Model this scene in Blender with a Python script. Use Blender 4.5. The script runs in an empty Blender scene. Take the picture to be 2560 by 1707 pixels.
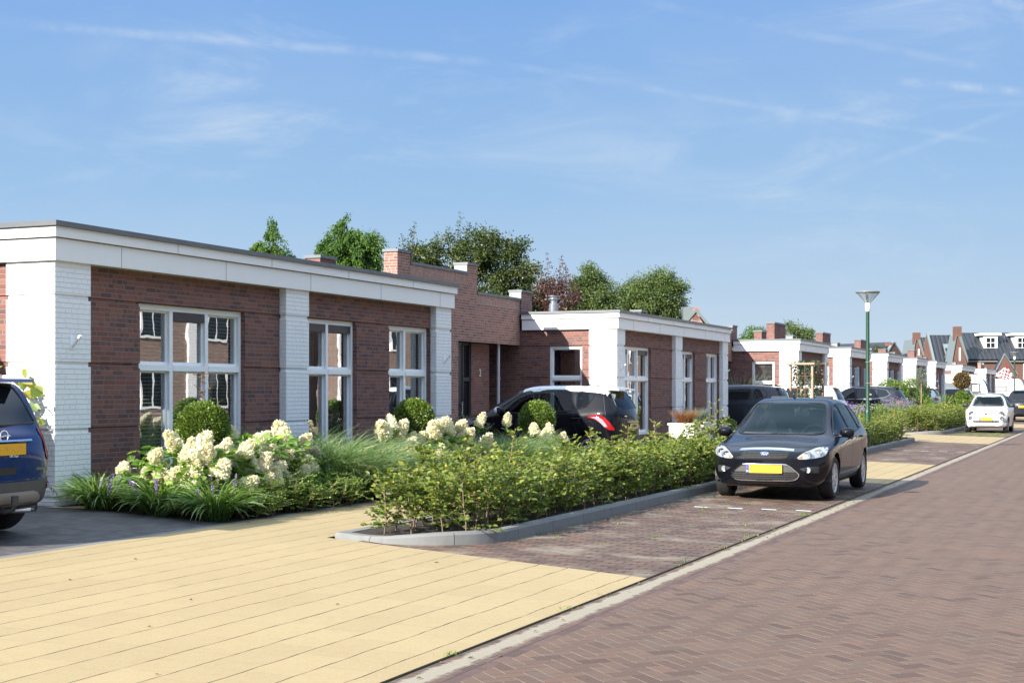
import bpy, bmesh, math, random
import numpy as np
from mathutils import Vector, Matrix
from mathutils.bvhtree import BVHTree
PI = math.pi
S = bpy.context.scene
COL = S.collection
# ------------------------------------------------------------------ camera
FPX = 3600.0; CAMZ = 1.62; TH = math.atan(1535/3600.0); CT, ST = math.cos(TH), math.sin(TH)
cam = bpy.data.cameras.new('camera'); camo = bpy.data.objects.new('camera', cam); COL.objects.link(camo)
camo.location = (0, 0, CAMZ); camo.rotation_euler = (PI/2, 0, TH)
cam.sensor_width = 36; cam.lens = FPX/2560*36; cam.shift_y = 122.5/2560
cam.clip_start = .1; cam.clip_end = 6000
S.camera = camo
# ------------------------------------------------------------------ sun, sky, exposure
SDX, SDY = .72, 1.8                       # a 1 m high edge throws its shadow this far along X and Y
sun = bpy.data.lights.new('sun', 'SUN'); sun.energy = 4.4; sun.angle = math.radians(.5); sun.color = (1, .95, .87)
suno = bpy.data.objects.new('sun', sun); COL.objects.link(suno)
suno.rotation_euler = Vector((SDX, SDY, -1)).to_track_quat('-Z', 'Y').to_euler()
SUN_EL = math.atan(1/math.hypot(SDX, SDY)); SUN_ROT = math.atan2(-SDX, -SDY)
S.view_settings.view_transform = 'Standard'; S.view_settings.look = 'None'; S.view_settings.gamma = 1
S.view_settings.use_curve_mapping = False; S.view_settings.exposure = 1.50
S.cycles.max_bounces = 6; S.cycles.transparent_max_bounces = 12; S.cycles.diffuse_bounces = 3
S.cycles.glossy_bounces = 3; S.cycles.transmission_bounces = 4; S.cycles.caustics_reflective = False; S.cycles.caustics_refractive = False
S.cycles.sample_clamp_indirect = 6

def ray(px, py):                          # direction of a sight line, for laying the sky's cirrus out
    a = (px-1280)/FPX; b = (976-py)/FPX
    return Vector((a*CT-ST, a*ST+CT, b)).normalized()
def cw(px, Z):                            # ground point at depth Z
    a = (px-1280)/FPX*Z
    return (a*CT-Z*ST, a*ST+Z*CT)
def onX(px, X):                           # depth position along Y of a sight line on the plane X
    a = (px-1280)/FPX; k = a*CT-ST; Z = X/k
    return (a*ST+CT)*Z, Z
def onXz(px, py, X):
    y, Z = onX(px, X); return Vector((X, y, CAMZ+(976-py)/FPX*Z))

class NT:                                 # small helper for node trees
    def __init__(s, nt): s.nt = nt; s.n = nt.nodes; s.l = nt.links
    def put(s, sock, v):
        if isinstance(v, (int, float)): sock.default_value = v
        elif isinstance(v, (tuple, list, Vector)):
            v = tuple(v)
            if len(sock.default_value) == 4 and len(v) == 3: v = v+(1,)
            sock.default_value = v
        else: s.l.new(v, sock)
    def m(s, op, a, b=0.0, c=None, clamp=False):
        n = s.n.new('ShaderNodeMath'); n.operation = op; n.use_clamp = clamp
        s.put(n.inputs[0], a); s.put(n.inputs[1], b)
        if c is not None: s.put(n.inputs[2], c)
        return n.outputs[0]
    def vm(s, op, a, b=(0, 0, 0)):
        n = s.n.new('ShaderNodeVectorMath'); n.operation = op
        s.put(n.inputs[0], a); s.put(n.inputs[1], b)
        return n.outputs['Value'] if op in ('DOT_PRODUCT', 'LENGTH', 'DISTANCE') else n.outputs[0]
    def noise(s, vec, scale, detail=3, rough=.5, dist=0.0):
        n = s.n.new('ShaderNodeTexNoise'); s.put(n.inputs['Vector'], vec); n.inputs['Scale'].default_value = scale
        n.inputs['Detail'].default_value = detail; n.inputs['Roughness'].default_value = rough; n.inputs['Distortion'].default_value = dist
        return n.outputs['Fac']
    def white(s, vec, dim='2D'):
        n = s.n.new('ShaderNodeTexWhiteNoise'); n.noise_dimensions = dim
        if dim == '1D': s.put(n.inputs['W'], vec)
        else: s.put(n.inputs['Vector'], vec)
        return n.outputs['Value']
    def mixc(s, f, a, b, mode='MIX'):
        n = s.n.new('ShaderNodeMix'); n.data_type = 'RGBA'; n.blend_type = mode
        s.put(n.inputs[0], f); s.put(n.inputs[6], a); s.put(n.inputs[7], b); return n.outputs[2]
    def mixf(s, f, a, b):
        n = s.n.new('ShaderNodeMix'); s.put(n.inputs[0], f); s.put(n.inputs[2], a); s.put(n.inputs[3], b); return n.outputs[0]
    def ramp(s, f, stops, interp='LINEAR'):
        n = s.n.new('ShaderNodeValToRGB'); cr = n.color_ramp; cr.interpolation = interp
        while len(cr.elements) < len(stops): cr.elements.new(.5)
        for e, (p, c) in zip(cr.elements, stops):
            e.position = p; e.color = tuple(c)+(1,) if len(c) == 3 else c
        s.put(n.inputs[0], f); return n.outputs[0]
    def sst(s, x, a, b):
        n = s.n.new('ShaderNodeMapRange'); n.interpolation_type = 'SMOOTHSTEP'
        s.put(n.inputs[0], x); n.inputs[1].default_value = a; n.inputs[2].default_value = b; return n.outputs[0]
    def xyz(s, v):
        n = s.n.new('ShaderNodeSeparateXYZ'); s.put(n.inputs[0], v); return n.outputs
    def cmb(s, x, y, z=0.0):
        n = s.n.new('ShaderNodeCombineXYZ'); s.put(n.inputs[0], x); s.put(n.inputs[1], y); s.put(n.inputs[2], z); return n.outputs[0]
    def bump(s, h, strength=.4, dist=.01, normal=None):
        n = s.n.new('ShaderNodeBump'); s.put(n.inputs['Height'], h); n.inputs['Strength'].default_value = strength
        n.inputs['Distance'].default_value = dist
        if normal is not None: s.put(n.inputs['Normal'], normal)
        return n.outputs[0]

world = bpy.data.worlds.new('World'); S.world = world; world.use_nodes = True
w = NT(world.node_tree); w.n.clear()
out = w.n.new('ShaderNodeOutputWorld'); bg = w.n.new('ShaderNodeBackground'); bg.inputs[1].default_value = .115
w.l.new(bg.outputs[0], out.inputs[0])
sky = w.n.new('ShaderNodeTexSky'); sky.sky_type = 'NISHITA'; sky.sun_disc = False
sky.sun_elevation = SUN_EL; sky.sun_rotation = SUN_ROT; sky.air_density = 1.0; sky.dust_density = .6; sky.ozone_density = 5.0; sky.altitude = 0
dirv = w.n.new('ShaderNodeTexCoord').outputs['Generated']
wn = w.noise(dirv, 9, 4, .6); wn2 = w.noise(dirv, 45, 3, .6)
cl = None
def add(a, b): return b if a is None else w.m('ADD', a, b)
for (p1, p2, wd, st) in [((0, 52), (1230, 158), .0022, .42), ((1180, 150), (2560, 372), .0016, .26), ((1600, 0), (2500, 182), .0020, .22),
                         ((2250, 208), (2560, 232), .0020, .60), ((2050, 465), (2560, 270), .0016, .30), ((2480, 0), (2560, 22), .002, .5),
                         ((1800, 468), (2560, 545), .003, .16), ((0, 480), (300, 425), .002, .14)]:
    d1, d2 = ray(*p1), ray(*p2); nrm = d1.cross(d2).normalized(); mid = (d1+d2).normalized(); half = d1.angle(d2)/2
    t = (d2-d1).normalized()
    q = w.m('ABSOLUTE', w.m('ADD', w.vm('DOT_PRODUCT', dirv, nrm), w.m('MULTIPLY', w.m('SUBTRACT', wn, .5), .006)))
    band = w.m('SUBTRACT', 1.0, w.sst(q, 0, wd*2.3))
    core = w.m('MULTIPLY', band, w.sst(wn2, .25, .75))
    al = w.m('ABSOLUTE', w.vm('DOT_PRODUCT', w.vm('SUBTRACT', dirv, mid), t))
    core = w.m('MULTIPLY', core, w.m('SUBTRACT', 1.0, w.sst(al, half*.75, half*1.1)))
    cl = add(cl, w.m('MULTIPLY', core, st))
strk = w.n.new('ShaderNodeMapping'); strk.inputs['Rotation'].default_value = (0, math.radians(25), math.radians(20)); strk.inputs['Scale'].default_value = (1, 1, 3.2)
w.l.new(dirv, strk.inputs[0])
wisp = w.sst(w.noise(strk.outputs[0], 7, 7, .62, .8), .45, .85)
for (px, py, r, st) in [(470, 235, .055, .75), (900, 110, .07, .8), (770, 330, .06, .35), (2150, 380, .11, .5), (2540, 200, .09, .7), (1400, 180, .12, .3),
                        (2350, 30, .06, .4), (200, 260, .12, .3), (1100, 420, .15, .2), (2000, 520, .2, .3), (600, 60, .08, .4)]:
    dd = w.vm('DISTANCE', dirv, ray(px, py))
    cl = add(cl, w.m('MULTIPLY', w.m('MULTIPLY', w.m('SUBTRACT', 1.0, w.sst(dd, 0, r*1.5)), wisp), st))
up = w.xyz(dirv)[2]
veil = w.m('MULTIPLY', w.m('MULTIPLY', w.sst(w.noise(strk.outputs[0], 2.2, 5, .6, .4), .35, .8), .16), w.sst(up, -.02, .1))
cl = w.m('MULTIPLY', w.m('MINIMUM', add(cl, veil), .8), .62)
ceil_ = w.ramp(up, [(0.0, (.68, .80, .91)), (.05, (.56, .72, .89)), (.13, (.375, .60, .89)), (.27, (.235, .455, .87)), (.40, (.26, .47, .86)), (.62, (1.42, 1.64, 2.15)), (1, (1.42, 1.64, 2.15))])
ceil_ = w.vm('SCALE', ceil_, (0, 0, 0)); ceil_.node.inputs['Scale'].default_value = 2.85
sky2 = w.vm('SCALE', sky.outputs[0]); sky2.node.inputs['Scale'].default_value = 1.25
br_ = w.mixf(w.sst(up, .40, .65), 1.0, 5.5); sky3 = w.n.new('ShaderNodeVectorMath'); sky3.operation = 'SCALE'; w.l.new(sky2, sky3.inputs[0]); w.l.new(br_, sky3.inputs['Scale'])  # sky high above the view brightened, added fill for the shaded walls
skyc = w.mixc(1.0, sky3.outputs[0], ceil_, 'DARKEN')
skyc = w.mixc(cl, skyc, (2.3, 2.55, 2.8))
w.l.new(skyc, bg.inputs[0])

# ------------------------------------------------------------------ mesh builder
class MB:
    def __init__(s): s.v = []; s.f = []; s.mi = []; s.sm = False
    def face(s, pts, m=0):
        b = len(s.v); s.v += [tuple(p) for p in pts]; s.f.append(tuple(range(b, b+len(pts)))); s.mi.append(m)
    def box(s, x0, x1, y0, y1, z0, z1, m=0):
        if x1 < x0: x0, x1 = x1, x0
        if y1 < y0: y0, y1 = y1, y0
        if z1 < z0: z0, z1 = z1, z0
        b = len(s.v)
        s.v += [(x0, y0, z0), (x1, y0, z0), (x1, y1, z0), (x0, y1, z0), (x0, y0, z1), (x1, y0, z1), (x1, y1, z1), (x0, y1, z1)]
        for f in ((0, 3, 2, 1), (4, 5, 6, 7), (0, 1, 5, 4), (1, 2, 6, 5), (2, 3, 7, 6), (3, 0, 4, 7)):
            s.f.append(tuple(b+i for i in f)); s.mi.append(m)
        return s
    def prism(s, poly, axis, a, b_, m=0):                       # poly in the plane across axis, extruded a..b
        n = len(poly); b = len(s.v)
        def P(u, v, t): return {'x': (t, u, v), 'y': (u, t, v), 'z': (u, v, t)}[axis]
        s.v += [P(u, v, a) for u, v in poly]+[P(u, v, b_) for u, v in poly]
        s.f.append(tuple(b+i for i in range(n))); s.f.append(tuple(b+n+i for i in reversed(range(n)))); s.mi += [m, m]
        for i in range(n):
            j = (i+1) % n; s.f.append((b+i, b+n+i, b+n+j, b+j)); s.mi.append(m)
        return s
    def tube(s, pts, rad, n=8, m=0, caps=True):
        pts = [Vector(p) for p in pts]; b = len(s.v)
        if isinstance(rad, (int, float)): rad = [rad]*len(pts)
        prev = None
        for i, p in enumerate(pts):
            d = (pts[min(i+1, len(pts)-1)]-pts[max(i-1, 0)])
            if d.length < 1e-9: d = Vector((0, 0, 1))
            d.normalize()
            if prev is None:
                ref = Vector((1, 0, 0)) if abs(d.x) < .9 else Vector((0, 1, 0)); u = d.cross(ref).normalized()
            else: u = (prev-d*prev.dot(d)).normalized()
            prev = u; v = d.cross(u)
            for k in range(n):
                t = 2*PI*k/n; q = p+(u*math.cos(t)+v*math.sin(t))*rad[i]; s.v.append(tuple(q))
        for i in range(len(pts)-1):
            for k in range(n):
                a = b+i*n+k; c = b+i*n+(k+1) % n; s.f.append((a, c, c+n, a+n)); s.mi.append(m)
        if caps:
            s.f.append(tuple(b+k for k in reversed(range(n)))); s.mi.append(m)
            e = b+(len(pts)-1)*n; s.f.append(tuple(e+k for k in range(n))); s.mi.append(m)
        return s
    def lathe(s, prof, n=24, c=(0, 0, 0), axis='z', m=0):
        b = len(s.v)
        for r, h in prof:
            for k in range(n):
                t = 2*PI*k/n; x, y = r*math.cos(t), r*math.sin(t)
                q = {'z': (x, y, h), 'y': (x, h, y), 'x': (h, x, y)}[axis]
                s.v.append((q[0]+c[0], q[1]+c[1], q[2]+c[2]))
        for i in range(len(prof)-1):
            for k in range(n):
                a = b+i*n+k; d = b+i*n+(k+1) % n
                s.f.append((a, d, d+n, a+n) if axis != 'y' else (a, a+n, d+n, d)); s.mi.append(m)
        return s
    def build(s, name, mats, parent=None, smooth=None, loc=None, fix=False):
        me = bpy.data.meshes.new(name); me.from_pydata(s.v, [], s.f)
        if not isinstance(mats, (list, tuple)): mats = [mats]
        for m in mats: me.materials.append(m)
        if len(mats) > 1: me.polygons.foreach_set('material_index', np.array(s.mi, dtype=np.int32))
        if fix:
            bm = bmesh.new(); bm.from_mesh(me); bmesh.ops.remove_doubles(bm, verts=bm.verts, dist=1e-5)
            bmesh.ops.recalc_face_normals(bm, faces=bm.faces); bm.to_mesh(me); bm.free()
        if smooth is not None:
            me.polygons.foreach_set('use_smooth', np.ones(len(me.polygons), dtype=bool)); me.set_sharp_from_angle(angle=math.radians(smooth))
        me.update()
        o = bpy.data.objects.new(name, me); COL.objects.link(o)
        if parent is not None: o.parent = parent
        if loc is not None: o.location = loc
        return o
def tag(o, label=None, cat=None, group=None, kind=None):
    if label: o['label'] = label
    if cat: o['category'] = cat
    if group: o['group'] = group
    if kind: o['kind'] = kind
    return o
def thing(name, label, cat, loc=(0, 0, 0), rz=0, group=None):
    o = bpy.data.objects.new(name, None); COL.objects.link(o); o.location = loc; o.rotation_euler = (0, 0, rz)
    o.empty_display_size = .2; o['kind'] = 'thing'
    return tag(o, label, cat, group)
def copy_tree(o, parent=None):
    c = o.copy(); COL.objects.link(c)
    if parent is not None: c.parent = parent
    for ch in list(o.children): copy_tree(ch, c)
    return c
def gz(X):                                                       # height of the paved ground across the street
    return float(np.interp(-X, [3.79, 9.5, 12.0, 30], [.010, .10, .22, .24])) if X < -3.79 else 0.0

# ------------------------------------------------------------------ materials
MATS = {}
def newmat(name):
    m = bpy.data.materials.new(name); m.use_nodes = True; t = NT(m.node_tree); t.n.clear()
    o = t.n.new('ShaderNodeOutputMaterial'); MATS[name] = m; return m, t, o
def pr(t, o, col, rough=.6, metal=0.0, spec=.5, normal=None, coat=0.0, coat_rough=.03):
    p = t.n.new('ShaderNodeBsdfPrincipled'); t.put(p.inputs['Base Color'], col); t.put(p.inputs['Roughness'], rough)
    t.put(p.inputs['Metallic'], metal); t.put(p.inputs['Specular IOR Level'], spec)
    t.put(p.inputs['Coat Weight'], coat); t.put(p.inputs['Coat Roughness'], coat_rough)
    if normal is not None: t.l.new(normal, p.inputs['Normal'])
    t.l.new(p.outputs[0], o.inputs[0]); return p
def obc(t): return t.n.new('ShaderNodeTexCoord').outputs['Object']
def plain(name, col, rough=.6, metal=0.0, spec=.5, var=.12, scale=8, bump=0.0, coat=0.0, coat_rough=.03):
    m, t, o = newmat(name); c = obc(t); n = t.noise(c, scale, 4, .6)
    cc = t.mixc(n, tuple(x*(1-var) for x in col), tuple(min(1, x*(1+var)) for x in col))
    nm = t.bump(t.noise(c, scale*8, 3), bump, .004) if bump else None
    pr(t, o, cc, rough, metal, spec, nm, coat, coat_rough); return m
def bricks(name, stops, mortar, L=.222, H=.0625, J=.012, paint=None, soldier=False, bump=.5, irr=.004):
    m, t, o = newmat(name); c = obc(t); X, Y, Z = t.xyz(c)
    nrm = t.n.new('ShaderNodeTexCoord').outputs['Normal']; NX, NY, NZ = t.xyz(nrm)
    isy = t.m('GREATER_THAN', t.m('ABSOLUTE', NY), .6)
    isz = t.m('GREATER_THAN', t.m('ABSOLUTE', NZ), .6)
    u = t.mixf(isy, Y, X); v = t.mixf(isz, Z, X)
    if soldier: u, v = v, t.m('MULTIPLY', u, 1.0); L, H = .45, .0625
    wob = t.m('MULTIPLY', t.m('SUBTRACT', t.noise(c, 14, 2), .5), irr*2)
    v = t.m('ADD', v, wob); u = t.m('ADD', u, t.m('MULTIPLY', t.m('SUBTRACT', t.noise(c, 23, 1), .5), irr*2))
    r = t.m('DIVIDE', v, H); row = t.m('FLOOR', r); fv = t.m('MULTIPLY', t.m('FRACT', r), H)
    cu = t.m('ADD', t.m('DIVIDE', u, L), t.white(row, '1D')); col = t.m('FLOOR', cu)
    rid = t.white(t.cmb(col, row)); fu = t.m('MULTIPLY', t.m('FRACT', cu), L)
    split = t.m('GREATER_THAN', rid, .78); half = t.m('GREATER_THAN', fu, L*.5)
    fu2 = t.m('MULTIPLY', t.m('FRACT', t.m('MULTIPLY', cu, 2)), L/2)
    fu = t.mixf(split, fu, fu2)
    rid2 = t.white(t.cmb(t.m('ADD', col, t.m('MULTIPLY', t.m('MULTIPLY', split, half), .37)), row, 3.3), '3D')
    e = t.m('MINIMUM', fu, fv); jm = t.m('SUBTRACT', 1.0, t.sst(e, J*.75, J*1.15))
    fine = t.noise(c, 120, 4, .65); big = t.noise(c, 1.1, 3)
    if paint:
        colr = t.mixc(t.m('MULTIPLY', jm, .25), paint, tuple(x*.80 for x in paint))
        colr = t.mixc(t.m('MULTIPLY', t.sst(t.noise(c, 2.5, 5, .7), .5, .8), .10), colr, (.52, .53, .50))
        h = t.m('ADD', t.m('MULTIPLY', t.m('SUBTRACT', 1.0, jm), 1.0), t.m('ADD', t.m('MULTIPLY', fine, .25), t.m('MULTIPLY', rid2, .5)))
    else:
        bc = t.ramp(rid2, stops, 'LINEAR')
        bc = t.mixc(t.m('MULTIPLY', t.sst(fine, .45, .75), .40), bc, t.mixc(1.0, bc, (.45, .40, .42), 'MULTIPLY'))
        bc = t.mixc(t.m('MULTIPLY', big, .35), bc, t.mixc(1.0, bc, (.72, .70, .74), 'MULTIPLY'))
        mc = t.mixc(t.noise(c, 30, 3), tuple(x*.8 for x in mortar), tuple(x*1.15 for x in mortar))
        colr = t.mixc(jm, bc, mc)
        h = t.m('ADD', t.m('MULTIPLY', t.m('SUBTRACT', 1.0, jm), 1.0), t.m('ADD', t.m('MULTIPLY', fine, .6), t.m('MULTIPLY', rid2, .3)))
    pr(t, o, colr, .85 if not paint else .55, 0, .25, t.bump(h, bump, .008)); return m
BST = [(0, (.125, .070, .066)), (.22, (.18, .080, .066)), (.5, (.225, .092, .070)), (.78, (.265, .115, .084)), (1, (.17, .088, .082))]
bricks('brick', BST, (.20, .185, .17), J=.0115)
BSL = [(0, (.19, .105, .095)), (.25, (.27, .125, .10)), (.55, (.33, .15, .115)), (.8, (.37, .18, .135)), (1, (.25, .13, .115))]
bricks('brick_pale', BSL, (.40, .35, .29))
bricks('brick_town', [(0, (.22, .15, .125)), (.5, (.27, .175, .14)), (1, (.32, .215, .17))], (.32, .28, .24))
bricks('soldier', [(0, (.27, .15, .125)), (.5, (.36, .185, .145)), (1, (.42, .23, .18))], (.42, .36, .30), soldier=True, J=.015)
bricks('brick_red', [(0, (.11, .055, .045)), (.5, (.145, .072, .056)), (1, (.18, .085, .062))], (.14, .10, .085), H=.0625, J=.009)
bricks('white_brick', None, None, paint=(.84, .84, .83), bump=.8, irr=.006)
def fasciamat():
    m, t, o = newmat('white_board'); c = obc(t); n = t.noise(c, 3, 4)
    dr = t.sst(t.noise(t.vm('MULTIPLY', c, (6, 6, .6)), 3, 4, .7), .5, .85)
    cc = t.mixc(t.m('MULTIPLY', dr, .10), t.mixc(n, (.80, .785, .765), (.84, .825, .805)), (.5, .49, .46))
    pr(t, o, cc, .45, 0, .4)
fasciamat()
plain('white_paint', (.86, .86, .85), .35, var=.03)
plain('zinc', (.16, .17, .18), .35, .5, var=.2, scale=5)
plain('zinc_light', (.22, .25, .245), .4, .4, var=.08, scale=4)
plain('roofing', (.04, .042, .045), .8, scale=20)
plain('steel', (.55, .56, .57), .25, .9, var=.1)
plain('downpipe', (.50, .51, .52), .5, .2, var=.1)
plain('dark_paint', (.022, .026, .032), .35, var=.1)
plain('dark_box', (.035, .035, .038), .4, var=.1)
plain('interior', (.09, .09, .085), .9)
plain('interior_floor', (.16, .12, .08), .6)
plain('blind', (.78, .78, .76), .5, var=.04)
plain('curtain', (.38, .40, .41), .9, var=.08)
plain('concrete', (.155, .155, .148), .85, var=.22, scale=9, bump=.3)
plain('soil', (.030, .021, .015), .95, var=.45, scale=30, bump=.9)
plain('rubber', (.012, .012, .012), .75, var=.2, scale=12, bump=.3)
plain('grille_black', (.003, .003, .003), .8, var=.1)
plain('black_plastic', (.009, .009, .010), .5, var=.1)
plain('dark_chrome', (.07, .07, .075), .3, .6, var=.05)
plain('moss', (.045, .045, .022), .95, var=.5, scale=25)
plain('grey_plastic', (.055, .053, .05), .55, var=.08)
plain('skid_grey', (.22, .205, .19), .45, var=.05)
plain('chrome', (.80, .80, .80), .08, 1.0, var=.03)
plain('alloy', (.52, .52, .54), .32, .35, var=.06)
plain('plate_yellow', (.62, .33, .02), .35, var=.05, scale=30)
plain('plate_old', (.52, .40, .20), .4, var=.1, scale=20)
plain('plate_blue', (.02, .06, .35), .35)
plain('black_ink', (.01, .01, .01), .6)
plain('white_ink', (.8, .8, .8), .5)
plain('dim_lens', (.16, .17, .19), .08, .5, var=.3, scale=25)
plain('dead_leaf', (.16, .09, .035), .8, var=.4, scale=3)
plain('amber', (.55, .14, .02), .2)
plain('red_lens', (.30, .006, .012), .12, spec=.8, var=.15, scale=20)
plain('clear_lens', (.36, .38, .41), .12, .35, var=.3, scale=25)
plain('bark', (.10, .075, .05), .9, var=.3, scale=20, bump=.6)
plain('twig', (.20, .14, .085), .85, var=.25, scale=30)
plain('stem_green', (.09, .12, .035), .8, var=.2)
plain('post_green', (.010, .048, .022), .35, spec=.6, var=.1)
plain('weathered_wood', (.30, .22, .15), .8, var=.25, scale=15)
plain('rust', (.20, .08, .035), .8, var=.3, scale=30)
plain('pot_white', (.62, .60, .55), .8, var=.15, scale=6, bump=.3)
plain('teal', (.02, .22, .27), .5)
plain('caravan_white', (.80, .80, .78), .3, var=.03)
plain('caravan_grey', (.12, .135, .14), .4, var=.05)
plain('red_cloth', (.45, .03, .05), .8)
plain('white_cloth', (.78, .77, .75), .8)
plain('seat_cloth', (.045, .045, .050), .9)
plain('dash', (.025, .026, .028), .7)
plain('seat_light', (.30, .27, .24), .8)
def paint(name, col, metal=.0, rough=.35):
    m, t, o = newmat(name); c = obc(t); fl = t.noise(c, 900, 1)
    cc = t.mixc(t.m('MULTIPLY', fl, .4), col, tuple(min(1, x*1.5+.0015) for x in col))
    dirt = t.m('MULTIPLY', t.sst(t.noise(c, 5, 5, .7), .35, .8), .012)
    cc = t.mixc(dirt, cc, (.20, .17, .14))
    rr = t.m('ADD', rough, t.m('MULTIPLY', dirt, 3))
    p = pr(t, o, cc, rr, metal, .06, None, .85, .02); p.inputs['Coat IOR'].default_value = 1.36; return m
paint('paint_black', (.0025, .003, .0055)); paint('paint_blue', (.003, .022, .105), .25)
paint('paint_white', (.62, .62, .61)); paint('paint_silver', (.38, .40, .43), .6, .4); paint('paint_grey', (.035, .040, .052), .45)
paint('paint_dark', (.018, .020, .026), .4); paint('paint_skyblue', (.60, .64, .70), .2)
def glassmat(name, tint, refl, rough=0.0, wob=.0):
    m, t, o = newmat(name); tr = t.n.new('ShaderNodeBsdfTransparent'); t.put(tr.inputs[0], tint)
    gl = t.n.new('ShaderNodeBsdfGlossy'); gl.inputs['Roughness'].default_value = rough; t.put(gl.inputs[0], (.92, .95, .97))
    fr = t.n.new('ShaderNodeFresnel'); fr.inputs[0].default_value = 1.5
    if wob:
        c = obc(t); nb = t.bump(t.noise(c, 2.2, 2, .4), wob, .05); t.l.new(nb, gl.inputs['Normal'])
    f = t.m('ADD', t.m('MULTIPLY', fr.outputs[0], 1.1 if refl > .2 else .65), refl, clamp=True)
    mx = t.n.new('ShaderNodeMixShader'); t.l.new(f, mx.inputs[0]); t.l.new(tr.outputs[0], mx.inputs[1]); t.l.new(gl.outputs[0], mx.inputs[2])
    t.l.new(mx.outputs[0], o.inputs[0]); return m
glassmat('window_glass', (.72, .76, .75), .33, 0, .012)
glassmat('car_glass', (.42, .48, .48), .0)
def lampglass():
    m, t, o = newmat('lamp_glass'); a = t.n.new('ShaderNodeBsdfTransparent'); t.put(a.inputs[0], (.92, .95, .95)); d = t.n.new('ShaderNodeBsdfDiffuse'); t.put(d.inputs[0], (.75, .78, .78)); g = t.n.new('ShaderNodeBsdfTranslucent'); t.put(g.inputs[0], (.75, .78, .78))
    x = t.n.new('ShaderNodeMixShader'); x.inputs[0].default_value = .5; t.l.new(d.outputs[0], x.inputs[1]); t.l.new(g.outputs[0], x.inputs[2]); y = t.n.new('ShaderNodeMixShader'); y.inputs[0].default_value = .32; t.l.new(a.outputs[0], y.inputs[1]); t.l.new(x.outputs[0], y.inputs[2]); t.l.new(y.outputs[0], o.inputs[0])
lampglass()
def darkglass():
    m, t, o = newmat('tinted_glass'); pr(t, o, (.010, .013, .016), .03, 0, .5, None, .0, .0)
darkglass()

def edge_id(t, u, n): pass
def herring(name, stops, Wb, n, rot, j1, j2, J=.008, sand=None, rough=.75, offset=(0, 0)):
    """bricks of Wb x n*Wb laid in herringbone; j1/j2 colour the two families of joints"""
    m, t, o = newmat(name); c = obc(t); X, Y, Z = t.xyz(c); cr, sr = math.cos(rot)/Wb, math.sin(rot)/Wb
    wx = t.m('MULTIPLY', t.m('SUBTRACT', t.noise(c, 6, 2), .5), .014); X = t.m('ADD', X, wx)
    wy = t.m('MULTIPLY', t.m('SUBTRACT', t.noise(c, 7.3, 2), .5), .014); Y = t.m('ADD', Y, wy)
    x = t.m('ADD', t.m('MULTIPLY', X, cr), t.m('MULTIPLY', Y, sr)); y = t.m('SUBTRACT', t.m('MULTIPLY', Y, cr), t.m('MULTIPLY', X, sr))
    i = t.m('FLOOR', x); j = t.m('FLOOR', y); fx = t.m('FRACT', x); fy = t.m('FRACT', y)
    k = t.m('FLOORED_MODULO', t.m('SUBTRACT', i, j), 2*n)
    isv = t.m('GREATER_THAN', k, n-.5)
    # horizontal brick
    ui = t.m('ADD', k, fx); hid = t.m('SUBTRACT', i, k); du = t.m('MINIMUM', ui, t.m('SUBTRACT', float(n), ui)); dv = t.m('MINIMUM', fy, t.m('SUBTRACT', 1.0, fy))
    kk = t.m('SUBTRACT', 2*n-1.0, k); vi = t.m('ADD', kk, fy); vid = t.m('SUBTRACT', j, kk); dv2 = t.m('MINIMUM', vi, t.m('SUBTRACT', float(n), vi)); du2 = t.m('MINIMUM', fx, t.m('SUBTRACT', 1.0, fx))
    dX = t.mixf(isv, du, du2); dY = t.mixf(isv, dv, dv2)
    idx = t.mixf(isv, hid, i); idy = t.mixf(isv, j, t.m('ADD', vid, .5))
    rid = t.white(t.cmb(idx, idy)); e = t.m('MULTIPLY', t.m('MINIMUM', dX, dY), Wb)
    jn = t.m('ADD', J, t.m('MULTIPLY', t.m('SUBTRACT', t.noise(c, 9, 3), .5), J*1.2))
    jm = t.m('SUBTRACT', 1.0, t.sst(t.m('DIVIDE', e, jn), .35, .6))
    fine = t.noise(c, 160, 4, .7); mid = t.noise(c, 25, 3, .6); big = t.noise(c, .45, 4, .6)
    bc = t.ramp(rid, stops); bc = t.mixc(t.m('MULTIPLY', t.sst(mid, .4, .8), .35), bc, t.mixc(1.0, bc, (.7, .68, .68), 'MULTIPLY'))
    bc = t.mixc(t.m('MULTIPLY', t.sst(fine, .55, .8), .30), bc, (.30, .27, .24))
    bc = t.mixc(t.m('MULTIPLY', t.sst(big, .35, .75), .40), bc, t.mixc(1.0, bc, (1.18, 1.14, 1.08), 'MULTIPLY'))
    jc = t.mixc(t.m('LESS_THAN', dX, dY), j2, j1)
    jc = t.mixc(t.sst(t.noise(c, 1.3, 4), .35, .65), jc, t.mixc(.5, jc, (.12, .10, .08)))
    colr = t.mixc(jm, bc, jc)
    if sand:
        sn = t.sst(t.noise(c, 1.7, 6, .7), .52, .74); colr = t.mixc(t.m('MULTIPLY', sn, .75), colr, sand)
    h = t.m('ADD', t.m('SUBTRACT', 1.0, jm), t.m('ADD', t.m('MULTIPLY', fine, .25), t.m('MULTIPLY', rid, .35)))
    pr(t, o, colr, rough, 0, .35, t.bump(h, .5, .006)); return m
ROAD = [(0, (.078, .045, .031)), (.10, (.104, .061, .042)), (.5, (.120, .072, .048)), (.8, (.132, .079, .051)), (.95, (.108, .072, .053)), (1, (.138, .073, .047))]
herring('road_brick', ROAD, .105, 2, PI/4, (.205, .155, .105), (.052, .036, .026), J=.008)
herring('drive_brick', [(0, (.062, .056, .058)), (.5, (.085, .077, .078)), (1, (.11, .098, .096))], .105, 2, 0.0, (.02, .02, .02), (.03, .028, .025), J=.007)
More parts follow.
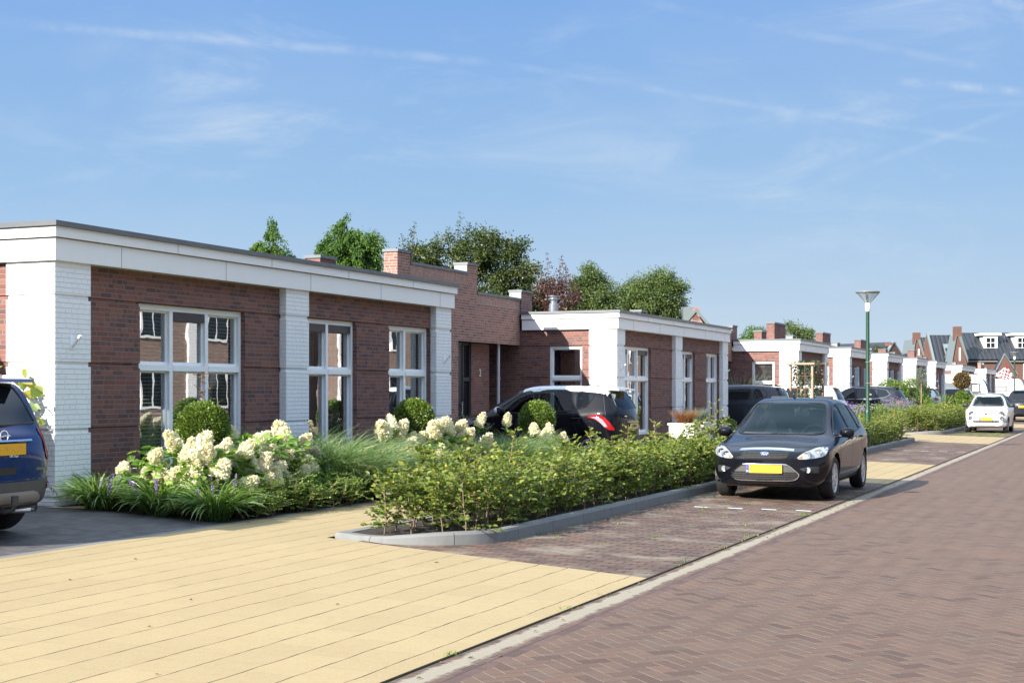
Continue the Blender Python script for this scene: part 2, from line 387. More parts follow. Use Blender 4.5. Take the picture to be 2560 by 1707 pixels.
def rowpave(name, L, H, stops, joint, J=.006, rowsalong='y', shift=None, sandcol=None, sandamt=.0, speck=None, bump=.4, jvar=.5, crossfade=1.0, tick=1.0, streak=None):
    m, t, o = newmat(name); c = obc(t); X, Y, Z = t.xyz(c)
    wob = t.m('MULTIPLY', t.m('SUBTRACT', t.noise(c, 1.6, 2), .5), .05 if speck else .016)
    if rowsalong == 'y': u, v = Y, t.m('ADD', X, wob)
    else: u, v = X, t.m('ADD', Y, wob)
    r = t.m('DIVIDE', v, H); row = t.m('FLOOR', r); fv = t.m('FRACT', r)
    sh = t.white(row, '1D') if shift is None else t.m('MULTIPLY', row, shift)
    cu = t.m('ADD', t.m('DIVIDE', u, L), sh); col = t.m('FLOOR', cu); fu = t.m('FRACT', cu)
    dv = t.m('MULTIPLY', t.m('MINIMUM', fv, t.m('SUBTRACT', 1.0, fv)), H); du = t.m('MULTIPLY', t.m('MINIMUM', fu, t.m('SUBTRACT', 1.0, fu)), L)
    jn = t.m('ADD', J, t.m('MULTIPLY', t.m('SUBTRACT', t.noise(c, 5, 4), .5), J*1.6*jvar*2))
    m1 = t.m('SUBTRACT', 1.0, t.sst(t.m('DIVIDE', dv, jn), .35, .65)); m2 = t.m('MULTIPLY', t.m('SUBTRACT', 1.0, t.sst(t.m('DIVIDE', du, t.m('MULTIPLY', jn, tick)), .35, .65)), crossfade)
    if tick > 1: m1 = t.m('MULTIPLY', m1, .55)
    jm = t.m('MAXIMUM', m1, m2); rid = t.white(t.cmb(col, row))
    fine = t.noise(c, 210, 3, .75); big = t.noise(c, .7, 5, .6); mid = t.noise(c, 11, 4, .7)
    bc = t.ramp(rid, stops)
    if speck:
        bc = t.mixc(t.sst(fine, .50, .66), bc, speck[0]); bc = t.mixc(t.sst(t.noise(c, 160, 2, .6), .64, .72), bc, speck[1])
        bc = t.mixc(t.m('MULTIPLY', t.sst(mid, .45, .8), .5), bc, t.mixc(1.0, bc, (.88, .84, .78), 'MULTIPLY')); bc = t.mixc(t.sst(t.noise(c, 55, 3, .7), .45, .75), bc, t.mixc(1.0, bc, (.90, .88, .84), 'MULTIPLY'))
    else:
        bc = t.mixc(t.m('MULTIPLY', t.sst(mid, .4, .8), .4), bc, t.mixc(1.0, bc, (.7, .68, .68), 'MULTIPLY'))
        bc = t.mixc(t.m('MULTIPLY', t.sst(fine, .55, .8), .3), bc, (.30, .27, .24))
    bc = t.mixc(t.m('MULTIPLY', t.sst(big, .4, .75), .3), bc, t.mixc(1.0, bc, (.86, .85, .84), 'MULTIPLY'))
    colr = t.mixc(jm, bc, joint)
    if sandcol:
        nz = t.noise(c, 1.3 if streak is None else 5, 7, .72); sn = t.sst(nz, .62-sandamt*.3, .80-sandamt*.3)
        if streak is not None:
            cen = t.m('SUBTRACT', 1.0, t.m('DIVIDE', t.m('ABSOLUTE', t.m('SUBTRACT', X, streak[0])), streak[1])); lo_ = t.noise(t.vm('MULTIPLY', c, (.01, .35, 1)), 1.0, 3)
            sn = t.sst(t.m('ADD', t.m('MULTIPLY', cen, .55), t.m('ADD', t.m('MULTIPLY', nz, .9), t.m('MULTIPLY', lo_, .5))), .82, 1.0)
        colr = t.mixc(t.m('MULTIPLY', sn, .8), colr, sandcol)
    h = t.m('ADD', t.m('SUBTRACT', 1.0, jm), t.m('ADD', t.m('MULTIPLY', fine, .25), t.m('MULTIPLY', rid, .2)))
    pr(t, o, colr, .8, 0, .3, t.bump(h, bump, .006)); return m
rowpave('yellow_paver', .60, .33, [(0, (.315, .232, .118)), (.5, (.328, .242, .124)), (1, (.342, .254, .131))], (.05, .036, .02), J=.009,
        speck=((.40, .325, .185), (.24, .165, .07)), bump=.3, jvar=1.0, crossfade=.14)
rowpave('bay_brick', .21, .105, [(0, (.070, .042, .032)), (.3, (.10, .062, .046)), (.7, (.125, .080, .058)), (1, (.155, .082, .056))], (.028, .02, .015),
        J=.008, rowsalong='x', shift=.5, sandcol=(.22, .185, .135), sandamt=.45, tick=2.0)
rowpave('gutter_brick', .21, .07, [(0, (.08, .048, .036)), (.5, (.115, .070, .052)), (1, (.145, .08, .056))], (.17, .14, .10), J=.009,
        rowsalong='y', sandcol=(.30, .265, .195), sandamt=.62, streak=(-3.66, .12))
rowpave('band_brick', .21, .10, [(0, (.085, .052, .042)), (.5, (.115, .070, .056)), (1, (.13, .08, .062))], (.05, .036, .03), J=.008, rowsalong='y')
plain('white_line', (.62, .61, .57), .8, var=.25, scale=25)
def gravelmat():
    m, t, o = newmat('gravel'); c = obc(t); v = t.n.new('ShaderNodeTexVoronoi'); v.inputs['Scale'].default_value = 45; t.l.new(c, v.inputs['Vector'])
    cc = t.ramp(t.white(v.outputs['Color'], '3D'), [(0, (.18, .18, .19)), (.5, (.36, .37, .38)), (1, (.6, .6, .6))])
    pr(t, o, cc, .8, 0, .3, t.bump(v.outputs['Distance'], .9, .02))
gravelmat()
def grassmat():
    m, t, o = newmat('ground_grass'); c = obc(t); n = t.noise(c, 3, 6, .7)
    pr(t, o, t.ramp(n, [(.3, (.035, .055, .018)), (.55, (.06, .09, .03)), (.8, (.11, .11, .05))]), .95, 0, .1, t.bump(t.noise(c, 60, 3), .8, .03))
grassmat()
def tilemat():
    m, t, o = newmat('roof_tile'); c = obc(t); X, Y, Z = t.xyz(c)
    f = t.m('FRACT', t.m('MULTIPLY', X, 1/.62)); s_ = t.m('ABSOLUTE', t.m('SUBTRACT', f, .5))
    r = t.m('FRACT', t.m('MULTIPLY', Z, 1/.45)); n = t.noise(c, 2, 4)
    cc = t.mixc(t.sst(s_, .30, .48), t.mixc(n, (.018, .020, .026), (.032, .035, .042)), (.006, .007, .009))
    pr(t, o, cc, .45, 0, .5, t.bump(t.m('ADD', t.m('SINE', t.m('MULTIPLY', f, PI)), t.m('MULTIPLY', r, .3)), 1.0, .08))
tilemat()
def leafmat(name, stops, gloss=.35, trans=.30, rough=.45):
    m, t, o = newmat(name); a = t.n.new('ShaderNodeAttribute'); a.attribute_name = 'rnd'
    c = t.ramp(a.outputs['Fac'], stops)
    p = t.n.new('ShaderNodeBsdfPrincipled'); t.l.new(c, p.inputs['Base Color']); p.inputs['Roughness'].default_value = rough; p.inputs['Specular IOR Level'].default_value = gloss
    tr = t.n.new('ShaderNodeBsdfTranslucent'); t.l.new(t.mixc(1.0, c, (1.5, 1.6, .8), 'MULTIPLY'), tr.inputs[0])
    mx = t.n.new('ShaderNodeMixShader'); mx.inputs[0].default_value = trans; t.l.new(p.outputs[0], mx.inputs[1]); t.l.new(tr.outputs[0], mx.inputs[2])
    t.l.new(mx.outputs[0], o.inputs[0]); return m
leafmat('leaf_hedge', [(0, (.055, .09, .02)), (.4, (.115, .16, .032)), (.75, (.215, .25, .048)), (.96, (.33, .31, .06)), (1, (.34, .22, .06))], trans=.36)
leafmat('leaf_box', [(0, (.06, .105, .02)), (.6, (.12, .185, .03)), (1, (.24, .30, .05))], .5, .2, .35)
leafmat('leaf_hydrangea', [(0, (.09, .17, .035)), (.6, (.17, .29, .055)), (1, (.32, .44, .10))], .35, .35)
leafmat('petal', [(0, (.60, .59, .43)), (.35, (.70, .66, .56)), (.8, (.77, .70, .66)), (1, (.70, .52, .48))], .1, .35, .8)
leafmat('leaf_liriope', [(0, (.08, .15, .045)), (.6, (.14, .23, .055)), (1, (.30, .38, .12))], .5, .3, .35)
leafmat('leaf_grass', [(0, (0.085, 0.155, 0.054)), (.6, (0.155, 0.240, 0.093)), (.9, (0.264, 0.326, 0.139)), (1, (0.465, 0.419, 0.217))], .4, .25, .4)
leafmat('leaf_dry', [(0, (.16, .06, .03)), (.6, (.26, .11, .05)), (1, (.34, .22, .11))], .2)
leafmat('leaf_low', [(0, (.06, .12, .022)), (.5, (.12, .20, .035)), (.9, (.21, .29, .05)), (1, (.28, .32, .06))])
leafmat('leaf_big', [(0, (0.139, 0.202, 0.054)), (.5, (0.232, 0.264, 0.062)), (1, (0.465, 0.403, 0.093))], .35)
leafmat('leaf_conifer', [(0, (.03, .07, .016)), (.5, (.075, .145, .026)), (1, (.15, .23, .04))], .2, .25, .6)
leafmat('leaf_tree', [(0, (.03, .048, .016)), (.6, (.065, .09, .025)), (.9, (.125, .145, .04)), (1, (.19, .18, .06))], .35, .25, .45)
leafmat('leaf_bronze', [(0, (.07, .045, .02)), (.6, (.13, .085, .033)), (1, (.21, .16, .06))], .2, .15)
leafmat('leaf_copper', [(0, (0.054, 0.028, 0.028)), (.6, (0.109, 0.046, 0.043)), (1, (0.155, 0.109, 0.062))], .4, .2, .4)
leafmat('leaf_ash', [(0, (.045, .075, .024)), (.6, (.10, .145, .04)), (1, (.20, .23, .07))], .35, .3, .5)
leafmat('leaf_grey', [(0, (.12, .15, .12)), (1, (.24, .27, .22))], .2)
leafmat('leaf_ivy', [(0, (.03, .06, .02)), (.7, (.07, .11, .05)), (1, (.25, .29, .24))], .4, .1)
leafmat('purple_flower', [(0, (.18, .10, .35)), (1, (.40, .28, .60))], .1, .3, .8)
leafmat('white_flower', [(0, (.55, .55, .45)), (1, (.8, .78, .7))], .1, .3, .8)
# ------------------------------------------------------------------ foliage tools
def npmesh(name, V, F, rnd, mat, parent=None, smooth=False):
    """V (n,3), F (m,k) same-size faces, rnd per vertex"""
    me = bpy.data.meshes.new(name); n = len(V); m, k = F.shape
    me.vertices.add(n); me.vertices.foreach_set('co', V.astype(np.float32).ravel())
    me.loops.add(m*k); me.loops.foreach_set('vertex_index', F.astype(np.int32).ravel())
    me.polygons.add(m); me.polygons.foreach_set('loop_start', np.arange(0, m*k, k, dtype=np.int32))
    me.update(calc_edges=True)
    if smooth: me.polygons.foreach_set('use_smooth', np.ones(m, dtype=bool))
    if rnd is not None:
        at = me.attributes.new('rnd', 'FLOAT', 'POINT'); at.data.foreach_set('value', rnd.astype(np.float32))
    for mm in (mat if isinstance(mat, (list, tuple)) else [mat]): me.materials.append(mm)
    me.validate(); o = bpy.data.objects.new(name, me); COL.objects.link(o)
    if parent is not None: o.parent = parent
    return o
def unit(a): return a/np.maximum(np.linalg.norm(a, axis=1, keepdims=True), 1e-9)
def leaves(name, P, D, L, Wd, mat, parent, rng, up=None, fold=.25, rnd=None, hexa=True):
    """one small leaf face pair per point: P base, D direction, L length, Wd width (arrays or floats)"""
    n = len(P); P = np.asarray(P, float); D = unit(np.asarray(D, float)); L = np.broadcast_to(np.asarray(L, float), (n,))[:, None]; Wd = np.broadcast_to(np.asarray(Wd, float), (n,))[:, None]
    N0 = unit(rng.normal(size=(n, 3))+(np.array([0, 0, 1.2]) if up is None else np.asarray(up)))
    Sd = unit(np.cross(D, N0)); N = np.cross(Sd, D)
    if rnd is None: rnd = rng.random(n)
    if hexa:
        V = np.stack([P, P+D*L*.33+Sd*Wd*.5+N*Wd*fold, P+D*L*.72+Sd*Wd*.36+N*Wd*fold*.8, P+D*L-N*L*.08, P+D*L*.72-Sd*Wd*.36+N*Wd*fold*.8, P+D*L*.33-Sd*Wd*.5+N*Wd*fold], 1).reshape(-1, 3)
        b = np.arange(n)[:, None]*6; F = np.concatenate([b+np.array([0, 1, 2, 3]), b+np.array([0, 3, 4, 5])], 0); r = np.repeat(rnd, 6)
    else:
        V = np.stack([P, P+D*L*.45+Sd*Wd*.5+N*Wd*fold, P+D*L, P+D*L*.45-Sd*Wd*.5+N*Wd*fold], 1).reshape(-1, 3)
        b = np.arange(n)[:, None]*4; F = b+np.array([0, 1, 2, 3]); r = np.repeat(rnd, 4)
    return npmesh(name, V, F, r, mat, parent)
def blades(name, P, D, L, Wd, mat, parent, rng, droop=1.0, seg=6, rnd=None, up0=1.0):
    """arching strap leaves: start upwards, lean along D (horizontal), droop by gravity"""
    n = len(P); P = np.asarray(P, float); D = np.asarray(D, float); L = np.broadcast_to(np.asarray(L, float), (n,)); Wd = np.broadcast_to(np.asarray(Wd, float), (n,)); droop = np.broadcast_to(np.asarray(droop, float), (n,))
    Sd = unit(np.stack([-D[:, 1], D[:, 0], np.zeros(n)], 1)+rng.normal(size=(n, 3))*.25); cur = P.copy(); V = []
    lean = np.linalg.norm(D, axis=1)
    ang0 = np.arctan2(lean, up0)                              # angle off vertical at the base
    dh = unit(np.stack([D[:, 0], D[:, 1], np.zeros(n)], 1)+1e-9)
    for k in range(seg+1):
        t = k/seg; wv = Wd*(1-.15*abs(t-.4)-.9*t**3)*.5
        V.append(cur-Sd*wv[:, None]); V.append(cur+Sd*wv[:, None])
        a = ang0+droop*(t+.5/seg)**1.5; st = (L/seg)[:, None]
        cur = cur+st*(dh*np.sin(a)[:, None]+np.array([0, 0, 1.])*np.cos(a)[:, None])
    V = np.stack(V, 1).reshape(-1, 3); K = 2*(seg+1); b = np.arange(n)[:, None]*K
    F = np.concatenate([b+np.array([2*k, 2*k+1, 2*k+3, 2*k+2]) for k in range(seg)], 0)
    if rnd is None: rnd = rng.random(n)
    return npmesh(name, V, F, np.repeat(rnd, K), mat, parent)
def tubes_np(name, segs, mat, parent, n=4):
    """segs: list of (p0, p1, r0, r1) -> one mesh of thin limbs"""
    A = np.array([s[0] for s in segs], float); B = np.array([s[1] for s in segs], float); r0 = np.array([s[2] for s in segs]); r1 = np.array([s[3] for s in segs])
    d = unit(B-A); ref = np.where(np.abs(d[:, 2:3]) < .9, np.array([[0, 0, 1.]]), np.array([[1., 0, 0]])); u = unit(np.cross(d, ref)); v = np.cross(d, u)
    V = []
    for (c, r) in ((A, r0), (B, r1)):
        for k in range(n):
            t = 2*PI*k/n; V.append(c+(u*math.cos(t)+v*math.sin(t))*r[:, None])
    V = np.stack(V, 1).reshape(-1, 3); b = np.arange(len(A))[:, None]*2*n
    F = np.concatenate([b+np.array([k, (k+1) % n, n+(k+1) % n, n+k]) for k in range(n)], 0)
    return npmesh(name, V, F, None, mat, parent)

def twiggy(rng, bases, height, spread, ntw, tlen, leafstep, lean=.12, top=.25, bare=.18):
    """upright stems with side twigs carrying leaves in two rows; returns stem segments, leaf points, leaf directions"""
    segs, P, D = [], [], []
    for (x, y, z, hs) in bases:
        h = height*hs; dx, dy = rng.normal(0, lean, 2); pts = []
        for k in range(5):
            t = k/4; pts.append(np.array([x+dx*t*h+rng.normal(0, .012), y+dy*t*h+rng.normal(0, .012), z+h*t]))
        for k in range(4): segs.append((pts[k], pts[k+1], .007*(1-.6*k/4)+.002, .007*(1-.6*(k+1)/4)+.001))
        for q in range(ntw):
            t = bare+(1-bare)*rng.random()**.8; f = t*4; k = min(3, int(f)); p = pts[k]+(pts[k+1]-pts[k])*(f-k)
            a = rng.random()*2*PI; el = rng.uniform(-.1, .8); ln = tlen*(.5+rng.random()*.8)*(1-.35*t)
            d = np.array([math.cos(a)*math.cos(el)*spread[0], math.sin(a)*math.cos(el)*spread[1], math.sin(el)]); e = p+d*ln
            segs.append((p, e, .003, .0012)); nl = max(2, int(ln/leafstep)); s = np.array([-d[1], d[0], 0.]); s /= max(1e-6, np.linalg.norm(s))
            for i in range(nl):
                tt = (i+.6)/nl; b = p+(e-p)*tt; sd = s*(1 if i % 2 else -1)
                P.append(b); D.append(d*.55+sd*.8+np.array([0, 0, rng.uniform(-.25, .3)]))
            P.append(e); D.append(d)
        for i in range(int(h*top/leafstep)):
            t = 1-top*rng.random(); f = t*4; k = min(3, int(f)); p = pts[k]+(pts[k+1]-pts[k])*(f-k); a = rng.random()*2*PI
            P.append(p); D.append(np.array([math.cos(a), math.sin(a), .5]))
    return segs, np.array(P), np.array(D)

def hedge(label, x0, x1, y0, y1, seed, z=.06, h=.86, dens=1.0, leaf=.050, group='beech hedges along the parking bays'):
    rng = np.random.default_rng(seed); root = thing('hedge', label, 'hedge', ((x0+x1)/2, y0, z), 0, group)
    base = []; step = .27/dens; y = y0; ox = (x0+x1)/2
    while y < y1:
        for xx in np.linspace(x0+.10, x1-.10, 4):
            hs = rng.normal(1, .08); hs = hs*(1.32 if rng.random() < .07 else 1)
            base.append((xx-ox+rng.normal(0, .04), y-y0+rng.normal(0, .06), 0, hs))
        y += step*rng.uniform(.8, 1.2)
    segs, P, D = twiggy(rng, base, h, (1.0, 1.0), 22, .34, .030, lean=.07, bare=.14)
    tubes_np('stems', segs, MATS['twig'], root, 4)
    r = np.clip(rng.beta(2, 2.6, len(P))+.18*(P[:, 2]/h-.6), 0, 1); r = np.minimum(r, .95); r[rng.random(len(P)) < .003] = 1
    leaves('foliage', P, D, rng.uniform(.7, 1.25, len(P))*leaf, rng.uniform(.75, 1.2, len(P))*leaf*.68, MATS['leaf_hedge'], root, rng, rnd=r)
    return root
def leafball(name_label, cat, loc, r, seed, mat='leaf_box', leaf=.036, n=5200, stem=0.0, group=None, squash=1.0, label=None, z0=0.0, name='topiary_ball', lift=None):
    rng = np.random.default_rng(seed); root = thing(name, label, cat, loc, 0, group)
    d = unit(rng.normal(size=(n, 3))); rr = r*(1-.30*rng.random(n)**2)*(1+.045*np.sin(d[:, 0]*7+seed)*np.cos(d[:, 1]*9)+.03*rng.normal(size=n))
    cz = stem+r*squash*(.95 if stem else .8)
    P = d*rr[:, None]*np.array([1, 1, squash])+np.array([0, 0, cz]); P = P[P[:, 2] > .02]; m = len(P); d = unit(P-np.array([0, 0, cz]))
    D = d+rng.normal(size=(m, 3))*.55+np.array([0, 0, .35])
    leaves('foliage', P, D, leaf*rng.uniform(.7, 1.3, m), leaf*.55*rng.uniform(.8, 1.2, m), MATS[mat], root, rng, up=(0, 0, .3), hexa=False)
    segs = []
    if stem: segs.append(((0, 0, -.02), (0, 0, cz), .022, .014))
    for k in range(26):
        q = unit(rng.normal(size=(1, 3)))[0]; segs.append(((0, 0, max(.0, cz-.5*r)), q*r*.8*np.array([1, 1, squash])+np.array([0, 0, cz]), .006, .002))
    tubes_np('stem', segs, MATS['bark'], root, 5)
    return root
def strapclump(label, cat, loc, seed, n, L, wd, mat, spread, droop, group, name, foot=.07, spikes=0):
    rng = np.random.default_rng(seed); root = thing(name, label, cat, loc, 0, group)
    a = rng.random(n)*2*PI; rr = foot*np.sqrt(rng.random(n)); P = np.stack([np.cos(a)*rr, np.sin(a)*rr, np.zeros(n)], 1)
    a2 = a+rng.normal(0, .5, n); ln = spread*rng.uniform(.15, 1.0, n); D = np.stack([np.cos(a2)*ln, np.sin(a2)*ln, np.zeros(n)], 1)
    blades('foliage', P, D, L*rng.uniform(.65, 1.15, n), wd*rng.uniform(.7, 1.2, n), MATS[mat], root, rng, droop*rng.uniform(.7, 1.3, n))
    if spikes:
        for k in range(spikes):
            x, y = rng.normal(0, foot*1.3, 2); h = L*rng.uniform(.55, .85); segs = [((x, y, 0), (x*1.3, y*1.3, h*.55), .003, .002)]
            mb = []; P = []
            for i in range(60):
                t = rng.random(); q = rng.random()*2*PI; R = .016*(1-.6*t); P.append((x*1.3+x*.3*t+math.cos(q)*R, y*1.3+y*.3*t+math.sin(q)*R, h*(.55+.45*t)))
            P = np.array(P); fl = leaves('flower_spike', P, rng.normal(size=(60, 3)), .020, .017, MATS['purple_flower'], root, rng, hexa=False)
            st = tubes_np('stalk', segs, MATS['stem_green'], fl, 3)
    return root

def crown_tree(name, label, cat, loc, seed, H, blobs, leafm, nclu, nleaf, clr, leaf, asp=.55, trunk_r=.16, group=None, droop=0.0, barkm='bark', limbs=26, sprays=False, inner=.35):
    """blobs: (dx,dy,z,rx,ry,rz) ellipsoids that make the crown's envelope; clusters of leaf faces hang on limbs running to them"""
    rng = np.random.default_rng(seed); root = thing(name, label, cat, loc, 0, group)
    vol = np.array([b[3]*b[4]*b[5] for b in blobs])**.67; vol = vol/vol.sum(); C = []
    pick = rng.choice(len(blobs), nclu, p=vol)
    for k in pick:
        b = blobs[k]; d = unit(rng.normal(size=(1, 3)))[0]; rad = (inner+(1-inner)*rng.random()**.55)*rng.uniform(.86, 1.08); C.append(np.array(b[:3])+d*rad*np.array(b[3:]))
    C = np.array(C); P, D, R = [], [], []
    for c in C:
        m = int(nleaf*rng.uniform(.5, 1.4)); s = clr*rng.uniform(.6, 1.3)
        if sprays:
            ax = np.array([c[0], c[1], 0.]); ax = ax/max(.2, np.linalg.norm(ax)); t = rng.random(m)
            q = c+ax*(t-.4)[:, None]*s*2.0+np.array([0, 0, -1])*((t**1.6)*s*1.7)[:, None]+rng.normal(size=(m, 3))*s*.28
            dd = ax*.6+np.array([0, 0, -.9])+rng.normal(size=(m, 3))*.45
        else:
            q = c+rng.normal(size=(m, 3))*s*np.array([.5, .5, .38]); dd = rng.normal(size=(m, 3))+(q-c)/s+np.array([0, 0, -droop])
        P.append(q); D.append(dd); R.append(np.clip(rng.normal(.45, .2, m)+rng.normal(0, .14), 0, 1))
    P = np.concatenate(P); D = np.concatenate(D); R = np.concatenate(R); m = len(P)
    leaves('crown', P, D, leaf*rng.uniform(.7, 1.3, m), leaf*asp*rng.uniform(.8, 1.2, m), MATS[leafm], root, rng, up=(0, 0, .6), hexa=False, rnd=R)
    top = max(b[2]+b[5] for b in blobs); segs = []; pts = [np.array([0, 0, -.1])]
    for k in range(1, 7): pts.append(np.array([rng.normal(0, .06), rng.normal(0, .06), top*.92*k/6]))
    for k in range(6): segs.append((pts[k], pts[k+1], trunk_r*(1-.9*k/6)+.01, trunk_r*(1-.9*(k+1)/6)+.01))
    for c in C[rng.permutation(len(C))[:limbs*3]]:
        t = np.clip((c[2]-.35*np.hypot(c[0], c[1]))/(top*.92)-.08, .12, .95)*6; k = min(5, int(t)); p = pts[k]+(pts[k+1]-pts[k])*(t-k)
        mid = (p+c)/2+rng.normal(size=3)*.08+np.array([0, 0, .05]); r = .028*trunk_r/.16
        segs.append((p, mid, r, r*.6)); segs.append((mid, c, r*.6, .006))
    tubes_np('trunk', segs, MATS[barkm], root, 6)
    return root
def shoots(root, seed, pts, leafm, leaf=.10, barkm='bark'):
    """thin upright leader shoots that stand out of a crown, one object each"""
    rng = np.random.default_rng(seed)
    for (x, y, z, h) in pts:
        segs, P, D = [], [], []; p = np.array([x, y, z]); dx = rng.normal(0, .12, 2)
        for k in range(8):
            q = p+np.array([dx[0]*h/8+rng.normal(0, .02), dx[1]*h/8, h/8]); segs.append((p, q, .02*(1-k/9), .02*(1-(k+1)/9)))
            for i in range(int(22*(1-k/10))):
                a = rng.random()*2*PI; e = q+np.array([math.cos(a), math.sin(a), .5])*rng.uniform(.03, .36)*(1-k/9); P.append(e); D.append(rng.normal(size=3))
            p = q
        m = len(P); o = tubes_np('leader_shoot', segs, MATS[barkm], root, 4)
        leaves('foliage', np.array(P), D, leaf*rng.uniform(.7, 1.3, m), leaf*.6, MATS[leafm], o, rng, hexa=False)
# ------------------------------------------------------------------ ground, road, paving
def sheet(name, x0, x1, ylo, yhi, mat, dz=0.0, kind='structure', ny=1):
    br = sorted({x0, x1} | {b for b in (-12.0, -9.5, -7.75, -5.95, -3.79) if x0 < b < x1}); mb = MB()
    L = (lambda x: ylo) if isinstance(ylo, (int, float)) else ylo; U = (lambda x: yhi) if isinstance(yhi, (int, float)) else yhi
    for a, b in zip(br[:-1], br[1:]):
        za, zb = gz(a-1e-6 if a <= -3.79 else a)+dz, gz(b-1e-6 if b <= -3.79 else b)+dz
        for k in range(ny):
            t0, t1 = k/ny, (k+1)/ny
            mb.face([(a, L(a)+(U(a)-L(a))*t0, za), (b, L(b)+(U(b)-L(b))*t0, zb), (b, L(b)+(U(b)-L(b))*t1, zb), (a, L(a)+(U(a)-L(a))*t1, za)])
    return tag(mb.build(name, MATS[mat]), kind=kind)
def skew(y): return lambda x: y+(-3.79-x)*.34
mb = MB(); xs = [-3000, -60, -12, -9.5, -3.79, -3.785, 2.6, 60, 3000]
for a, b in zip(xs[:-1], xs[1:]):
    za = gz(a)-.04 if a < -3.789 else -.05; zb = gz(b)-.04 if b < -3.789 else -.05
    for y0, y1 in ((-300, 400), (400, 4000)): mb.face([(a, y0, za), (b, y0, zb), (b, y1, zb), (a, y1, za)])
tag(mb.build('ground', MATS['ground_grass']), kind='structure')
sheet('road', -3.42, 2.6, -12, 400, 'road_brick')
sheet('road_edge_band', -3.53, -3.42, -12, 400, 'band_brick')
mb = MB(); mb.face([(-3.785, -12, -.004), (-3.53, -12, 0), (-3.53, 400, 0), (-3.785, 400, -.004)]); tag(mb.build('gutter', MATS['gutter_brick']), kind='structure')
mb = MB(); mb.box(-3.79, -3.785, -12, 400, -.05, .007); tag(mb.build('paving_edge', MATS['moss']), kind='structure')
acc = [(-14, 11.85), (25.4, 32.3), (45.4, 52.1), (65.6, 72.3), (85.8, 92.5), (106, 112.7), (126.2, 132.9), (146.4, 153)]
tag(sheet('sidewalk', -9.4, -7.75, -12, 260, 'yellow_paver'), None)
sheet('sidewalk_border', -9.5, -9.4, -12, 260, 'concrete', .001)
for a, b in acc: sheet('crossover_paving', -7.75, -3.79, skew(a), skew(b), 'yellow_paver')
for (a, b), (c, d) in zip(acc[:-1], acc[1:]):
    sheet('parking_bay', -5.95, -3.79, skew(b), skew(c), 'bay_brick'); sheet('parking_bay', -7.3, -5.95, skew(b), b+2.6, 'bay_brick', -.002); sheet('parking_bay', -7.3, -5.95, c-1.5, skew(c), 'bay_brick', -.002)
mb = MB()
for yy, n in ((19.0, 4), (39.0, 4), (59.1, 4)):
    for k in range(n):
        x = -5.42+k*.45; y = yy+(-x-5.4)*.15*-1; z0, z1 = gz(x)+.004, gz(x+.21)+.004
        mb.face([(x, y, z0), (x+.21, y-.02, z1), (x+.21, y+.075, z1), (x, y+.095, z0)])
tag(mb.build('bay_marking', MATS['white_line']), kind='structure')
sheet('opposite_pavement', 2.6, 8.6, -20, 200, 'yellow_paver', .0)

def kerbpath(y0, y1):
    pts = [(-7.75, y1), (-7.75, y0+.35), (-7.0, y0+.02)]
    for k in range(25):
        t = -PI/2+k/24*(PI/2-.1); pts.append((-6.95+1.0*math.cos(t), y0+1.0+1.0*math.sin(t)))
    pts += [(-5.95, y0+1.3), (-5.95, y1-.9)]
    for k in range(7):
        t = k/6*PI/2; pts.append((-6.45+.5*math.cos(t), y1-.6+.5*math.sin(t)))
    pts += [(-6.6, y1-.1), (-7.75, y1)]
    return pts
def kerb(label, y0, y1):
    pts = [Vector((x, y, 0)) for x, y in kerbpath(y0, y1)]; mb = MB()
    seg = [(pts[i+1]-pts[i]).length for i in range(len(pts)-1)]; tot = sum(seg); n = len(seg)
    def at(s):
        for i in range(n):
            if s <= seg[i] or i == n-1: return pts[i].lerp(pts[i+1], min(1, s/seg[i])), (pts[i+1]-pts[i]).normalized()
            s -= seg[i]
    s = 0
    while s < tot:
        e = min(tot, s+1.0); ks = max(1, int((e-s)/.05)); prev = None
        for k in range(ks+1):
            u = s+.004+(e-s-.008)*k/ks; p, d = at(u); nrm = Vector((-d.y, d.x, 0))     # inward is to the left of travel
            nr = nrm if True else nrm
            low = p.x < -7.6
            f = 1.0 if not low else .25
            if p.y < y0+.9 and p.x > -7.7: q_ = min(1, max(0, (p.x+7.5)/1.35)); f = .25+.75*q_*q_*(3-2*q_)
            zb = gz(p.x); h = .115*f+.012
            prof = [(0, zb-.05), (0.012, zb+h-.025), (.03, zb+h), (.15, zb+h), (.155, zb-.05)]
            cur = [tuple(p+nr*q)[:2]+(z,) for q, z in prof]
            if prev:
                for a in range(4): mb.face([prev[a], cur[a], cur[a+1], prev[a+1]])
            if k == 0: mb.face(list(reversed(cur)))
            if k == ks: mb.face(cur)
            prev = cur
        s = e
    o = mb.build('kerb', MATS['concrete'], smooth=28, fix=True); return tag(o, kind='structure')
planters = [(13.0, 25.75), (33.6, 46.1), (53.2, 66.2), (73.6, 86.2), (94, 106), (114, 126)]
for a, b in planters:
    kerb('', a, b); pp = kerbpath(a, b)[:-1]; cx_ = -6.85; cy_ = (a+b)/2; mb = MB()
    q_ = [(x+(cx_-x)*.09, y+(.10 if y < cy_ else -.10)*(1 if abs(y-cy_) > (b-a)/2-1.2 else 0)) for x, y in pp]
    bm = bmesh.new(); bm.faces.new([bm.verts.new((x, y, gz(x)+.035)) for x, y in q_]); bmesh.ops.triangulate(bm, faces=bm.faces); bmesh.ops.subdivide_edges(bm, edges=bm.edges, cuts=5, use_grid_fill=True)
    for v in bm.verts: v.co.z += .012*math.sin(v.co.x*9+v.co.y*3.1)*math.cos(v.co.y*5.3)
    me = bpy.data.meshes.new('planting_soil'); bm.to_mesh(me); bm.free(); me.materials.append(MATS['soil']); o = bpy.data.objects.new('planting_soil', me); COL.objects.link(o); tag(o, kind='structure')
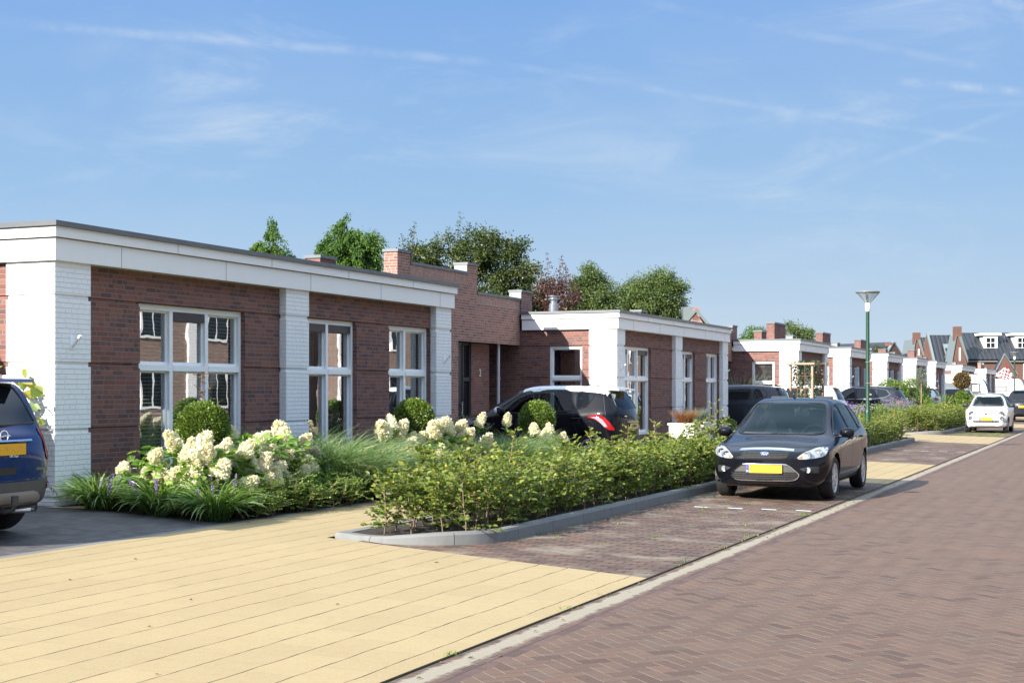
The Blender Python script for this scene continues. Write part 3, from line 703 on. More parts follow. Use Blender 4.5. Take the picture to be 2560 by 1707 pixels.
# front gardens and drives
for nm, x0, x1, y0, y1, mt in [('driveway', -22, -9.5, 3, 13.9, 'drive_brick'), ('garden_soil', -12.1, -9.5, 13.9, 25.5, 'soil'), ('driveway', -18, -9.5, 25.5, 34.9, 'drive_brick'),
                               ('gravel_bed', -12.1, -9.5, 34.9, 46.5, 'gravel'), ('driveway', -18, -9.5, 46.5, 57.1, 'drive_brick'), ('garden_soil', -12.1, -9.5, 57.1, 63.5, 'soil'),
                               ('driveway', -18, -9.5, 63.5, 68.6, 'drive_brick'), ('garden_soil', -12.1, -9.5, 68.6, 74.6, 'soil'), ('driveway', -18, -9.5, 74.6, 80.2, 'drive_brick'),
                               ('garden_soil', -12.1, -9.5, 80.2, 86.4, 'soil'), ('driveway', -18, -9.5, 86.4, 92, 'drive_brick'), ('driveway', -18, -9.5, 97.6, 101.9, 'drive_brick'), ('driveway', -18, -9.5, 108, 118.9, 'drive_brick'), ('driveway', -18, -9.5, 130, 175, 'drive_brick')]:
    sheet(nm, x0, x1, y0, y1, mt, -.002 if mt != 'soil' else -.01)
# a few weeds and stones in the joints near the camera
rng = np.random.default_rng(5); P = []; D = []
for k in range(70):
    if k < 34 and k % 2: continue
    if k < 34: x = -3.80+rng.normal(0, .02); y = rng.uniform(5, 22)
    elif k < 50: x = rng.uniform(-5.9, -3.9); y = rng.uniform(13.5, 25)
    else: x = -5.93+rng.normal(0, .03); y = rng.uniform(13, 46)
    for i in range(rng.integers(5, 26)): P.append((x+rng.normal(0, .035), y+rng.normal(0, .05), gz(x)+.002)); D.append((rng.normal(), rng.normal(), 1.2))
for k in range(260):
    x = rng.uniform(-5.7, -4.0); y = rng.uniform(52.6, 60); 
    for i in range(14): P.append((x+rng.normal(0, .06), y+rng.normal(0, .09), gz(x))); D.append((rng.normal(), rng.normal(), 1.2))
wd = leaves('weeds', P, D, .024, .008, MATS['leaf_low'], None, rng, hexa=False); 
P = []; D = []
for k in range(420):
    u = rng.random()
    if u < .5: x = rng.uniform(-7.5, -6.1); y = rng.uniform(13.4, 25.5); z = gz(x)+.055
    elif u < .7: x = -3.70+rng.normal(0, .08); y = rng.uniform(5, 40); z = .006
    elif u < .9: x = -5.85+abs(rng.normal(0, .15)); y = rng.uniform(13.5, 26); z = gz(x)+.006
    elif u < .92: x = rng.uniform(-9.3, -3.9); y = rng.uniform(5, 13); z = gz(x)+.006
    else: x = -9.3-abs(rng.normal(0, .1))*.5; y = rng.uniform(14, 24); z = gz(x)+.008
    P.append((x, y, z)); D.append((rng.normal(), rng.normal(), .05))
fl = leaves('fallen_leaves', P, D, rng.uniform(.02, .045, len(P)), .02, MATS['dead_leaf'], None, rng, up=(0, 0, 6)); tag(fl, 'small brown fallen leaves scattered on soil and paving', 'fallen leaves', kind='stuff')
tag(wd, 'small green weeds growing in the paving joints', 'weeds', kind='stuff')

# ------------------------------------------------------------------ bungalows
GR = [-.06, .33, 1.155, 1.978, 2.803, 3.205]                  # heights of the recessed courses
def wallbands(mb, axis, plane, t, u0, u1, holes=(), z0=-.06, z1=3.205, grooves=True, m=0, inward=-1):
    """brick wall of thickness t in bands; holes = (ua, ub, za, zb). axis 'x': wall in plane x, runs along y"""
    zs = sorted({z0, z1} | {z for z in GR if z0 < z < z1} | ({z-.062 for z in GR if z0 < z-.062 < z1} if grooves else set()) | {h[k] for h in holes for k in (2, 3) if z0 < h[k] < z1})
    us = sorted({u0, u1} | {h[k] for h in holes for k in (0, 1) if u0 < h[k] < u1})
    for a, b in zip(zs[:-1], zs[1:]):
        zc = (a+b)/2; rec = grooves and any(g-.062 < zc < g for g in GR[1:-1]); off = .02 if rec else 0
        run = None
        for c, d in zip(us[:-1], us[1:]):
            uc = (c+d)/2; hole = any(h[0] < uc < h[1] and h[2] < zc < h[3] for h in holes)
            if hole:
                if run: runs(mb, axis, plane, t, run, a, b, off, inward, m); run = None
            else: run = [c, d] if run is None else [run[0], d]
        if run: runs(mb, axis, plane, t, run, a, b, off, inward, m)
def runs(mb, axis, plane, t, run, a, b, off, inward, m):
    p0 = plane+inward*off; p1 = plane+inward*t
    if axis == 'x': mb.box(p0, p1, run[0], run[1], a, b, m)
    else: mb.box(run[0], run[1], p0, p1, a, b, m)
def pillar(root, x0, x1, y0, y1, ztop=3.205):
    mb = MB()
    for a, b in zip(GR[:-1], GR[1:]):
        b = min(b, ztop); e = .022
        mb.box(x0, x1, y0, y1, a, b-.062 if b < 3.2 else b)
        if b < 3.2: mb.box(x0+e, x1-e, y0+e, y1-e, b-.062, b)
    return mb.build('white_pillar', MATS['white_brick'], root)
def window(root, axis, plane, u0, u1, z0, z1, mull, trans=1.95, vents=(), blind=None, curtains=(), door=(), sgn=1, fr=.06, simple=False):
    """framed window; axis 'x' = lies in a plane x=const facing +x (sgn 1); axis 'y' faces -y"""
    def B(mb, a, b, c, d, e, f, m=0):      # u range a..b, depth c..d behind the outer face, z range e..f
        if axis == 'x': mb.box(plane-c, plane-d, a, b, e, f, m)
        else: mb.box(a, b, plane+c, plane+d, e, f, m)
    f_ = MB(); dp = .11
    B(f_, u0, u1, 0, dp, z1-.075, z1); B(f_, u0, u1, 0, dp, z0, z0+.08)
    B(f_, u0, u0+fr, 0, dp, z0+.08, z1-.075); B(f_, u1-fr, u1, 0, dp, z0+.08, z1-.075)
    cols = [u0+fr]+[c for m_ in mull for c in (m_-.038, m_+.038)]+[u1-fr]
    for m_ in mull: B(f_, m_-.038, m_+.038, 0, dp, z0+.08, z1-.075)
    rows = [(z0+.08, z1-.075)]
    if trans: rows = [(z0+.08, trans-.04), (trans+.04, z1-.075)]
    lights = []
    for i in range(0, len(cols), 2):
        if trans: B(f_, cols[i], cols[i+1], -.012, dp, trans-.04, trans+.04)
        for (a, b) in rows: lights.append((cols[i], cols[i+1], a, b, i//2))
    fo = f_.build('window', MATS['white_paint'], root)
    g = MB(); sh = MB(); vn = MB()
    for (a, b, c, d, ci) in lights:
        s = .028
        if (ci, c > 1.5) in door or True:
            B(sh, a, b, .05, .09, c, c+.045); B(sh, a, b, .05, .09, d-s, d); B(sh, a, a+s, .05, .09, c+.045, d-s); B(sh, b-s, b, .05, .09, c+.045, d-s)
        q = lambda u, z, k=.072: ((plane-k, u, z) if axis == 'x' else (u, plane+k, z))
        pts = [q(a+s, c+.045), q(b-s, c+.045), q(b-s, d-s), q(a+s, d-s)]
        g.face(pts if axis == 'x' else pts)
    sh.build('sash', MATS['white_paint'], fo); g.build('pane', MATS['window_glass'], fo)
    for (ci, hi) in vents:
        a, b = cols[ci*2], cols[ci*2+1]; zt = z1-.075 if hi else trans-.04
        vn = MB(); B(vn, a, b-.02, .0, .05, zt-.13, zt-.005); vn.build('screen_box', MATS['dark_box'], fo)
    if blind:
        bl = MB()
        for (a, b, c, d, ci) in lights:
            if ci not in blind: continue
            z = d-.05
            while z > c+.03:
                k0, k1 = .13, .155
                if axis == 'x': bl.face([(plane-k0, a, z), (plane-k0, b, z), (plane-k1, b, z+.020), (plane-k1, a, z+.020)])
                else: bl.face([(a, plane+k0, z), (b, plane+k0, z), (b, plane+k1, z+.012), (a, plane+k1, z+.012)])
                z -= .05
        bl.build('blind', MATS['blind'], fo)
    for (a, b) in curtains:
        cu = MB(); n = 28; pts = []
        for k in range(n+1):
            u = a+(b-a)*k/n; pts.append((u, .24+.028*math.sin(k*1.9)))
        for (ua, ka), (ub, kb) in zip(pts[:-1], pts[1:]):
            if axis == 'x': cu.face([(plane-ka, ua, z0+.05), (plane-kb, ub, z0+.05), (plane-kb, ub, z1-.02), (plane-ka, ua, z1-.02)])
            else: cu.face([(ua, plane+ka, z0+.05), (ub, plane+kb, z0+.05), (ub, plane+kb, z1-.02), (ua, plane+ka, z1-.02)])
        cu.build('curtain', MATS['curtain'], fo, 60)
    return fo
def shutters(root, u0, u1, z0, z1, plane):
    mb = MB(); mb.box(plane, plane-.04, u0, u0+.06, z0, z1); mb.box(plane, plane-.04, u1-.06, u1, z0, z1); z = z0
    mb.box(plane-.004, plane-.04, u0+.06, u1-.06, z0, z0+.08); mb.box(plane-.004, plane-.04, u0+.06, u1-.06, z1-.08, z1); z = z0+.10
    while z < z1-.1:
        mb.face([(plane-.002, u0+.06, z), (plane-.002, u1-.06, z), (plane-.035, u1-.06, z+.05), (plane-.035, u0+.06, z+.05)]); z += .06
    return mb.build('shutter', MATS['shutter_paint'], root)
plain('shutter_paint', (.42, .48, .55), .5)
XF = -12.0
def coping(mb, x0, x1, y0, y1, z, ov=.03, h=.06, m=0): mb.box(x0-ov, x1+ov, y0-ov, y1+ov, z-h, z, m)
def bungalow(label, Y0, Ln, fronts, pillars, shut=(), side_sky=True, cgap=7.0, chim=(), detail=True, holder=True, name='bungalow', pitchdrop=0.0, sidecut=None, dr=True, low=False):
    r = thing(name, label, 'house', (XF, Y0, 0))
    # all local: x=0 is the pillars' front, y=0 the left corner
    D = 10.0; w = MB()
    wallbands(w, 'x', -.12, .12, .03, Ln-.03, [(a-.001, b+.001, c, d) for (a, b, c, d) in [f[:4] for f in fronts]])
    if sidecut is None: sidecut = (-1.88, -.97, .42, 2.78)
    wallbands(w, 'y', .04, .12, -2.72, -.76, [sidecut], inward=1)
    wallbands(w, 'y', Ln-.04, .12, -D, -.24, [], inward=-1)
    w.box(-D, -2.72, .04, .16, -.06, 3.205)
    w.build('brick_wall', MATS['brick'], r)
    inn = MB()
    inn.box(-3.2, -3.15, .2, Ln-.2, -.05, 3.2); inn.box(-3.15, -.25, .2, Ln-.2, .12, .15, 1)
    for y in (Ln*.33, Ln*.66): inn.box(-3.15, -.5, y, y+.08, .15, 3.2)
    inn.build('interior_wall', [MATS['interior'], MATS['interior_floor']], r)
    # corner pillar is L-shaped: front leg + side leg
    pillar(r, -.76, 0, 0, .66)
    for (a, b) in pillars: pillar(r, -.14, 0, a, b)
    pillar(r, -.24, 0, Ln-.66, Ln)
    fb = MB(); o1, o2 = .05, .09
    def ring(mb, o, z0, z1, t=.05, m=0, back=-2.62):
        mb.box(o-t, o, -o, Ln+o, z0, z1, m); mb.box(back, o-t, -o, -o+t, z0, z1, m); mb.box(back, o-t, Ln+o-t, Ln+o, z0, z1, m)
    ring(fb, o1, 3.205, 3.475); ring(fb, o2, 3.487, 3.615, .10)
    fb.box(-2.62, o1-.05, -o1+.05, Ln+o1-.05, 3.205, 3.23)
    jt = fb
    for k, y in enumerate(np.arange(1.2, Ln, 2.35)):
        jt.box(o1-.01, o1+.0015, y, y+.008, 3.21, 3.47, 1); (jt.box(o2-.01, o2+.0015, y+1.15, y+1.158, 3.49, 3.61, 1) if y+1.2 < Ln else None)
    jt.box(-1.5, -1.492, -o1-.0015, -o1+.01, 3.21, 3.47, 1)
    fb.build('fascia', [MATS['white_board'], MATS['concrete']], r)
    rt = MB(); o3 = .125
    rt.box(o3-.12, o3, -o3, Ln+o3, 3.618, 3.68); rt.box(-2.64, o3-.12, -o3, -o3+.12, 3.618, 3.68); rt.box(-2.64, o3-.12, Ln+o3-.12, Ln+o3, 3.618, 3.68)
    rt.build('roof_edge', MATS['zinc'], r)
    rf = MB(); rf.box(-D-4, o3-.13, -o3+.13, Ln+o3-.13, 3.56, 3.63); rf.build('flat_roof', MATS['roofing'], r)
    # windows
    for f in fronts:
        a, b, c, d, mull, tr, kw = f; window(r, 'x', -.20, a, b, c, d, mull, tr, **kw)
    sa, sb, sc, sd = sidecut
    window(r, 'y', .10, sa, sb, sc, sd, [], 1.93, blind=(0,) if not detail else None)
    for (a, b, z0, z1) in shut: shutters(r, a, b, z0, z1, -.075)
    # entrance wall set back on the left, with stepped parapet
    g = cgap; X0, X1 = -2.70, -3.04; p = MB(); cp = MB(); sd = MB(); lt = MB()
    zl = 2.81; ent = 3.8 if g > 6 else 2.2
    lo = -g
    steps = [(-6.93, -6.30, 4.73, 0), (-6.30, -3.30, 4.50, 1), (-3.30, -2.70, 4.73, 0), (-2.70, .10, 4.05, 1), (.10, .86, 4.28, 0)]
    if g < 6: steps = [(-2.70, .10, 4.05, 1), (.10, .86, 4.28, 0)]
    for (a, b, z, sol) in steps:
        zb = zl if b < .11 else 3.62
        if a >= .05: zb = 3.62
        bb = min(b, .0) if a < 0 else b
        zb0 = zl if bb > -3.8+.01 else -.06
        if a < -3.8 < bb:
            p.box(X0, X1, a, -3.8, -.06, z-.06-(.23 if sol else 0)); p.box(X0, X1, -3.8, bb, zl, z-.06-(.23 if sol else 0))
        else: p.box(X0, X1, a, bb, zb if a >= .05 else zb0, z-.06-(.23 if sol else 0))
        if sol: sd.box(X0, X1, a, bb, z-.29, z-.06)
        coping(cp, X1, X0, a, b, z, .025)
    first = steps[0][0]
    if g > -first: p.box(X0, X1, -g-.0, first, -.06, 3.7)
    for (a, b, za, zb) in ([(-6.30, 0, 4.5, 4.73)] if g > 6 else []): cp.box(X1-.025, X0+.025, -6.305, -6.27, 4.5, 4.73)
    # light metal cheeks on the raised blocks
    for (y, za, zb) in (((-3.30, 4.50, 4.67),) if g > 6 else ())+((.10, 4.05, 4.22),): lt = MB(); lt.box(X1-.0, X0+.0, y-.012, y-.001, za, zb); lt.build('coping_cheek', MATS['zinc_light'], r)
    p.build('entrance_wall', MATS['brick_pale'], r); sd.build('soldier_course', MATS['soldier'], r); cp.build('coping', MATS['zinc'], r)
    if dr:
        # recess: door wall, passage, soffit
        q = MB(); xd = -3.0
        q.box(xd-.05, xd-.20, -3.8, -3.55, -.06, zl); q.box(xd-.05, xd-.20, -2.30, -1.2, -.06, zl); q.box(xd-.2, xd-1.6, -1.32, -1.2, -.06, zl)
        q.build('recess_wall', MATS['brick'], r)
        s = MB(); s.box(-2.72, -5.2, -3.8, 0.03, zl, zl+.04); s.build('soffit', MATS['dark_paint'], r)
        d = MB(); d.box(xd-.1, xd-.16, -3.53, -2.75, .2, 2.75); d.box(xd-.08, xd-.16, -3.55, -3.53, .2, 2.78); d.box(xd-.08, xd-.16, -2.75, -2.68, .2, 2.78); d.box(xd-.08, xd-.16, -2.36, -2.30, .2, 2.78); d.box(xd-.08, xd-.16, -3.53, -2.3, 2.75, 2.80); d.box(xd-.08, xd-.16, -2.68, -2.36, 1.85, 1.95)
        do = d.build('front_door', MATS['dark_paint'], r)
        h = MB(); h.tube([(xd-.04, -2.85, 1.0), (xd-.04, -2.85, 1.35)], .014); h.box(xd-.06, xd-.1, -2.87, -2.83, 1.05, 1.09); h.box(xd-.06, xd-.1, -2.87, -2.83, 1.27, 1.31); h.build('handle', MATS['steel'], do)
        h = MB(); h.box(xd-.092, xd-.1, -3.3, -3.0, .98, 1.03); h.build('letterbox', MATS['steel'], do)
        gl = MB(); gl.face([(xd-.12, -2.68, .25), (xd-.12, -2.36, .25), (xd-.12, -2.36, 2.75), (xd-.12, -2.68, 2.75)]); gl.build('pane', MATS['tinted_glass'], do)
        b = MB(); b.box(-5.2, -5.15, -3.8, .03, -.05, zl); b.build('passage_gate', MATS['dark_paint'], r)
        dp = MB(); dp.tube([(-2.86, -1.05, .0), (-2.86, -1.05, zl)], .042, 12); dp.tube([(-2.86, -1.05, 1.90), (-2.86, -1.05, 1.96)], .050, 12); dp.build('downpipe', MATS['downpipe'], r, 40)
        l_ = MB(); l_.lathe([(.0, zl-.09), (.13, zl-.085), (.15, zl-.06), (.13, zl-.03), (.05, zl-.02), (.05, zl)], 16, (-2.95, -3.45, 0)); l_.build('porch_lamp', MATS['zinc_light'], r, 40)
    if holder:
        for yy in (.30, Ln-.33):
            h = MB(); h.box(0, .012, yy-.035, yy+.035, 2.13, 2.30); h.tube([(.01, yy, 2.16), (.14, yy+.0, 2.30)], .020, 10); h.build('flag_holder', MATS['white_paint'], r, 40)
    for i, (x0, x1, y0, y1, z) in enumerate(chim):
        c = MB(); c.box(x0, x1, y0, y1, 3.55, z-.06); co = c.build('chimney', MATS['brick'], r)
        c = MB(); coping(c, x0, x1, y0, y1, z, .03, .07); c.build('chimney_cap', MATS['zinc'], co)
    return r
W = dict
h1 = bungalow('nearest white-framed brick bungalow with three tall windows behind the hydrangeas', 13.95, 11.2,
    [(1.80, 4.30, .42, 2.79, [2.59, 3.43], 1.93, W(vents=((1, True),), blind=(0, 1, 2), curtains=((2.42, 2.56), (3.26, 3.40), (4.0, 4.24)))),
     (6.03, 7.69, .42, 2.79, [6.83], 1.93, W(vents=((0, True), (1, True)), curtains=((6.56, 6.79), (7.33, 7.62)))),
     (8.88, 10.52, .42, 2.79, [9.62], 1.93, W(curtains=((9.30, 9.60), (9.95, 10.45))))],
    [(5.25, 5.93)], chim=[(-5.4, -5.0, 14.7, 15.4, 4.73)], cgap=9)
# house number next to the door
def text(body, size, mat, parent, loc, rot, ext=.004, name='lettering', shear=0.0, sx=1.0, bold=0.0):
    c = bpy.data.curves.new(name, 'FONT'); c.body = body; c.size = size; c.extrude = ext; c.align_x = 'CENTER'; c.align_y = 'CENTER'; c.shear = shear; c.offset = bold
    tmp = bpy.data.objects.new(name, c); COL.objects.link(tmp); dg = bpy.context.evaluated_depsgraph_get(); me = bpy.data.meshes.new_from_object(tmp.evaluated_get(dg))
    COL.objects.unlink(tmp); bpy.data.objects.remove(tmp); me.materials.clear(); me.materials.append(MATS[mat]); o = bpy.data.objects.new(name, me); COL.objects.link(o); o.parent = parent
    o.location = loc; o.rotation_euler = rot; o.scale = (sx, 1, 1); return o
h2 = bungalow('white-framed brick bungalow behind the parked white-roofed black hatchback', 35.0, 11.2,
    [(.68, 3.25, .42, 2.79, [1.45, 2.27], 1.93, W(vents=((0, True), (2, True)), curtains=((1.8, 2.2), (2.75, 3.2)))),
     (5.95, 7.68, .42, 2.79, [6.85], 1.93, W(vents=((0, True), (1, True)), curtains=((7.2, 7.64),))),
     (9.0, 10.52, .42, 2.79, [9.72], 1.93, W(curtains=((9.1, 9.5), (9.85, 10.45))))],
    [(5.25, 5.93)], cgap=7.0, chim=[(-3.05, -2.7, 10.3, 10.9, 4.28)])
text('2', .26, 'white_ink', h2, (-3.04, -1.78, 2.06), (PI/2, 0, PI/2), name='house_number')
sm = lambda a, b, n=1, v=(): (a, b, .42, 2.79, [a+(b-a)*.5] if n == 2 else [], 1.93, W(vents=v))
h3 = bungalow('white-framed bungalow behind the ivy trellis, teal sign in its side window', 57.2, 6.2, [sm(1.9, 4.1, 2)], [], cgap=5.5,
    chim=[(-3.05, -2.68, 7.6, 9.9, 4.73), (-3.05, -2.7, 5.2, 6.1, 4.26)], detail=False)
mb = MB(); mb.box(-1.80, -1.50, .18, .20, 2.02, 2.16); mb.box(-1.80, -1.56, .18, .20, 1.76, 1.88); mb.build('window_sign', MATS['teal'], h3)
sh4 = [(1.96, 2.75, .42, 2.72), (4.65, 5.45, .42, 2.72)]
h4 = bungalow('small white bungalow with pale blue shutters, right behind the street lamp', 68.7, 6.0, [sm(2.85, 3.95)], [], sh4, cgap=5.3, chim=[(-3.05, -2.68, 7.4, 9.6, 4.70)], detail=False)
h5 = bungalow('small white bungalow with blue shutters rising over the round green bush', 80.3, 6.0, [sm(2.95, 3.95)], [], sh4, cgap=5.3, chim=[(-3.05, -2.68, 7.6, 9.6, 4.70)], detail=False)
h6 = bungalow('small white bungalow partly veiled by the thin grey-leaved tree', 92.0, 5.6, [sm(2.7, 3.6)], [], [(1.8, 2.6, .42, 2.72), (3.8, 4.6, .42, 2.72)], cgap=5.3, detail=False)
h7 = bungalow('narrow white bungalow just left of the dark car and caravans', 101.9, 6.1, [sm(2.83, 3.97)], [], [(4.5, 5.4, .42, 2.72)], cgap=4.0, chim=[(-3.2, -2.7, 10, 11.2, 4.7)], detail=False)
h8 = bungalow('white bungalow behind the rounded grey and white caravan', 118.9, 11.0, [sm(2.0, 4.0), sm(6.5, 8.0)], [(5.2, 5.9)], cgap=5.5, chim=[(-6, -5.4, -3, -2, 4.9)], detail=False)
h9 = bungalow('white bungalow flying the red and white checked flag', 140.6, 11.0, [sm(2.0, 4.0), sm(6.5, 8.0)], [(5.2, 5.9)], cgap=5.5, detail=False, chim=[(-6, -5.4, -3, -2, 4.9)])
h10 = bungalow('farthest white bungalow corner beside the second street lamp', 173.0, 6.0, [sm(2.0, 4.0)], [], cgap=7, detail=False, dr=False)
# flue on the second bungalow's roof
x, y = cw(1384, 40.5); fl = MB(); fl.lathe([(.09, 3.6), (.09, 3.78), (.13, 3.80), (.13, 4.02), (.09, 4.04), (.09, 4.14), (.16, 4.15), (.16, 4.17), (.10, 4.18), (.10, 4.22), (.16, 4.23), (.16, 4.25), (0, 4.26)], 20)
o = fl.build('flue', MATS['steel'], h2, 40); o.location = (x-XF, y-35.0, .03)
# flag on the ninth bungalow
# ------------------------------------------------------------------ two-storey houses far behind
def gable_house(label, cx, cy, rot, Lx, Dp, eave, ridge, name='row_house', wall='brick_red', chim=(), dorm=(), skyl=(), wins=(), slit=None, cat='house'):
    """ridge runs along local x, front faces local -y"""
    r = thing(name, label, cat, (cx, cy, 0), rot)
    w = MB(); w.box(0, Lx, 0, Dp, -.1, eave)
    for x in (0, Lx-.25): w.prism([(0, eave), (Dp, eave), (Dp/2, ridge+.12)], 'x', x, x+.25)
    w.build('wall', MATS[wall], r)
    rf = MB(); n_ = .12; o = .3; sl = (ridge-eave)/(Dp/2)
    rf.prism([(-o, eave-o*sl), (Dp/2, ridge), (Dp/2, ridge+n_), (-o, eave-o*sl+n_)], 'x', .26, Lx-.26); rf.prism([(Dp+o, eave-o*sl), (Dp+o, eave-o*sl+n_), (Dp/2, ridge+n_), (Dp/2, ridge)], 'x', .26, Lx-.26)
    rf.build('roof', MATS['roof_tile'], r)
    v = MB()
    for x in (-.04, Lx-.28):
        v.prism([(-.1, eave-.1), (-.1, eave+.35), (Dp/2, ridge+.5), (Dp/2, ridge+.10)], 'x', x, x+.32); v.prism([(Dp+.1, eave-.1), (Dp/2, ridge+.10), (Dp/2, ridge+.5), (Dp+.1, eave+.35)], 'x', x, x+.32)
    v.build('verge', MATS['zinc_light'], r)
    g = MB(); g.box(.3, Lx-.3, -.42, -.28, eave-.5, eave-.36); g.build('gutter', MATS['zinc_light'], r)
    for (x, y, wx, wy, z) in chim:
        c = MB(); c.box(x, x+wx, y, y+wy, eave, z); c.build('chimney', MATS[wall], r)
    for (x, z) in dorm:
        yy = (z-eave)/sl; d = MB(); d.box(x, x+1.9, yy+.2, yy+2.2, z, z+2.0); do = d.build('dormer', MATS['white_paint'], r)
        d = MB(); d.box(x-.45, x+2.35, yy-.05, yy+2.8, z+2.0, z+2.3); d.build('dormer_roof', MATS['white_paint'], do)
        d = MB()
        for a in (.40, 1.0):
            for b in (.35, 1.05): d.box(x+a, x+a+.5, yy+.17, yy+.19, z+b, z+b+.6)
        d.build('pane', MATS['tinted_glass'], do)
    for (x, z) in skyl:
        yy = (z-eave)/sl; d = MB()
        q = lambda a, t, k: (x+a, yy+t*.50-k*.7, z+t*.50*sl+k)
        d.face([q(0, 0, .25), q(1.5, 0, .25), q(1.5, 2.2, .25), q(0, 2.2, .25)]); so = d.build('skylight', MATS['zinc_light'], r)
        d = MB(); d.face([q(.15, .2, .29), (q(1.35, .2, .29)), q(1.35, 1.2, .29), q(.15, 1.2, .29)]); d.build('pane', MATS['tinted_glass'], so)
    for (x, z, ww, hh) in wins:
        d = MB(); d.box(x-.08, x+ww+.08, -.05, -.004, z-.08, z+hh+.08); wo = d.build('window', MATS['white_paint'], r)
        d = MB(); d.box(x, x+ww/2-.05, -.055, -.052, z, z+hh); d.box(x+ww/2+.05, x+ww, -.055, -.052, z, z+hh); d.build('pane', MATS['tinted_glass'], wo)
    return r
def P2(px, Z): return cw(px, Z)
def zat(py, Z): return CAMZ+(976-py)/FPX*Z
x, y = P2(2412, 195)
far1 = gable_house('long row house with dark tiled roof and two white dormers', x, y, TH, 24, 9.0, 6.0, 9.5, chim=[], dorm=[(2480-2412 and 3.1, 7.15), (7.4, 7.15)], wins=[(8.0, 3.2, 1.4, 2.0), (2.0, 2.8, 1.1, 1.4)])
x, y = P2(2381, 192)
def front_gable(label, x, y, wd, eave, ridge, dep, chz, slz, name='gable_house', wall='brick_red', cat='house'):
    r = thing(name, label, cat, (x, y, 0), TH); w = MB(); ap = wd*.42
    w.box(0, wd, 0, dep, -.1, eave); w.prism([(0, eave), (wd, eave), (ap+.25, ridge), (ap-.25, ridge)], 'y', 0, dep); w.build('wall', MATS[wall], r)
    v = MB(); v.prism([(wd+.1, eave+.1), (wd+.1, eave+.75), (ap+.35, ridge+.25), (ap+.1, ridge+.2), (ap+.1, ridge-.2)], 'y', -.15, dep); v.prism([(-.1, eave-.1), (ap-.3, ridge+.1), (ap-.3, ridge+.35), (-.1, eave+.1)], 'y', -.15, dep); v.build('verge', MATS['zinc_light'], r)
    c = MB(); c.box(ap-.42, ap+.46, .1, 1.2, ridge-1.2, chz); c.build('chimney', MATS[wall], r)
    s = MB(); s.box(wd*.45, wd*.45+.22, -.04, -.004, slz, slz+1.7); s.build('slit_window', MATS['white_paint'], r)
    s = MB(); s.box(wd*.5, wd*.5+.7, -.04, -.004, slz-3.1, slz-1.6); s.build('window', MATS['white_paint'], r)
    return r
front_gable('steep brick gable with the tallest chimney, left of the long row house', x, y, 1.95, 5.2, 8.6, 3, zat(816, 192), 5.6)
x, y = P2(2335, 203)
gable_house('steep dark roofed house with skylight between two brick gables', x, y, TH, 3.6, 7.0, 5.0, 9.45, skyl=[(1.9, 6.6)], name='row_house')
x, y = P2(2281, 208)
front_gable('narrow brick gable with small chimney at the row\'s left end', x, y, 1.8, 5.4, 8.7, 6, zat(831, 208), 5.9)
x, y = P2(2297, 211)
gable_house('dark tiled roof piece right of the narrow brick gable', x, y, TH, 2.4, 6.0, 5.2, 9.4, name='row_house')
def brick_gable(label, px0, px1, apx, Z, ez, rz, dep=9, rot=TH, chz=None, name='gable_house', wall='brick_red', chw=.7, box=False):
    x, y = P2(px0, Z); wd = (px1-px0)*Z/FPX; ap = (apx-px0)*Z/FPX; r = thing(name, label, 'house', (x, y, 0), rot); w = MB()
    w.box(0, wd, 0, dep, -.1, ez); w.prism([(0, ez), (wd, ez), (ap, rz)], 'y', 0, .3); w.build('wall', MATS[wall], r)
    f = MB(); s = .15; f.prism([(-.2, ez-.1), (ap, rz-.02), (ap, rz+s), (-.2, ez+s-.1)], 'y', .3, dep); f.prism([(wd+.2, ez-.1), (wd+.2, ez+s-.1), (ap, rz+s), (ap, rz-.02)], 'y', .3, dep); f.build('roof', MATS['roof_tile'], r)
    v = MB(); v.prism([(-.2, ez-.1), (ap, rz+.05), (ap, rz+.22), (-.2, ez+.1)], 'y', -.05, .3); v.prism([(wd+.2, ez-.1), (wd+.2, ez+.1), (ap, rz+.22), (ap, rz+.05)], 'y', -.05, .3); v.build('verge', MATS['zinc_light'], r)
    if chz:
        c = MB(); c.box(ap-chw/2, ap+chw/2, .0, .9, rz-.3, chz); c.build('chimney', MATS[wall], r)
    if box:
        c = MB(); c.box(ap-.54, ap-.14, .02, .42, rz-.75, chz+.01); c.build('chimney_box', MATS['zinc_light'], r)
    return r
brick_gable('low brick gable with small chimney seen over the shuttered bungalows', 2216, 2272, 2242, 150, 5.1, 6.55, 9, TH+.55, zat(856, 150))
brick_gable('small brick gable with light metal chimney box behind the second bungalow', 1706, 1772, 1740, 62, 4.2, 4.95, 5, TH, zat(768, 62), wall='brick_pale', chw=.30, box=True)
brick_gable('brick gable low on the skyline directly behind the far flat roofs', 2490, 2540, 2512, 178, 3.6, 6.0, 1.2)
brick_gable('grey roof gable peeping out beside the narrow brick gable', 2274, 2300, 2287, 170, 3.9, 5.9, 5, wall='brick_pale')
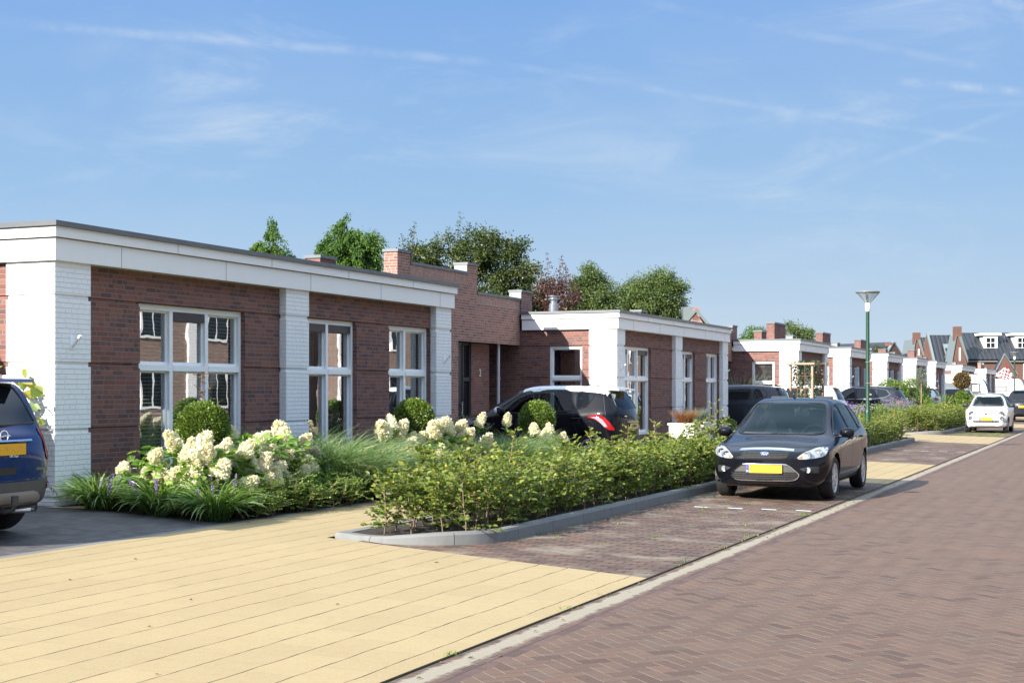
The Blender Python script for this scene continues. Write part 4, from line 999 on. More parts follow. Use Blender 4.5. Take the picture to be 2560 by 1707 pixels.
# opposite side of the street: what the windows mirror
def opposite(label, y0, ln, wall):
    r = thing('town_house', label, 'house', (9.5, y0, 0)); w = MB(); w.box(0, 9, 0, ln, -.1, 6.0); w.prism([(0, 6), (9, 6), (4.5, 9.6)], 'y', 0, ln); w.build('wall', MATS[wall], r)
    f = MB(); f.prism([(-.3, 5.8), (4.5, 9.65), (4.5, 9.8), (-.3, 5.95)], 'y', -.1, ln+.1); f.prism([(9.3, 5.8), (9.3, 5.95), (4.5, 9.8), (4.5, 9.65)], 'y', -.1, ln+.1); f.build('roof', MATS['roof_tile'], r)
    n = max(1, int(ln/3.6)); p = MB()
    for k in range(n+1): p.box(-.12, -.003, k*ln/n*.96, k*ln/n*.96+.55, 0, 5.9)
    p.build('white_pillar', MATS['white_brick'], r)
    for k in range(n):
        for (za, zb) in ((.9, 2.6), (3.6, 5.2)):
            a = k*ln/n*.96+1.2; q = MB(); q.box(-.07, -.003, a, a+1.5, za, zb); wo = q.build('window', MATS['white_paint'], r)
            q = MB(); q.box(-.078, -.072, a+.1, a+.7, za+.1, zb-.1); q.box(-.078, -.072, a+.8, a+1.4, za+.1, zb-.1); q.build('pane', MATS['tinted_glass'], wo)
    return r
for k, (y0, ln) in enumerate([(28, 12), (43, 13), (59, 12), (74, 14), (92, 14), (110, 14)]):
    opposite(['opposite brick town house with white pilasters, nearest', 'second opposite brick town house', 'third opposite brick town house', 'fourth opposite brick town house', 'fifth opposite brick town house', 'sixth opposite brick town house'][k], y0, ln, 'brick_town')
# ------------------------------------------------------------------ street lamps
def lamp(label, x, y, rz=0):
    r = thing('street_lamp', label, 'street lamp', (x, y, gz(x)), 0, 'green post street lamps'); s = 4.15
    p = MB(); p.lathe([(.075, 0), (.075, 1.0), (.072, 1.02), (.055, 1.1), (.045, s-.50), (0, s-.50)], 16); p.build('post', MATS['post_green'], r, 40)
    c = MB()
    for z in (1.75, 2.3): c.lathe([(.055, z), (.066, z+.004), (.066, z+.02), (.055, z+.026)], 16)
    c.box(-.03, .10, -.02, .02, 1.45, 1.49); c.box(-.10, .10, -.03, .03, 1.33, 1.37); c.build('clamp', MATS['steel'], r, 40)
    n = MB(); n.lathe([(.045, s-.52), (.062, s-.50), (.066, s-.32), (.050, s-.30)], 16); n.build('collar', MATS['white_paint'], r, 40)
    g = MB(); g.lathe([(.055, s-.30), (.30, s-.03)], 28); g.build('lamp_glass', MATS['lamp_glass'], r, 60)
    h = MB(); h.lathe([(.30, s-.035), (.315, s-.02), (.315, s-.005), (.28, s+.012), (.0, s+.02)], 28); h.lathe([(.0, s-.03), (.30, s-.035)], 28); h.build('lamp_head', MATS['zinc_light'], r, 40)
    b = MB()
    for k in range(3): a = k*2*PI/3+.5; b.tube([(.06*math.cos(a), .06*math.sin(a), s-.3), (.31*math.cos(a), .31*math.sin(a), s-.03)], .008, 6)
    b.tube([(0, 0, s-.3), (0, 0, s-.08)], .022, 8); b.build('bracket', MATS['zinc'], r)
    return r
lamp('nearer green street lamp with pale cone head, rising out of the purple-flowered hedge', -6.2, 38.2)
lamp('farther green street lamp with pale cone head, behind the small white car', -6.9, 102.5)
# ------------------------------------------------------------------ cars
def pch(xs, ys):
    xs = np.array(xs, float); ys = np.array(ys, float); o = np.argsort(xs); xs, ys = xs[o], ys[o]
    h = np.diff(xs); d = np.diff(ys)/h; m = np.zeros(len(xs)); m[0], m[-1] = d[0], d[-1]
    for i in range(1, len(xs)-1):
        if d[i-1]*d[i] > 0: w1, w2 = 2*h[i]+h[i-1], h[i]+2*h[i-1]; m[i] = (w1+w2)/(w1/d[i-1]+w2/d[i])
    def f(x):
        x = np.clip(np.asarray(x, float), xs[0], xs[-1]); i = np.clip(np.searchsorted(xs, x)-1, 0, len(h)-1); t = (x-xs[i])/h[i]
        return (1+2*t)*(1-t)**2*ys[i]+t*(1-t)**2*h[i]*m[i]+t*t*(3-2*t)*ys[i+1]+t*t*(t-1)*h[i]*m[i+1]
    return f
def inpoly(P, poly):
    x, y = P[:, 0], P[:, 1]; r = np.zeros(len(P), bool); n = len(poly)
    for i in range(n):
        x1, y1 = poly[i]; x2, y2 = poly[(i+1) % n]
        c = (y1 > y) != (y2 > y); xi = (x2-x1)*(y-y1)/((y2-y1) if y2 != y1 else 1e-9)+x1; r ^= c & (x < xi)
    return r
def smoothpoly(poly, it=2, keep=()):
    for _ in range(it):
        q = []; n = len(poly)
        for i in range(n):
            a, b = np.array(poly[i], float), np.array(poly[(i+1) % n], float); l = np.linalg.norm(b-a); s = min(.25, .05/max(l, 1e-6))
            q += [tuple(a+(b-a)*s), tuple(b+(a-b)*s)]
        poly = q
    return poly
class Car:
    """shape tables run from tail (-x) to nose (+x); the body is one lofted shell, windows and lamps are laid on it"""
    def __init__(s, name, label, cat, loc, rz, T, paintm, arches, WR, NX=130, warp=(), glass=(), cut=True, group=None, roofm=None, roofx=None, clad=None):
        s.root = thing(name, label, cat, loc, rz, group); s.T = T; s.WR = WR; s.ar = arches
        x = np.array([t[0] for t in T]); f = [pch(x, [t[k] for t in T]) for k in range(1, 8)]
        xa, xb = x.min(), x.max(); u = np.linspace(0, 1, NX); uu = u+.06*np.sin(2*PI*u)*-1*.0
        X = xa+(xb-xa)*(.5-.5*np.cos(PI*u))*.35+(xb-xa)*u*.65
        zb, zs, ze, zt, W, we, wb = [g(X) for g in f]
        rows = []
        for i in range(NX):
            z5 = zb[i]+.5*(zs[i]-zb[i]); g = np.array([we[i], ze[i]]); e = np.array([W[i]-.022, zs[i]]); d = g-e; L = np.linalg.norm(d)+1e-6
            k1 = min(.06, L*.3)/L; k2 = min(.07, L*.3)/L
            top = np.array([0, zt[i]]); crown = zt[i]-ze[i]
            pts = [(0, zb[i]), (wb[i]*.7, zb[i]), (wb[i]-.06, zb[i]), (wb[i], zb[i]+.05), (W[i]-.03, zb[i]+.16), (W[i], z5+.02), (W[i]-.004, zs[i]-.10), (W[i]-.012, zs[i]-.03), tuple(e+d*k1),
                   tuple(e+d*.5), tuple(e+d*(1-k2)), (we[i]-.05, ze[i]+min(.035, crown*.5)), (we[i]*.6, ze[i]+crown*.72), (we[i]*.3, ze[i]+crown*.95), (0, zt[i])]
            P = [np.array(p, float) for p in pts]
            for _ in range(3):
                q = [P[0]]
                for a, b in zip(P[:-1], P[1:]): q += [a*.75+b*.25, a*.25+b*.75]
                q.append(P[-1]); P = q
            rows.append(P)
        H = np.array(rows)                                              # NX, K, 2
        sel = list(range(0, H.shape[1], 2)); sel = sel if sel[-1] == H.shape[1]-1 else sel+[H.shape[1]-1]; H = H[:, sel]
        K = H.shape[1]; full = np.concatenate([H, (H[:, ::-1]*np.array([-1, 1]))[:, 1:-1]], 1); KK = full.shape[1]
        V = np.zeros((NX, KK, 3)); V[:, :, 0] = X[:, None]; V[:, :, 1] = full[:, :, 0]; V[:, :, 2] = full[:, :, 1]
        # end caps: rings shrinking straight inwards across the width
        caps = []
        V = V.reshape(-1, 3); F = []
        for i in range(NX-1):
            for k in range(KK): F.append((i*KK+k, (i+1)*KK+k, (i+1)*KK+(k+1) % KK, i*KK+(k+1) % KK))
        Vl = [V]; nb = len(V)
        for end, i0 in ((0, 0), (1, NX-1)):
            M = 12; ring = V[i0*KK:(i0+1)*KK]; extra = np.zeros((K, M-1, 3))
            for j in range(K):
                a = ring[j]; b = ring[(KK-j) % KK] if 0 < j < K-1 else ring[j]*np.array([1, -1, 1])
                for q in range(1, M): extra[j, q-1] = a+(b-a)*q/M
            idx = np.zeros((K, M+1), int)
            for j in range(K):
                idx[j, 0] = i0*KK+j; idx[j, M] = i0*KK+((KK-j) % KK); idx[j, 1:M] = nb+j*(M-1)+np.arange(M-1)
            idx[0, :] = i0*KK; idx[K-1, :] = i0*KK+K-1
            Vl.append(extra.reshape(-1, 3)); nb += K*(M-1)
            for j in range(K-1):
                for q in range(M):
                    f4 = [idx[j, q], idx[j, q+1], idx[j+1, q+1], idx[j+1, q]]; g4 = []
                    for t in f4:
                        if t not in g4: g4.append(t)
                    if len(g4) >= 3: F.append(tuple(g4 if end == 0 else g4[::-1]))
        V = np.concatenate(Vl)
        for (sgn, x0, A, z1, B) in warp:                               # bow the nose or tail in plan and lean it back above z1
            d = sgn*V[:, 0]-x0; wt = np.clip(d/.55, 0, 1); wt = wt*wt*(3-2*wt)
            V[:, 0] -= sgn*wt*(A*(np.abs(V[:, 1])/.85)**2.2+B*np.maximum(0, V[:, 2]-z1)**1.2+.5*B*np.maximum(0, .36-V[:, 2]))
        s.bvh = BVHTree.FromPolygons([tuple(v) for v in V], F)
        Ra = WR+.055; s.Ra = Ra
        for xw in arches:
            r = np.hypot(V[:, 0]-xw, V[:, 2]-WR); sd = np.abs(V[:, 1]) > .45; near = sd & (np.abs(r-Ra) < .022) & (V[:, 2] < WR+Ra+.05)
            fct = np.where(near, Ra/np.maximum(r, 1e-6), 1); V[:, 0] = xw+(V[:, 0]-xw)*fct; V[:, 2] = WR+(V[:, 2]-WR)*fct
        cen = np.array([V[list(q)].mean(0) for q in F]); kill = np.zeros(len(F), bool)
        for xw in arches: kill |= (np.hypot(cen[:, 0]-xw, cen[:, 2]-WR) < Ra-.004) & (np.abs(cen[:, 1]) > .45)
        s.T_ = T
        s.glass = glass
        if cut:
            for (side, poly) in glass:
                c = np.mean(poly, 0); sh = [tuple(c+(np.array(p)-c)*.93) for p in poly]
                if side in ('L', 'R'): k = inpoly(cen[:, [0, 2]], sh) & ((cen[:, 1] > .2) if side == 'L' else (cen[:, 1] < -.2))
                elif side == 'F': k = inpoly(cen[:, [1, 2]], sh) & (cen[:, 0] > -.3)
                else: k = inpoly(cen[:, [1, 2]], sh) & (cen[:, 0] < -.6)
                kill |= k
        mi = np.zeros(len(F), int); mats = [MATS[paintm]]
        if roofm: mats.append(MATS[roofm]); mi[(cen[:, 2] > ze_at(f, cen[:, 0])-.055) & (cen[:, 0] < roofx[1]) & (cen[:, 0] > roofx[0])] = 1
        if clad: mats.append(MATS['grey_plastic']); mi[cen[:, 2] < clad] = len(mats)-1
        keep = ~kill; F = [q for q, k in zip(F, keep) if k]; mi = mi[keep]
        me = bpy.data.meshes.new('body'); me.from_pydata([tuple(v) for v in V], [], F)
        for m_ in mats: me.materials.append(m_)
        me.polygons.foreach_set('material_index', mi.astype(np.int32)); me.polygons.foreach_set('use_smooth', np.ones(len(F), bool))
        bm = bmesh.new(); bm.from_mesh(me); bmesh.ops.delete(bm, geom=[v for v in bm.verts if not v.link_faces], context='VERTS'); bmesh.ops.recalc_face_normals(bm, faces=bm.faces); bm.to_mesh(me); bm.free()
        s.body = bpy.data.objects.new('body', me); COL.objects.link(s.body); s.body.parent = s.root
        for xw in arches:                                              # dark wheel housings
            for sg in (1, -1):
                mb = MB(); W_ = float(f[4](xw)); p = []
                n = 20
                for k in range(n):
                    a0, a1 = PI*k/n-.12, PI*(k+1)/n+.0
                    a1 = PI*(k+1)/n-.12+.24*(k == n-1)
                    q = [(xw+Ra*math.cos(a0), WR+Ra*math.sin(a0)), (xw+Ra*math.cos(a1), WR+Ra*math.sin(a1))]
                    mb.face([(q[0][0], sg*(W_-.03), q[0][1]), (q[1][0], sg*(W_-.03), q[1][1]), (q[1][0], sg*(W_-.36), q[1][1]), (q[0][0], sg*(W_-.36), q[0][1])])
                mb.face([(xw+Ra*math.cos(PI*k/16), sg*(W_-.36), WR-.1+(Ra+.1)*math.sin(PI*k/16)) for k in range(17)])
                mb.build('wheel_housing', MATS['black_plastic'], s.root)
        s.f = f
    def W(s, x): return float(s.f[4](x))
    def hit(s, side, u, v, off=.004):
        if side == 'L': o, d = Vector((u, 3, v)), Vector((0, -1, 0))
        elif side == 'R': o, d = Vector((u, -3, v)), Vector((0, 1, 0))
        elif side == 'F': o, d = Vector((4, u, v)), Vector((-1, 0, 0))
        elif side == 'B': o, d = Vector((-4, u, v)), Vector((1, 0, 0))
        else: o, d = Vector((u, v, 3)), Vector((0, 0, -1))
        h = s.bvh.ray_cast(o, d)
        if h[0] is None: 
            h = s.bvh.find_nearest(o+d*(3.0 if side in 'LRT' else 2.0)); p = h[0]
            return p-d*off
        return h[0]-d*off
    def patch(s, name, side, poly, mat, off=.004, parent=None, step=.05, smooth_it=0, thick=.0):
        if smooth_it: poly = smoothpoly(poly, smooth_it)
        bm = bmesh.new(); vs = [bm.verts.new((p[0], p[1], 0)) for p in poly]; bm.faces.new(vs)
        xs = [p[0] for p in poly]; ys = [p[1] for p in poly]
        for ax, lo, hi in ((0, min(xs), max(xs)), (1, min(ys), max(ys))):
            n = int((hi-lo)/step)
            for k in range(1, n+1):
                c = lo+(hi-lo)*k/(n+1); co = (c, 0, 0) if ax == 0 else (0, c, 0); no = (1, 0, 0) if ax == 0 else (0, 1, 0)
                bmesh.ops.bisect_plane(bm, geom=bm.verts[:]+bm.edges[:]+bm.faces[:], plane_co=co, plane_no=no)
        bmesh.ops.triangulate(bm, faces=[f for f in bm.faces if len(f.verts) > 4])
        for v in bm.verts: v.co = s.hit(side, v.co.x, v.co.y, off)
        dref = {'L': Vector((0, 1, 0)), 'R': Vector((0, -1, 0)), 'F': Vector((1, 0, 0)), 'B': Vector((-1, 0, 0)), 'T': Vector((0, 0, 1))}[side]
        bmesh.ops.recalc_face_normals(bm, faces=bm.faces)
        if sum((f.normal.dot(dref) for f in bm.faces)) < 0: bmesh.ops.reverse_faces(bm, faces=bm.faces)
        me = bpy.data.meshes.new(name); bm.to_mesh(me); bm.free(); me.materials.append(MATS[mat]); me.polygons.foreach_set('use_smooth', np.ones(len(me.polygons), bool))
        o = bpy.data.objects.new(name, me); COL.objects.link(o); o.parent = parent or s.root; return o
    def line(s, name, side, pts, mat, r=.006, off=.0, parent=None, mb=None, seg=10):
        own = mb is None; mb = mb or MB(); P = []
        for a, b in zip(pts[:-1], pts[1:]):
            for k in range(seg): t = k/seg; P.append(s.hit(side, a[0]+(b[0]-a[0])*t, a[1]+(b[1]-a[1])*t, off))
        P.append(s.hit(side, pts[-1][0], pts[-1][1], off)); mb.tube(P, r, 5)
        return mb.build(name, MATS[mat], parent or s.root, 60) if own else mb
    def wheels(s, wid=.205, spokes=5, rimr=None, twin=True, steer=0.0, rimmat='alloy'):
        R = s.WR; rr = rimr or R*.66
        for xw in s.ar:
            for sg in (1, -1):
                yo = sg*(s.W(xw)-.02); st = steer if xw > 0 else 0
                w_ = bpy.data.objects.new('wheel', None)
                mb = MB(); h = wid
                prof = [(rr, -.03), (rr+.02, -.005), (R-.035, 0), (R-.008, -.02), (R, -.045), (R, -h+.045), (R-.008, -h+.02), (R-.035, -h), (rr, -h+.02)]
                n = 44; mb.lathe(prof, n, (0, 0, 0), 'y')
                for c_ in (-h*.36, -h*.64): mb.lathe([(R+.0015, c_-.006), (R+.0015, c_+.006)], n, (0, 0, 0), 'y')
                o = mb.build('wheel', MATS['rubber'], s.root, 50)
                o.location = (xw, yo, R); o.rotation_euler = (0, 0, (0 if sg > 0 else PI)+st)
                m2 = MB(); m2.lathe([(rr+.004, -.012), (rr-.012, -.02), (rr-.022, -.06), (rr-.03, -h+.02)], 40, (0, 0, 0), 'y'); m2.lathe([(.055, -.035), (.045, -.018), (0, -.014)], 20, (0, 0, 0), 'y'); 
                for k in range(spokes):
                    base = 2*PI*k/spokes
                    for da in ((-.17, .17) if twin else (0,)):
                        a0, a1 = base+da*.6, base+da; wv = .016 if twin else .03
                        p0 = np.array([math.cos(a0), math.sin(a0)])*.045; p1 = np.array([math.cos(a1), math.sin(a1)])*(rr-.012); d = (p1-p0)/np.linalg.norm(p1-p0); q = np.array([-d[1], d[0]])*wv
                        A = [(p0-q), (p0+q), (p1+q*1.1), (p1-q*1.1)]
                        m2.prism([tuple(t) for t in A], 'y', -.055, -.022)
                m2.build('rim', MATS[rimmat], o, 40)
                m3 = MB(); m3.lathe([(0, -.075), (.13, -.075), (.135, -.09)], 24, (0, 0, 0), 'y'); m3.lathe([(0, -.11), (rr-.02, -.11)], 24, (0, 0, 0), 'y'); m3.build('brake', MATS['black_plastic'], o, 40)
    def glasses(s, mat='car_glass', frit=True):
        for (side, poly) in s.glass:
            nm = {'L': 'side_window', 'R': 'side_window', 'F': 'windscreen', 'B': 'rear_window'}[side]
            c = np.mean(poly, 0); pp = smoothpoly(poly, 2)
            o = s.patch(nm, side, pp, mat, .006)
            mb = MB(); n = len(pp)
            P = [s.hit(side, p[0], p[1], .003) for p in pp]; P.append(P[0]); mb.tube(P, .010 if side in 'LR' else .013, 5, caps=False)
            mb.build('window_seal', MATS['black_plastic'], o, 60)
    def mirror(s, x, z, mat, out=.13, size=(.11, .085, .20)):
        for sg, sd in ((1, 'L'), (-1, 'R')):
            p = s.hit(sd, x, z, 0); c = Vector((p.x+.02, p.y+sg*(out+.01), p.z+.03)); mb = MB(); prof = []
            V = []; n = 14
            a_, b_, c_ = size[0], size[2]/2+.01, size[1]
            mb.lathe([(0, -b_), (c_*.6, -b_*.85), (c_*.92, -b_*.45), (c_, 0), (c_*.95, b_*.5), (c_*.7, b_*.88), (0, b_)], 18, (0, 0, 0), 'y')
            mb.v = [((v[0]*.75 if v[0] > 0 else v[0]*.35), v[1], v[2]*.9) for v in mb.v]
            o = mb.build('door_mirror', MATS[mat], s.root, 60); o.location = c
            m2 = MB(); m2.tube([(-.0, -sg*(out-.01), -.055), (0, -sg*.05, -.05)], .022, 8); m2.lathe([(0, -b_*.9), (c_*.75, -b_*.8), (c_*.80, b_*.8), (0, b_*.9)], 14, (-.035, 0, 0), 'y'); m2.build('mirror_base', MATS['black_plastic'], o, 60)
    def handles(s, xs, z, mat):
        for sd in ('L', 'R'):
            for x in xs:
                a, b = s.hit(sd, x-.085, z+.003, .028), s.hit(sd, x+.085, z, .028); mb = MB(); a0, b0 = s.hit(sd, x-.1, z+.003, .0), s.hit(sd, x+.1, z, .0)
                mb.tube([a0, a, b, b0], .013, 8); mb.build('door_handle', MATS[mat], s.root, 60)
    def seams(s, sets):
        mb = MB()
        for sd, pts in sets: s.line('', sd, pts, 'black_plastic', .0042, -.0022, mb=mb)
        mb.build('panel_seam', MATS['black_plastic'], s.root, 60)
    def interior(s, fx, seats='seat_cloth', zf=.32, hw=.60, right=False, zc=.98):
        mb = MB(); mb.box(-1.35, fx+.35, -hw, hw, zf-.05, zf); mb.build('floor_pan', MATS['dash'], s.root)
        mb = MB(); mb.prism([(fx-.30, .55), (fx+.05, .52), (fx+.42, zc-.10), (fx+.10, zc-.03), (fx-.25, zc-.10)], 'y', -hw-.02, hw+.02); mb.build('dashboard', MATS['dash'], s.root)
        for sy in (.36, -.36):
            mb = MB(); b = fx-1.15
            mb.prism([(b, zf+.05), (b+.50, zf+.10), (b+.52, zf+.28), (b, zf+.22)], 'y', sy-.24, sy+.24); mb.prism([(b-.16, zf+.95), (b-.04, zf+.22), (b+.10, zf+.22), (b-.05, zf+.96)], 'y', sy-.23, sy+.23)
            mb.prism([(b-.20, zf+1.0), (b-.10, zf+.98), (b-.08, zf+1.16), (b-.17, zf+1.18)], 'y', sy-.13, sy+.13); mb.build('front_seat', MATS[seats], s.root)
        mb = MB(); mb.prism([(-1.30, zf), (-.85, zf), (-.85, zf+.3), (-1.1, zf+.3), (-1.28, zf+.85), (-1.38, zf+.82)], 'y', -hw, hw); mb.build('rear_seat', MATS[seats], s.root)
        sy = .36; c = Vector((fx-.42, sy, zc-.04)); R = .185; mb = MB(); P = []
        for k in range(25):
            t = 2*PI*k/24; P.append(c+Vector((-.35*R*math.cos(t), R*math.sin(t), R*math.cos(t)*.92)))
        mb.tube(P, .016, 6, caps=False); mb.tube([c-Vector((0, R, 0)), c, c+Vector((0, R, 0))], .014, 5); mb.tube([c, c+Vector((.25, 0, -.12))], .03, 6); mb.build('steering_wheel', MATS['dash'], s.root, 60)
        mb = MB(); t = s.hit('F', 0, s.T_top(fx)-.0, -.10); mb.box(t.x-.05, t.x-.03, -.11, .11, t.z-.10, t.z-.04); mb.build('rear_view_mirror', MATS['dash'], s.root)
    def T_top(s, fx): return float(s.f[3](fx-.72))-.03
    def plate(s, side, y, z, w=.52, h=.11, mat='plate_yellow', parent=None, blue=True, nl=True, tilt=0.0):
        p = s.hit(side, y, z, .012); sg = 1 if side == 'F' else -1; mb = MB()
        mb.box(-.006, .004, -w/2-.008, w/2+.008, -h/2-.008, h/2+.008)
        o = mb.build('plate_holder', MATS['black_plastic'], s.root); o.location = p; o.rotation_euler = (0, tilt, 0 if sg > 0 else PI)
        m = MB(); m.box(.004, .008, -w/2, w/2, -h/2, h/2); q = m.build('number_plate', MATS[mat], o)
        if blue:
            m = MB(); m.box(.008, .010, -w/2+.002, -w/2+.045, -h/2+.002, h/2-.002); m.build('plate_band', MATS['plate_blue'], o)
            text('NL', .03, 'white_ink', o, (.0105, -w/2+.0235, -h/2+.025), (PI/2, 0, PI/2), .0005)
            m = MB(); m.lathe([(.012, .0102), (.015, .0104)], 16, (0, -w/2+.0235, .022), 'x'); m.build('ring_mark', MATS['amber'], o)
        return o
def ze_at(f, x): return f[2](x)

# ---- black five-door hatchback in the parking bay
#      x, zb, zs, ze, zt, W, we, wb
TF = [(-2.17, .34, .60, .66, .72, .66, .60, .60), (-2.13, .27, .84, .90, .95, .74, .66, .66), (-2.02, .24, .93, 1.07, 1.10, .82, .68, .74), (-1.85, .22, .965, 1.22, 1.26, .87, .66, .78), (-1.60, .20, .975, 1.355, 1.39, .90, .615, .80),
      (-1.2, .19, .965, 1.42, 1.455, .915, .60, .82), (-.6, .19, .95, 1.455, 1.495, .92, .60, .83), (-.1, .19, .93, 1.45, 1.495, .92, .60, .83), (.2, .19, .915, 1.395, 1.46, .92, .615, .83), (.55, .19, .90, 1.245, 1.33, .92, .655, .83),
      (.9, .19, .885, 1.06, 1.155, .92, .715, .83), (1.12, .19, .875, .945, 1.025, .918, .765, .82), (1.3, .19, .86, .90, .975, .915, .76, .80), (1.7, .19, .80, .83, .905, .905, .72, .78), (2.0, .20, .70, .745, .80, .84, .66, .74), (2.12, .22, .64, .69, .735, .78, .62, .70), (2.17, .26, .58, .63, .68, .73, .58, .66)]
GL = [('F', [(-.58, .935), (-.67, .98), (-.555, 1.345), (-.50, 1.395), (.50, 1.395), (.555, 1.345), (.67, .98), (.58, .935), (0, .945)])]
for sd in ('L', 'R'):
    GL += [(sd, [(.92, .925), (.12, 1.365), (-.10, 1.39), (-.08, .945), (.5, .93)]), (sd, [(-.14, .95), (-.17, 1.39), (-.62, 1.385), (-.98, 1.36), (-.95, .97), (-.6, .955)]), (sd, [(-1.02, .98), (-1.05, 1.35), (-1.30, 1.33), (-1.50, 1.22), (-1.38, 1.06)])]
GL += [('B', [(-.60, 1.0), (-.52, 1.32), (.52, 1.32), (.60, 1.0)])]
_n = {2.17: .58, 2.12: .66, 2.0: .75, 1.7: .855}
TF = [t[:5]+(_n.get(t[0], t[5])/(.965 if t[0] in _n else 1), min(t[6], _n.get(t[0], 9)-.04), min(t[7], _n.get(t[0], 9)-.02)) for t in TF]
TF = [(t[0], t[1], t[2]-.045*(t[0] > -1.9), t[3]-(.05 if .5 < t[0] < 1.8 else .01), t[4]-(.055 if .5 < t[0] < 2.05 else .02), t[5]*.965, t[6]*.955, t[7]*.965) for t in TF]
fc = Car('hatchback', 'black five-door hatchback parked in the bay facing us, chrome grille', 'car', (-4.80, 22.62, gz(-4.97)+.0), -PI/2, TF, 'paint_black', (1.285, -1.355), .315, 150,
         warp=((1, 1.62, .17, .60, .45), (-1, 1.75, .13, 1.0, .0)), glass=GL)
fc.root.rotation_euler[2] = -PI/2+.008
fc.glasses(); fc.wheels(steer=-.02, rimr=.215, spokes=7, twin=True); fc.interior(.72, zc=.93); fc.mirror(.72, .93, 'paint_black'); fc.handles((.02, -.93), .86, 'paint_black')
def head(car, sg, poly, mat='clear_lens', refl=(), amber=None, side='F'):
    q = [(sg*a, b) for a, b in poly]; o = car.patch('headlight', side, smoothpoly(q, 1), mat, .006, step=.03)
    for (a, b, r) in refl:
        mb = MB(); p = car.hit(side, sg*a, b, .012); mb.lathe([(r, 0), (r*.92, -.008), (r*.6, -.014), (.0, -.002)], 16, tuple(p), 'x'); mb.build('reflector', MATS['chrome'], o, 50)
        mb = MB(); p = car.hit(side, sg*a, b, .014); mb.lathe([(r*1.12, -.004), (r*1.16, .0), (r*1.0, .002)], 16, tuple(p), 'x'); mb.build('lamp_ring', MATS['dark_box'], o, 50)
    P = [car.hit(side, a, b, .007) for a, b in q]; P.append(P[0]); mb = MB(); mb.tube(P, .006, 5, caps=False); mb.build('lamp_edge', MATS['black_plastic'], o, 60)
    if amber: car.patch('indicator', side, [(sg*a, b) for a, b in amber], 'amber', .011, o)
for sg in (1, -1): head(fc, sg, [(.44, .61), (.54, .705), (.68, .775), (.80, .785), (.835, .73), (.80, .64), (.62, .61)], refl=((.60, .665, .050), (.715, .695, .052)), amber=[(.475, .62), (.53, .665), (.54, .62)])
fc.patch('grille', 'F', smoothpoly([(-.37, .725), (.37, .725), (.345, .64), (.27, .61), (-.27, .61), (-.345, .64)], 1), 'grille_black', .008)
mb = MB()
for z in (.635, .658, .681, .704): fc.line('', 'F', [(-.335+(.70-z)*.3, z), (.335-(.70-z)*.3, z)], '', .0017, .012, mb=mb)
for y in np.linspace(-.3, .3, 9): fc.line('', 'F', [(y, .62), (y, .715)], '', .0014, .011, mb=mb, seg=3)
mb.build('grille_bars', MATS['grey_plastic'], fc.root, 60)
fc.patch('chrome_strip', 'F', [(-.40, .722), (-.385, .752), (-.2, .764), (0, .768), (.2, .764), (.385, .752), (.40, .722), (.2, .732), (0, .735), (-.2, .732)], 'chrome', .016, step=.03)
p = fc.hit('F', 0, .682, .022); mb = MB(); mb.lathe([(.07, -.012), (.07, 0), (.064, .003), (0, .004)], 28, (0, 0, 0), 'x'); mb.v = [(v[0], v[1], v[2]*.42) for v in mb.v]; em = mb.build('emblem', MATS['chrome'], fc.root, 50); em.location = p
mb = MB(); mb.lathe([(.060, .004), (.058, .006), (0, .006)], 28, (0, 0, 0), 'x'); mb.v = [(v[0], v[1], v[2]*.38) for v in mb.v]; mb.build('emblem_field', MATS['plate_blue'], em, 50)
text('Ford', .042, 'white_ink', em, (.0068, 0, 0), (PI/2, 0, PI/2), .0005, shear=.35)
lowp = [(-.30, .535), (-.36, .515), (-.47, .42), (-.50, .385), (-.46, .325), (-.38, .30), (.38, .30), (.46, .325), (.50, .385), (.47, .42), (.36, .515), (.30, .535)]
fc.patch('lower_intake', 'F', smoothpoly(lowp, 1), 'grille_black', .006)
fc.patch('plate_panel', 'F', [(-.30, .53), (-.36, .51), (-.455, .425), (.455, .425), (.36, .51), (.30, .53)], 'grey_plastic', .010)
P = [fc.hit('F', a, b, .016) for a, b in smoothpoly(lowp, 1)]; P.append(P[0]); mb = MB(); mb.tube(P, .011, 6, caps=False); mb.build('chrome_surround', MATS['chrome'], fc.root, 60)
mb = MB()
for z in (.335, .365, .395): fc.line('', 'F', [(-.45, z), (.45, z)], '', .0018, .011, mb=mb)
for y in np.linspace(-.4, .4, 9): fc.line('', 'F', [(y, .315), (y, .42)], '', .0014, .010, mb=mb, seg=3)
mb.build('intake_bars', MATS['grey_plastic'], fc.root, 60)
for sg in (1, -1):
    fc.patch('fog_lamp_recess', 'F', [(sg*.50, .475), (sg*.61, .505), (sg*.74, .50), (sg*.74, .405), (sg*.61, .405)], 'dark_box', .006)
    p = fc.hit('F', sg*.61, .455, .012); mb = MB(); mb.lathe([(.040, -.01), (.040, .0), (.034, .004), (.02, -.002), (0, .002)], 20, tuple(p), 'x'); mb.build('fog_lamp', MATS['clear_lens'], fc.root, 50)
    mb = MB()
    for z in (.425, .44, .455, .47, .485): fc.line('', 'F', [(sg*.66, z), (sg*.73, z)], '', .003, .010, mb=mb, seg=4)
    mb.build('fog_bars', MATS['grey_plastic'], fc.root, 60)
fc.plate('F', 0, .468, .52, .115)
rng = np.random.default_rng(4)
def specks(car, side, z, n, w=.2, off=.021):
    mb = MB(); sg = 1 if side == 'F' else -1
    for k in range(n):
        p = car.hit(side, rng.uniform(-w, w), z+.01, .022); zz = z+rng.uniform(-.035, .045); y = rng.uniform(-w, w); x0 = car.hit(side, 0, z, off).x
        mb.box(x0-.001, x0+.001, y, y+.006, zz, zz+.005)
    mb.build('plate_marks', MATS['black_ink'], car.root)  # dotted marks on the blanked-out number plate
specks(fc, 'F', .468, 26)
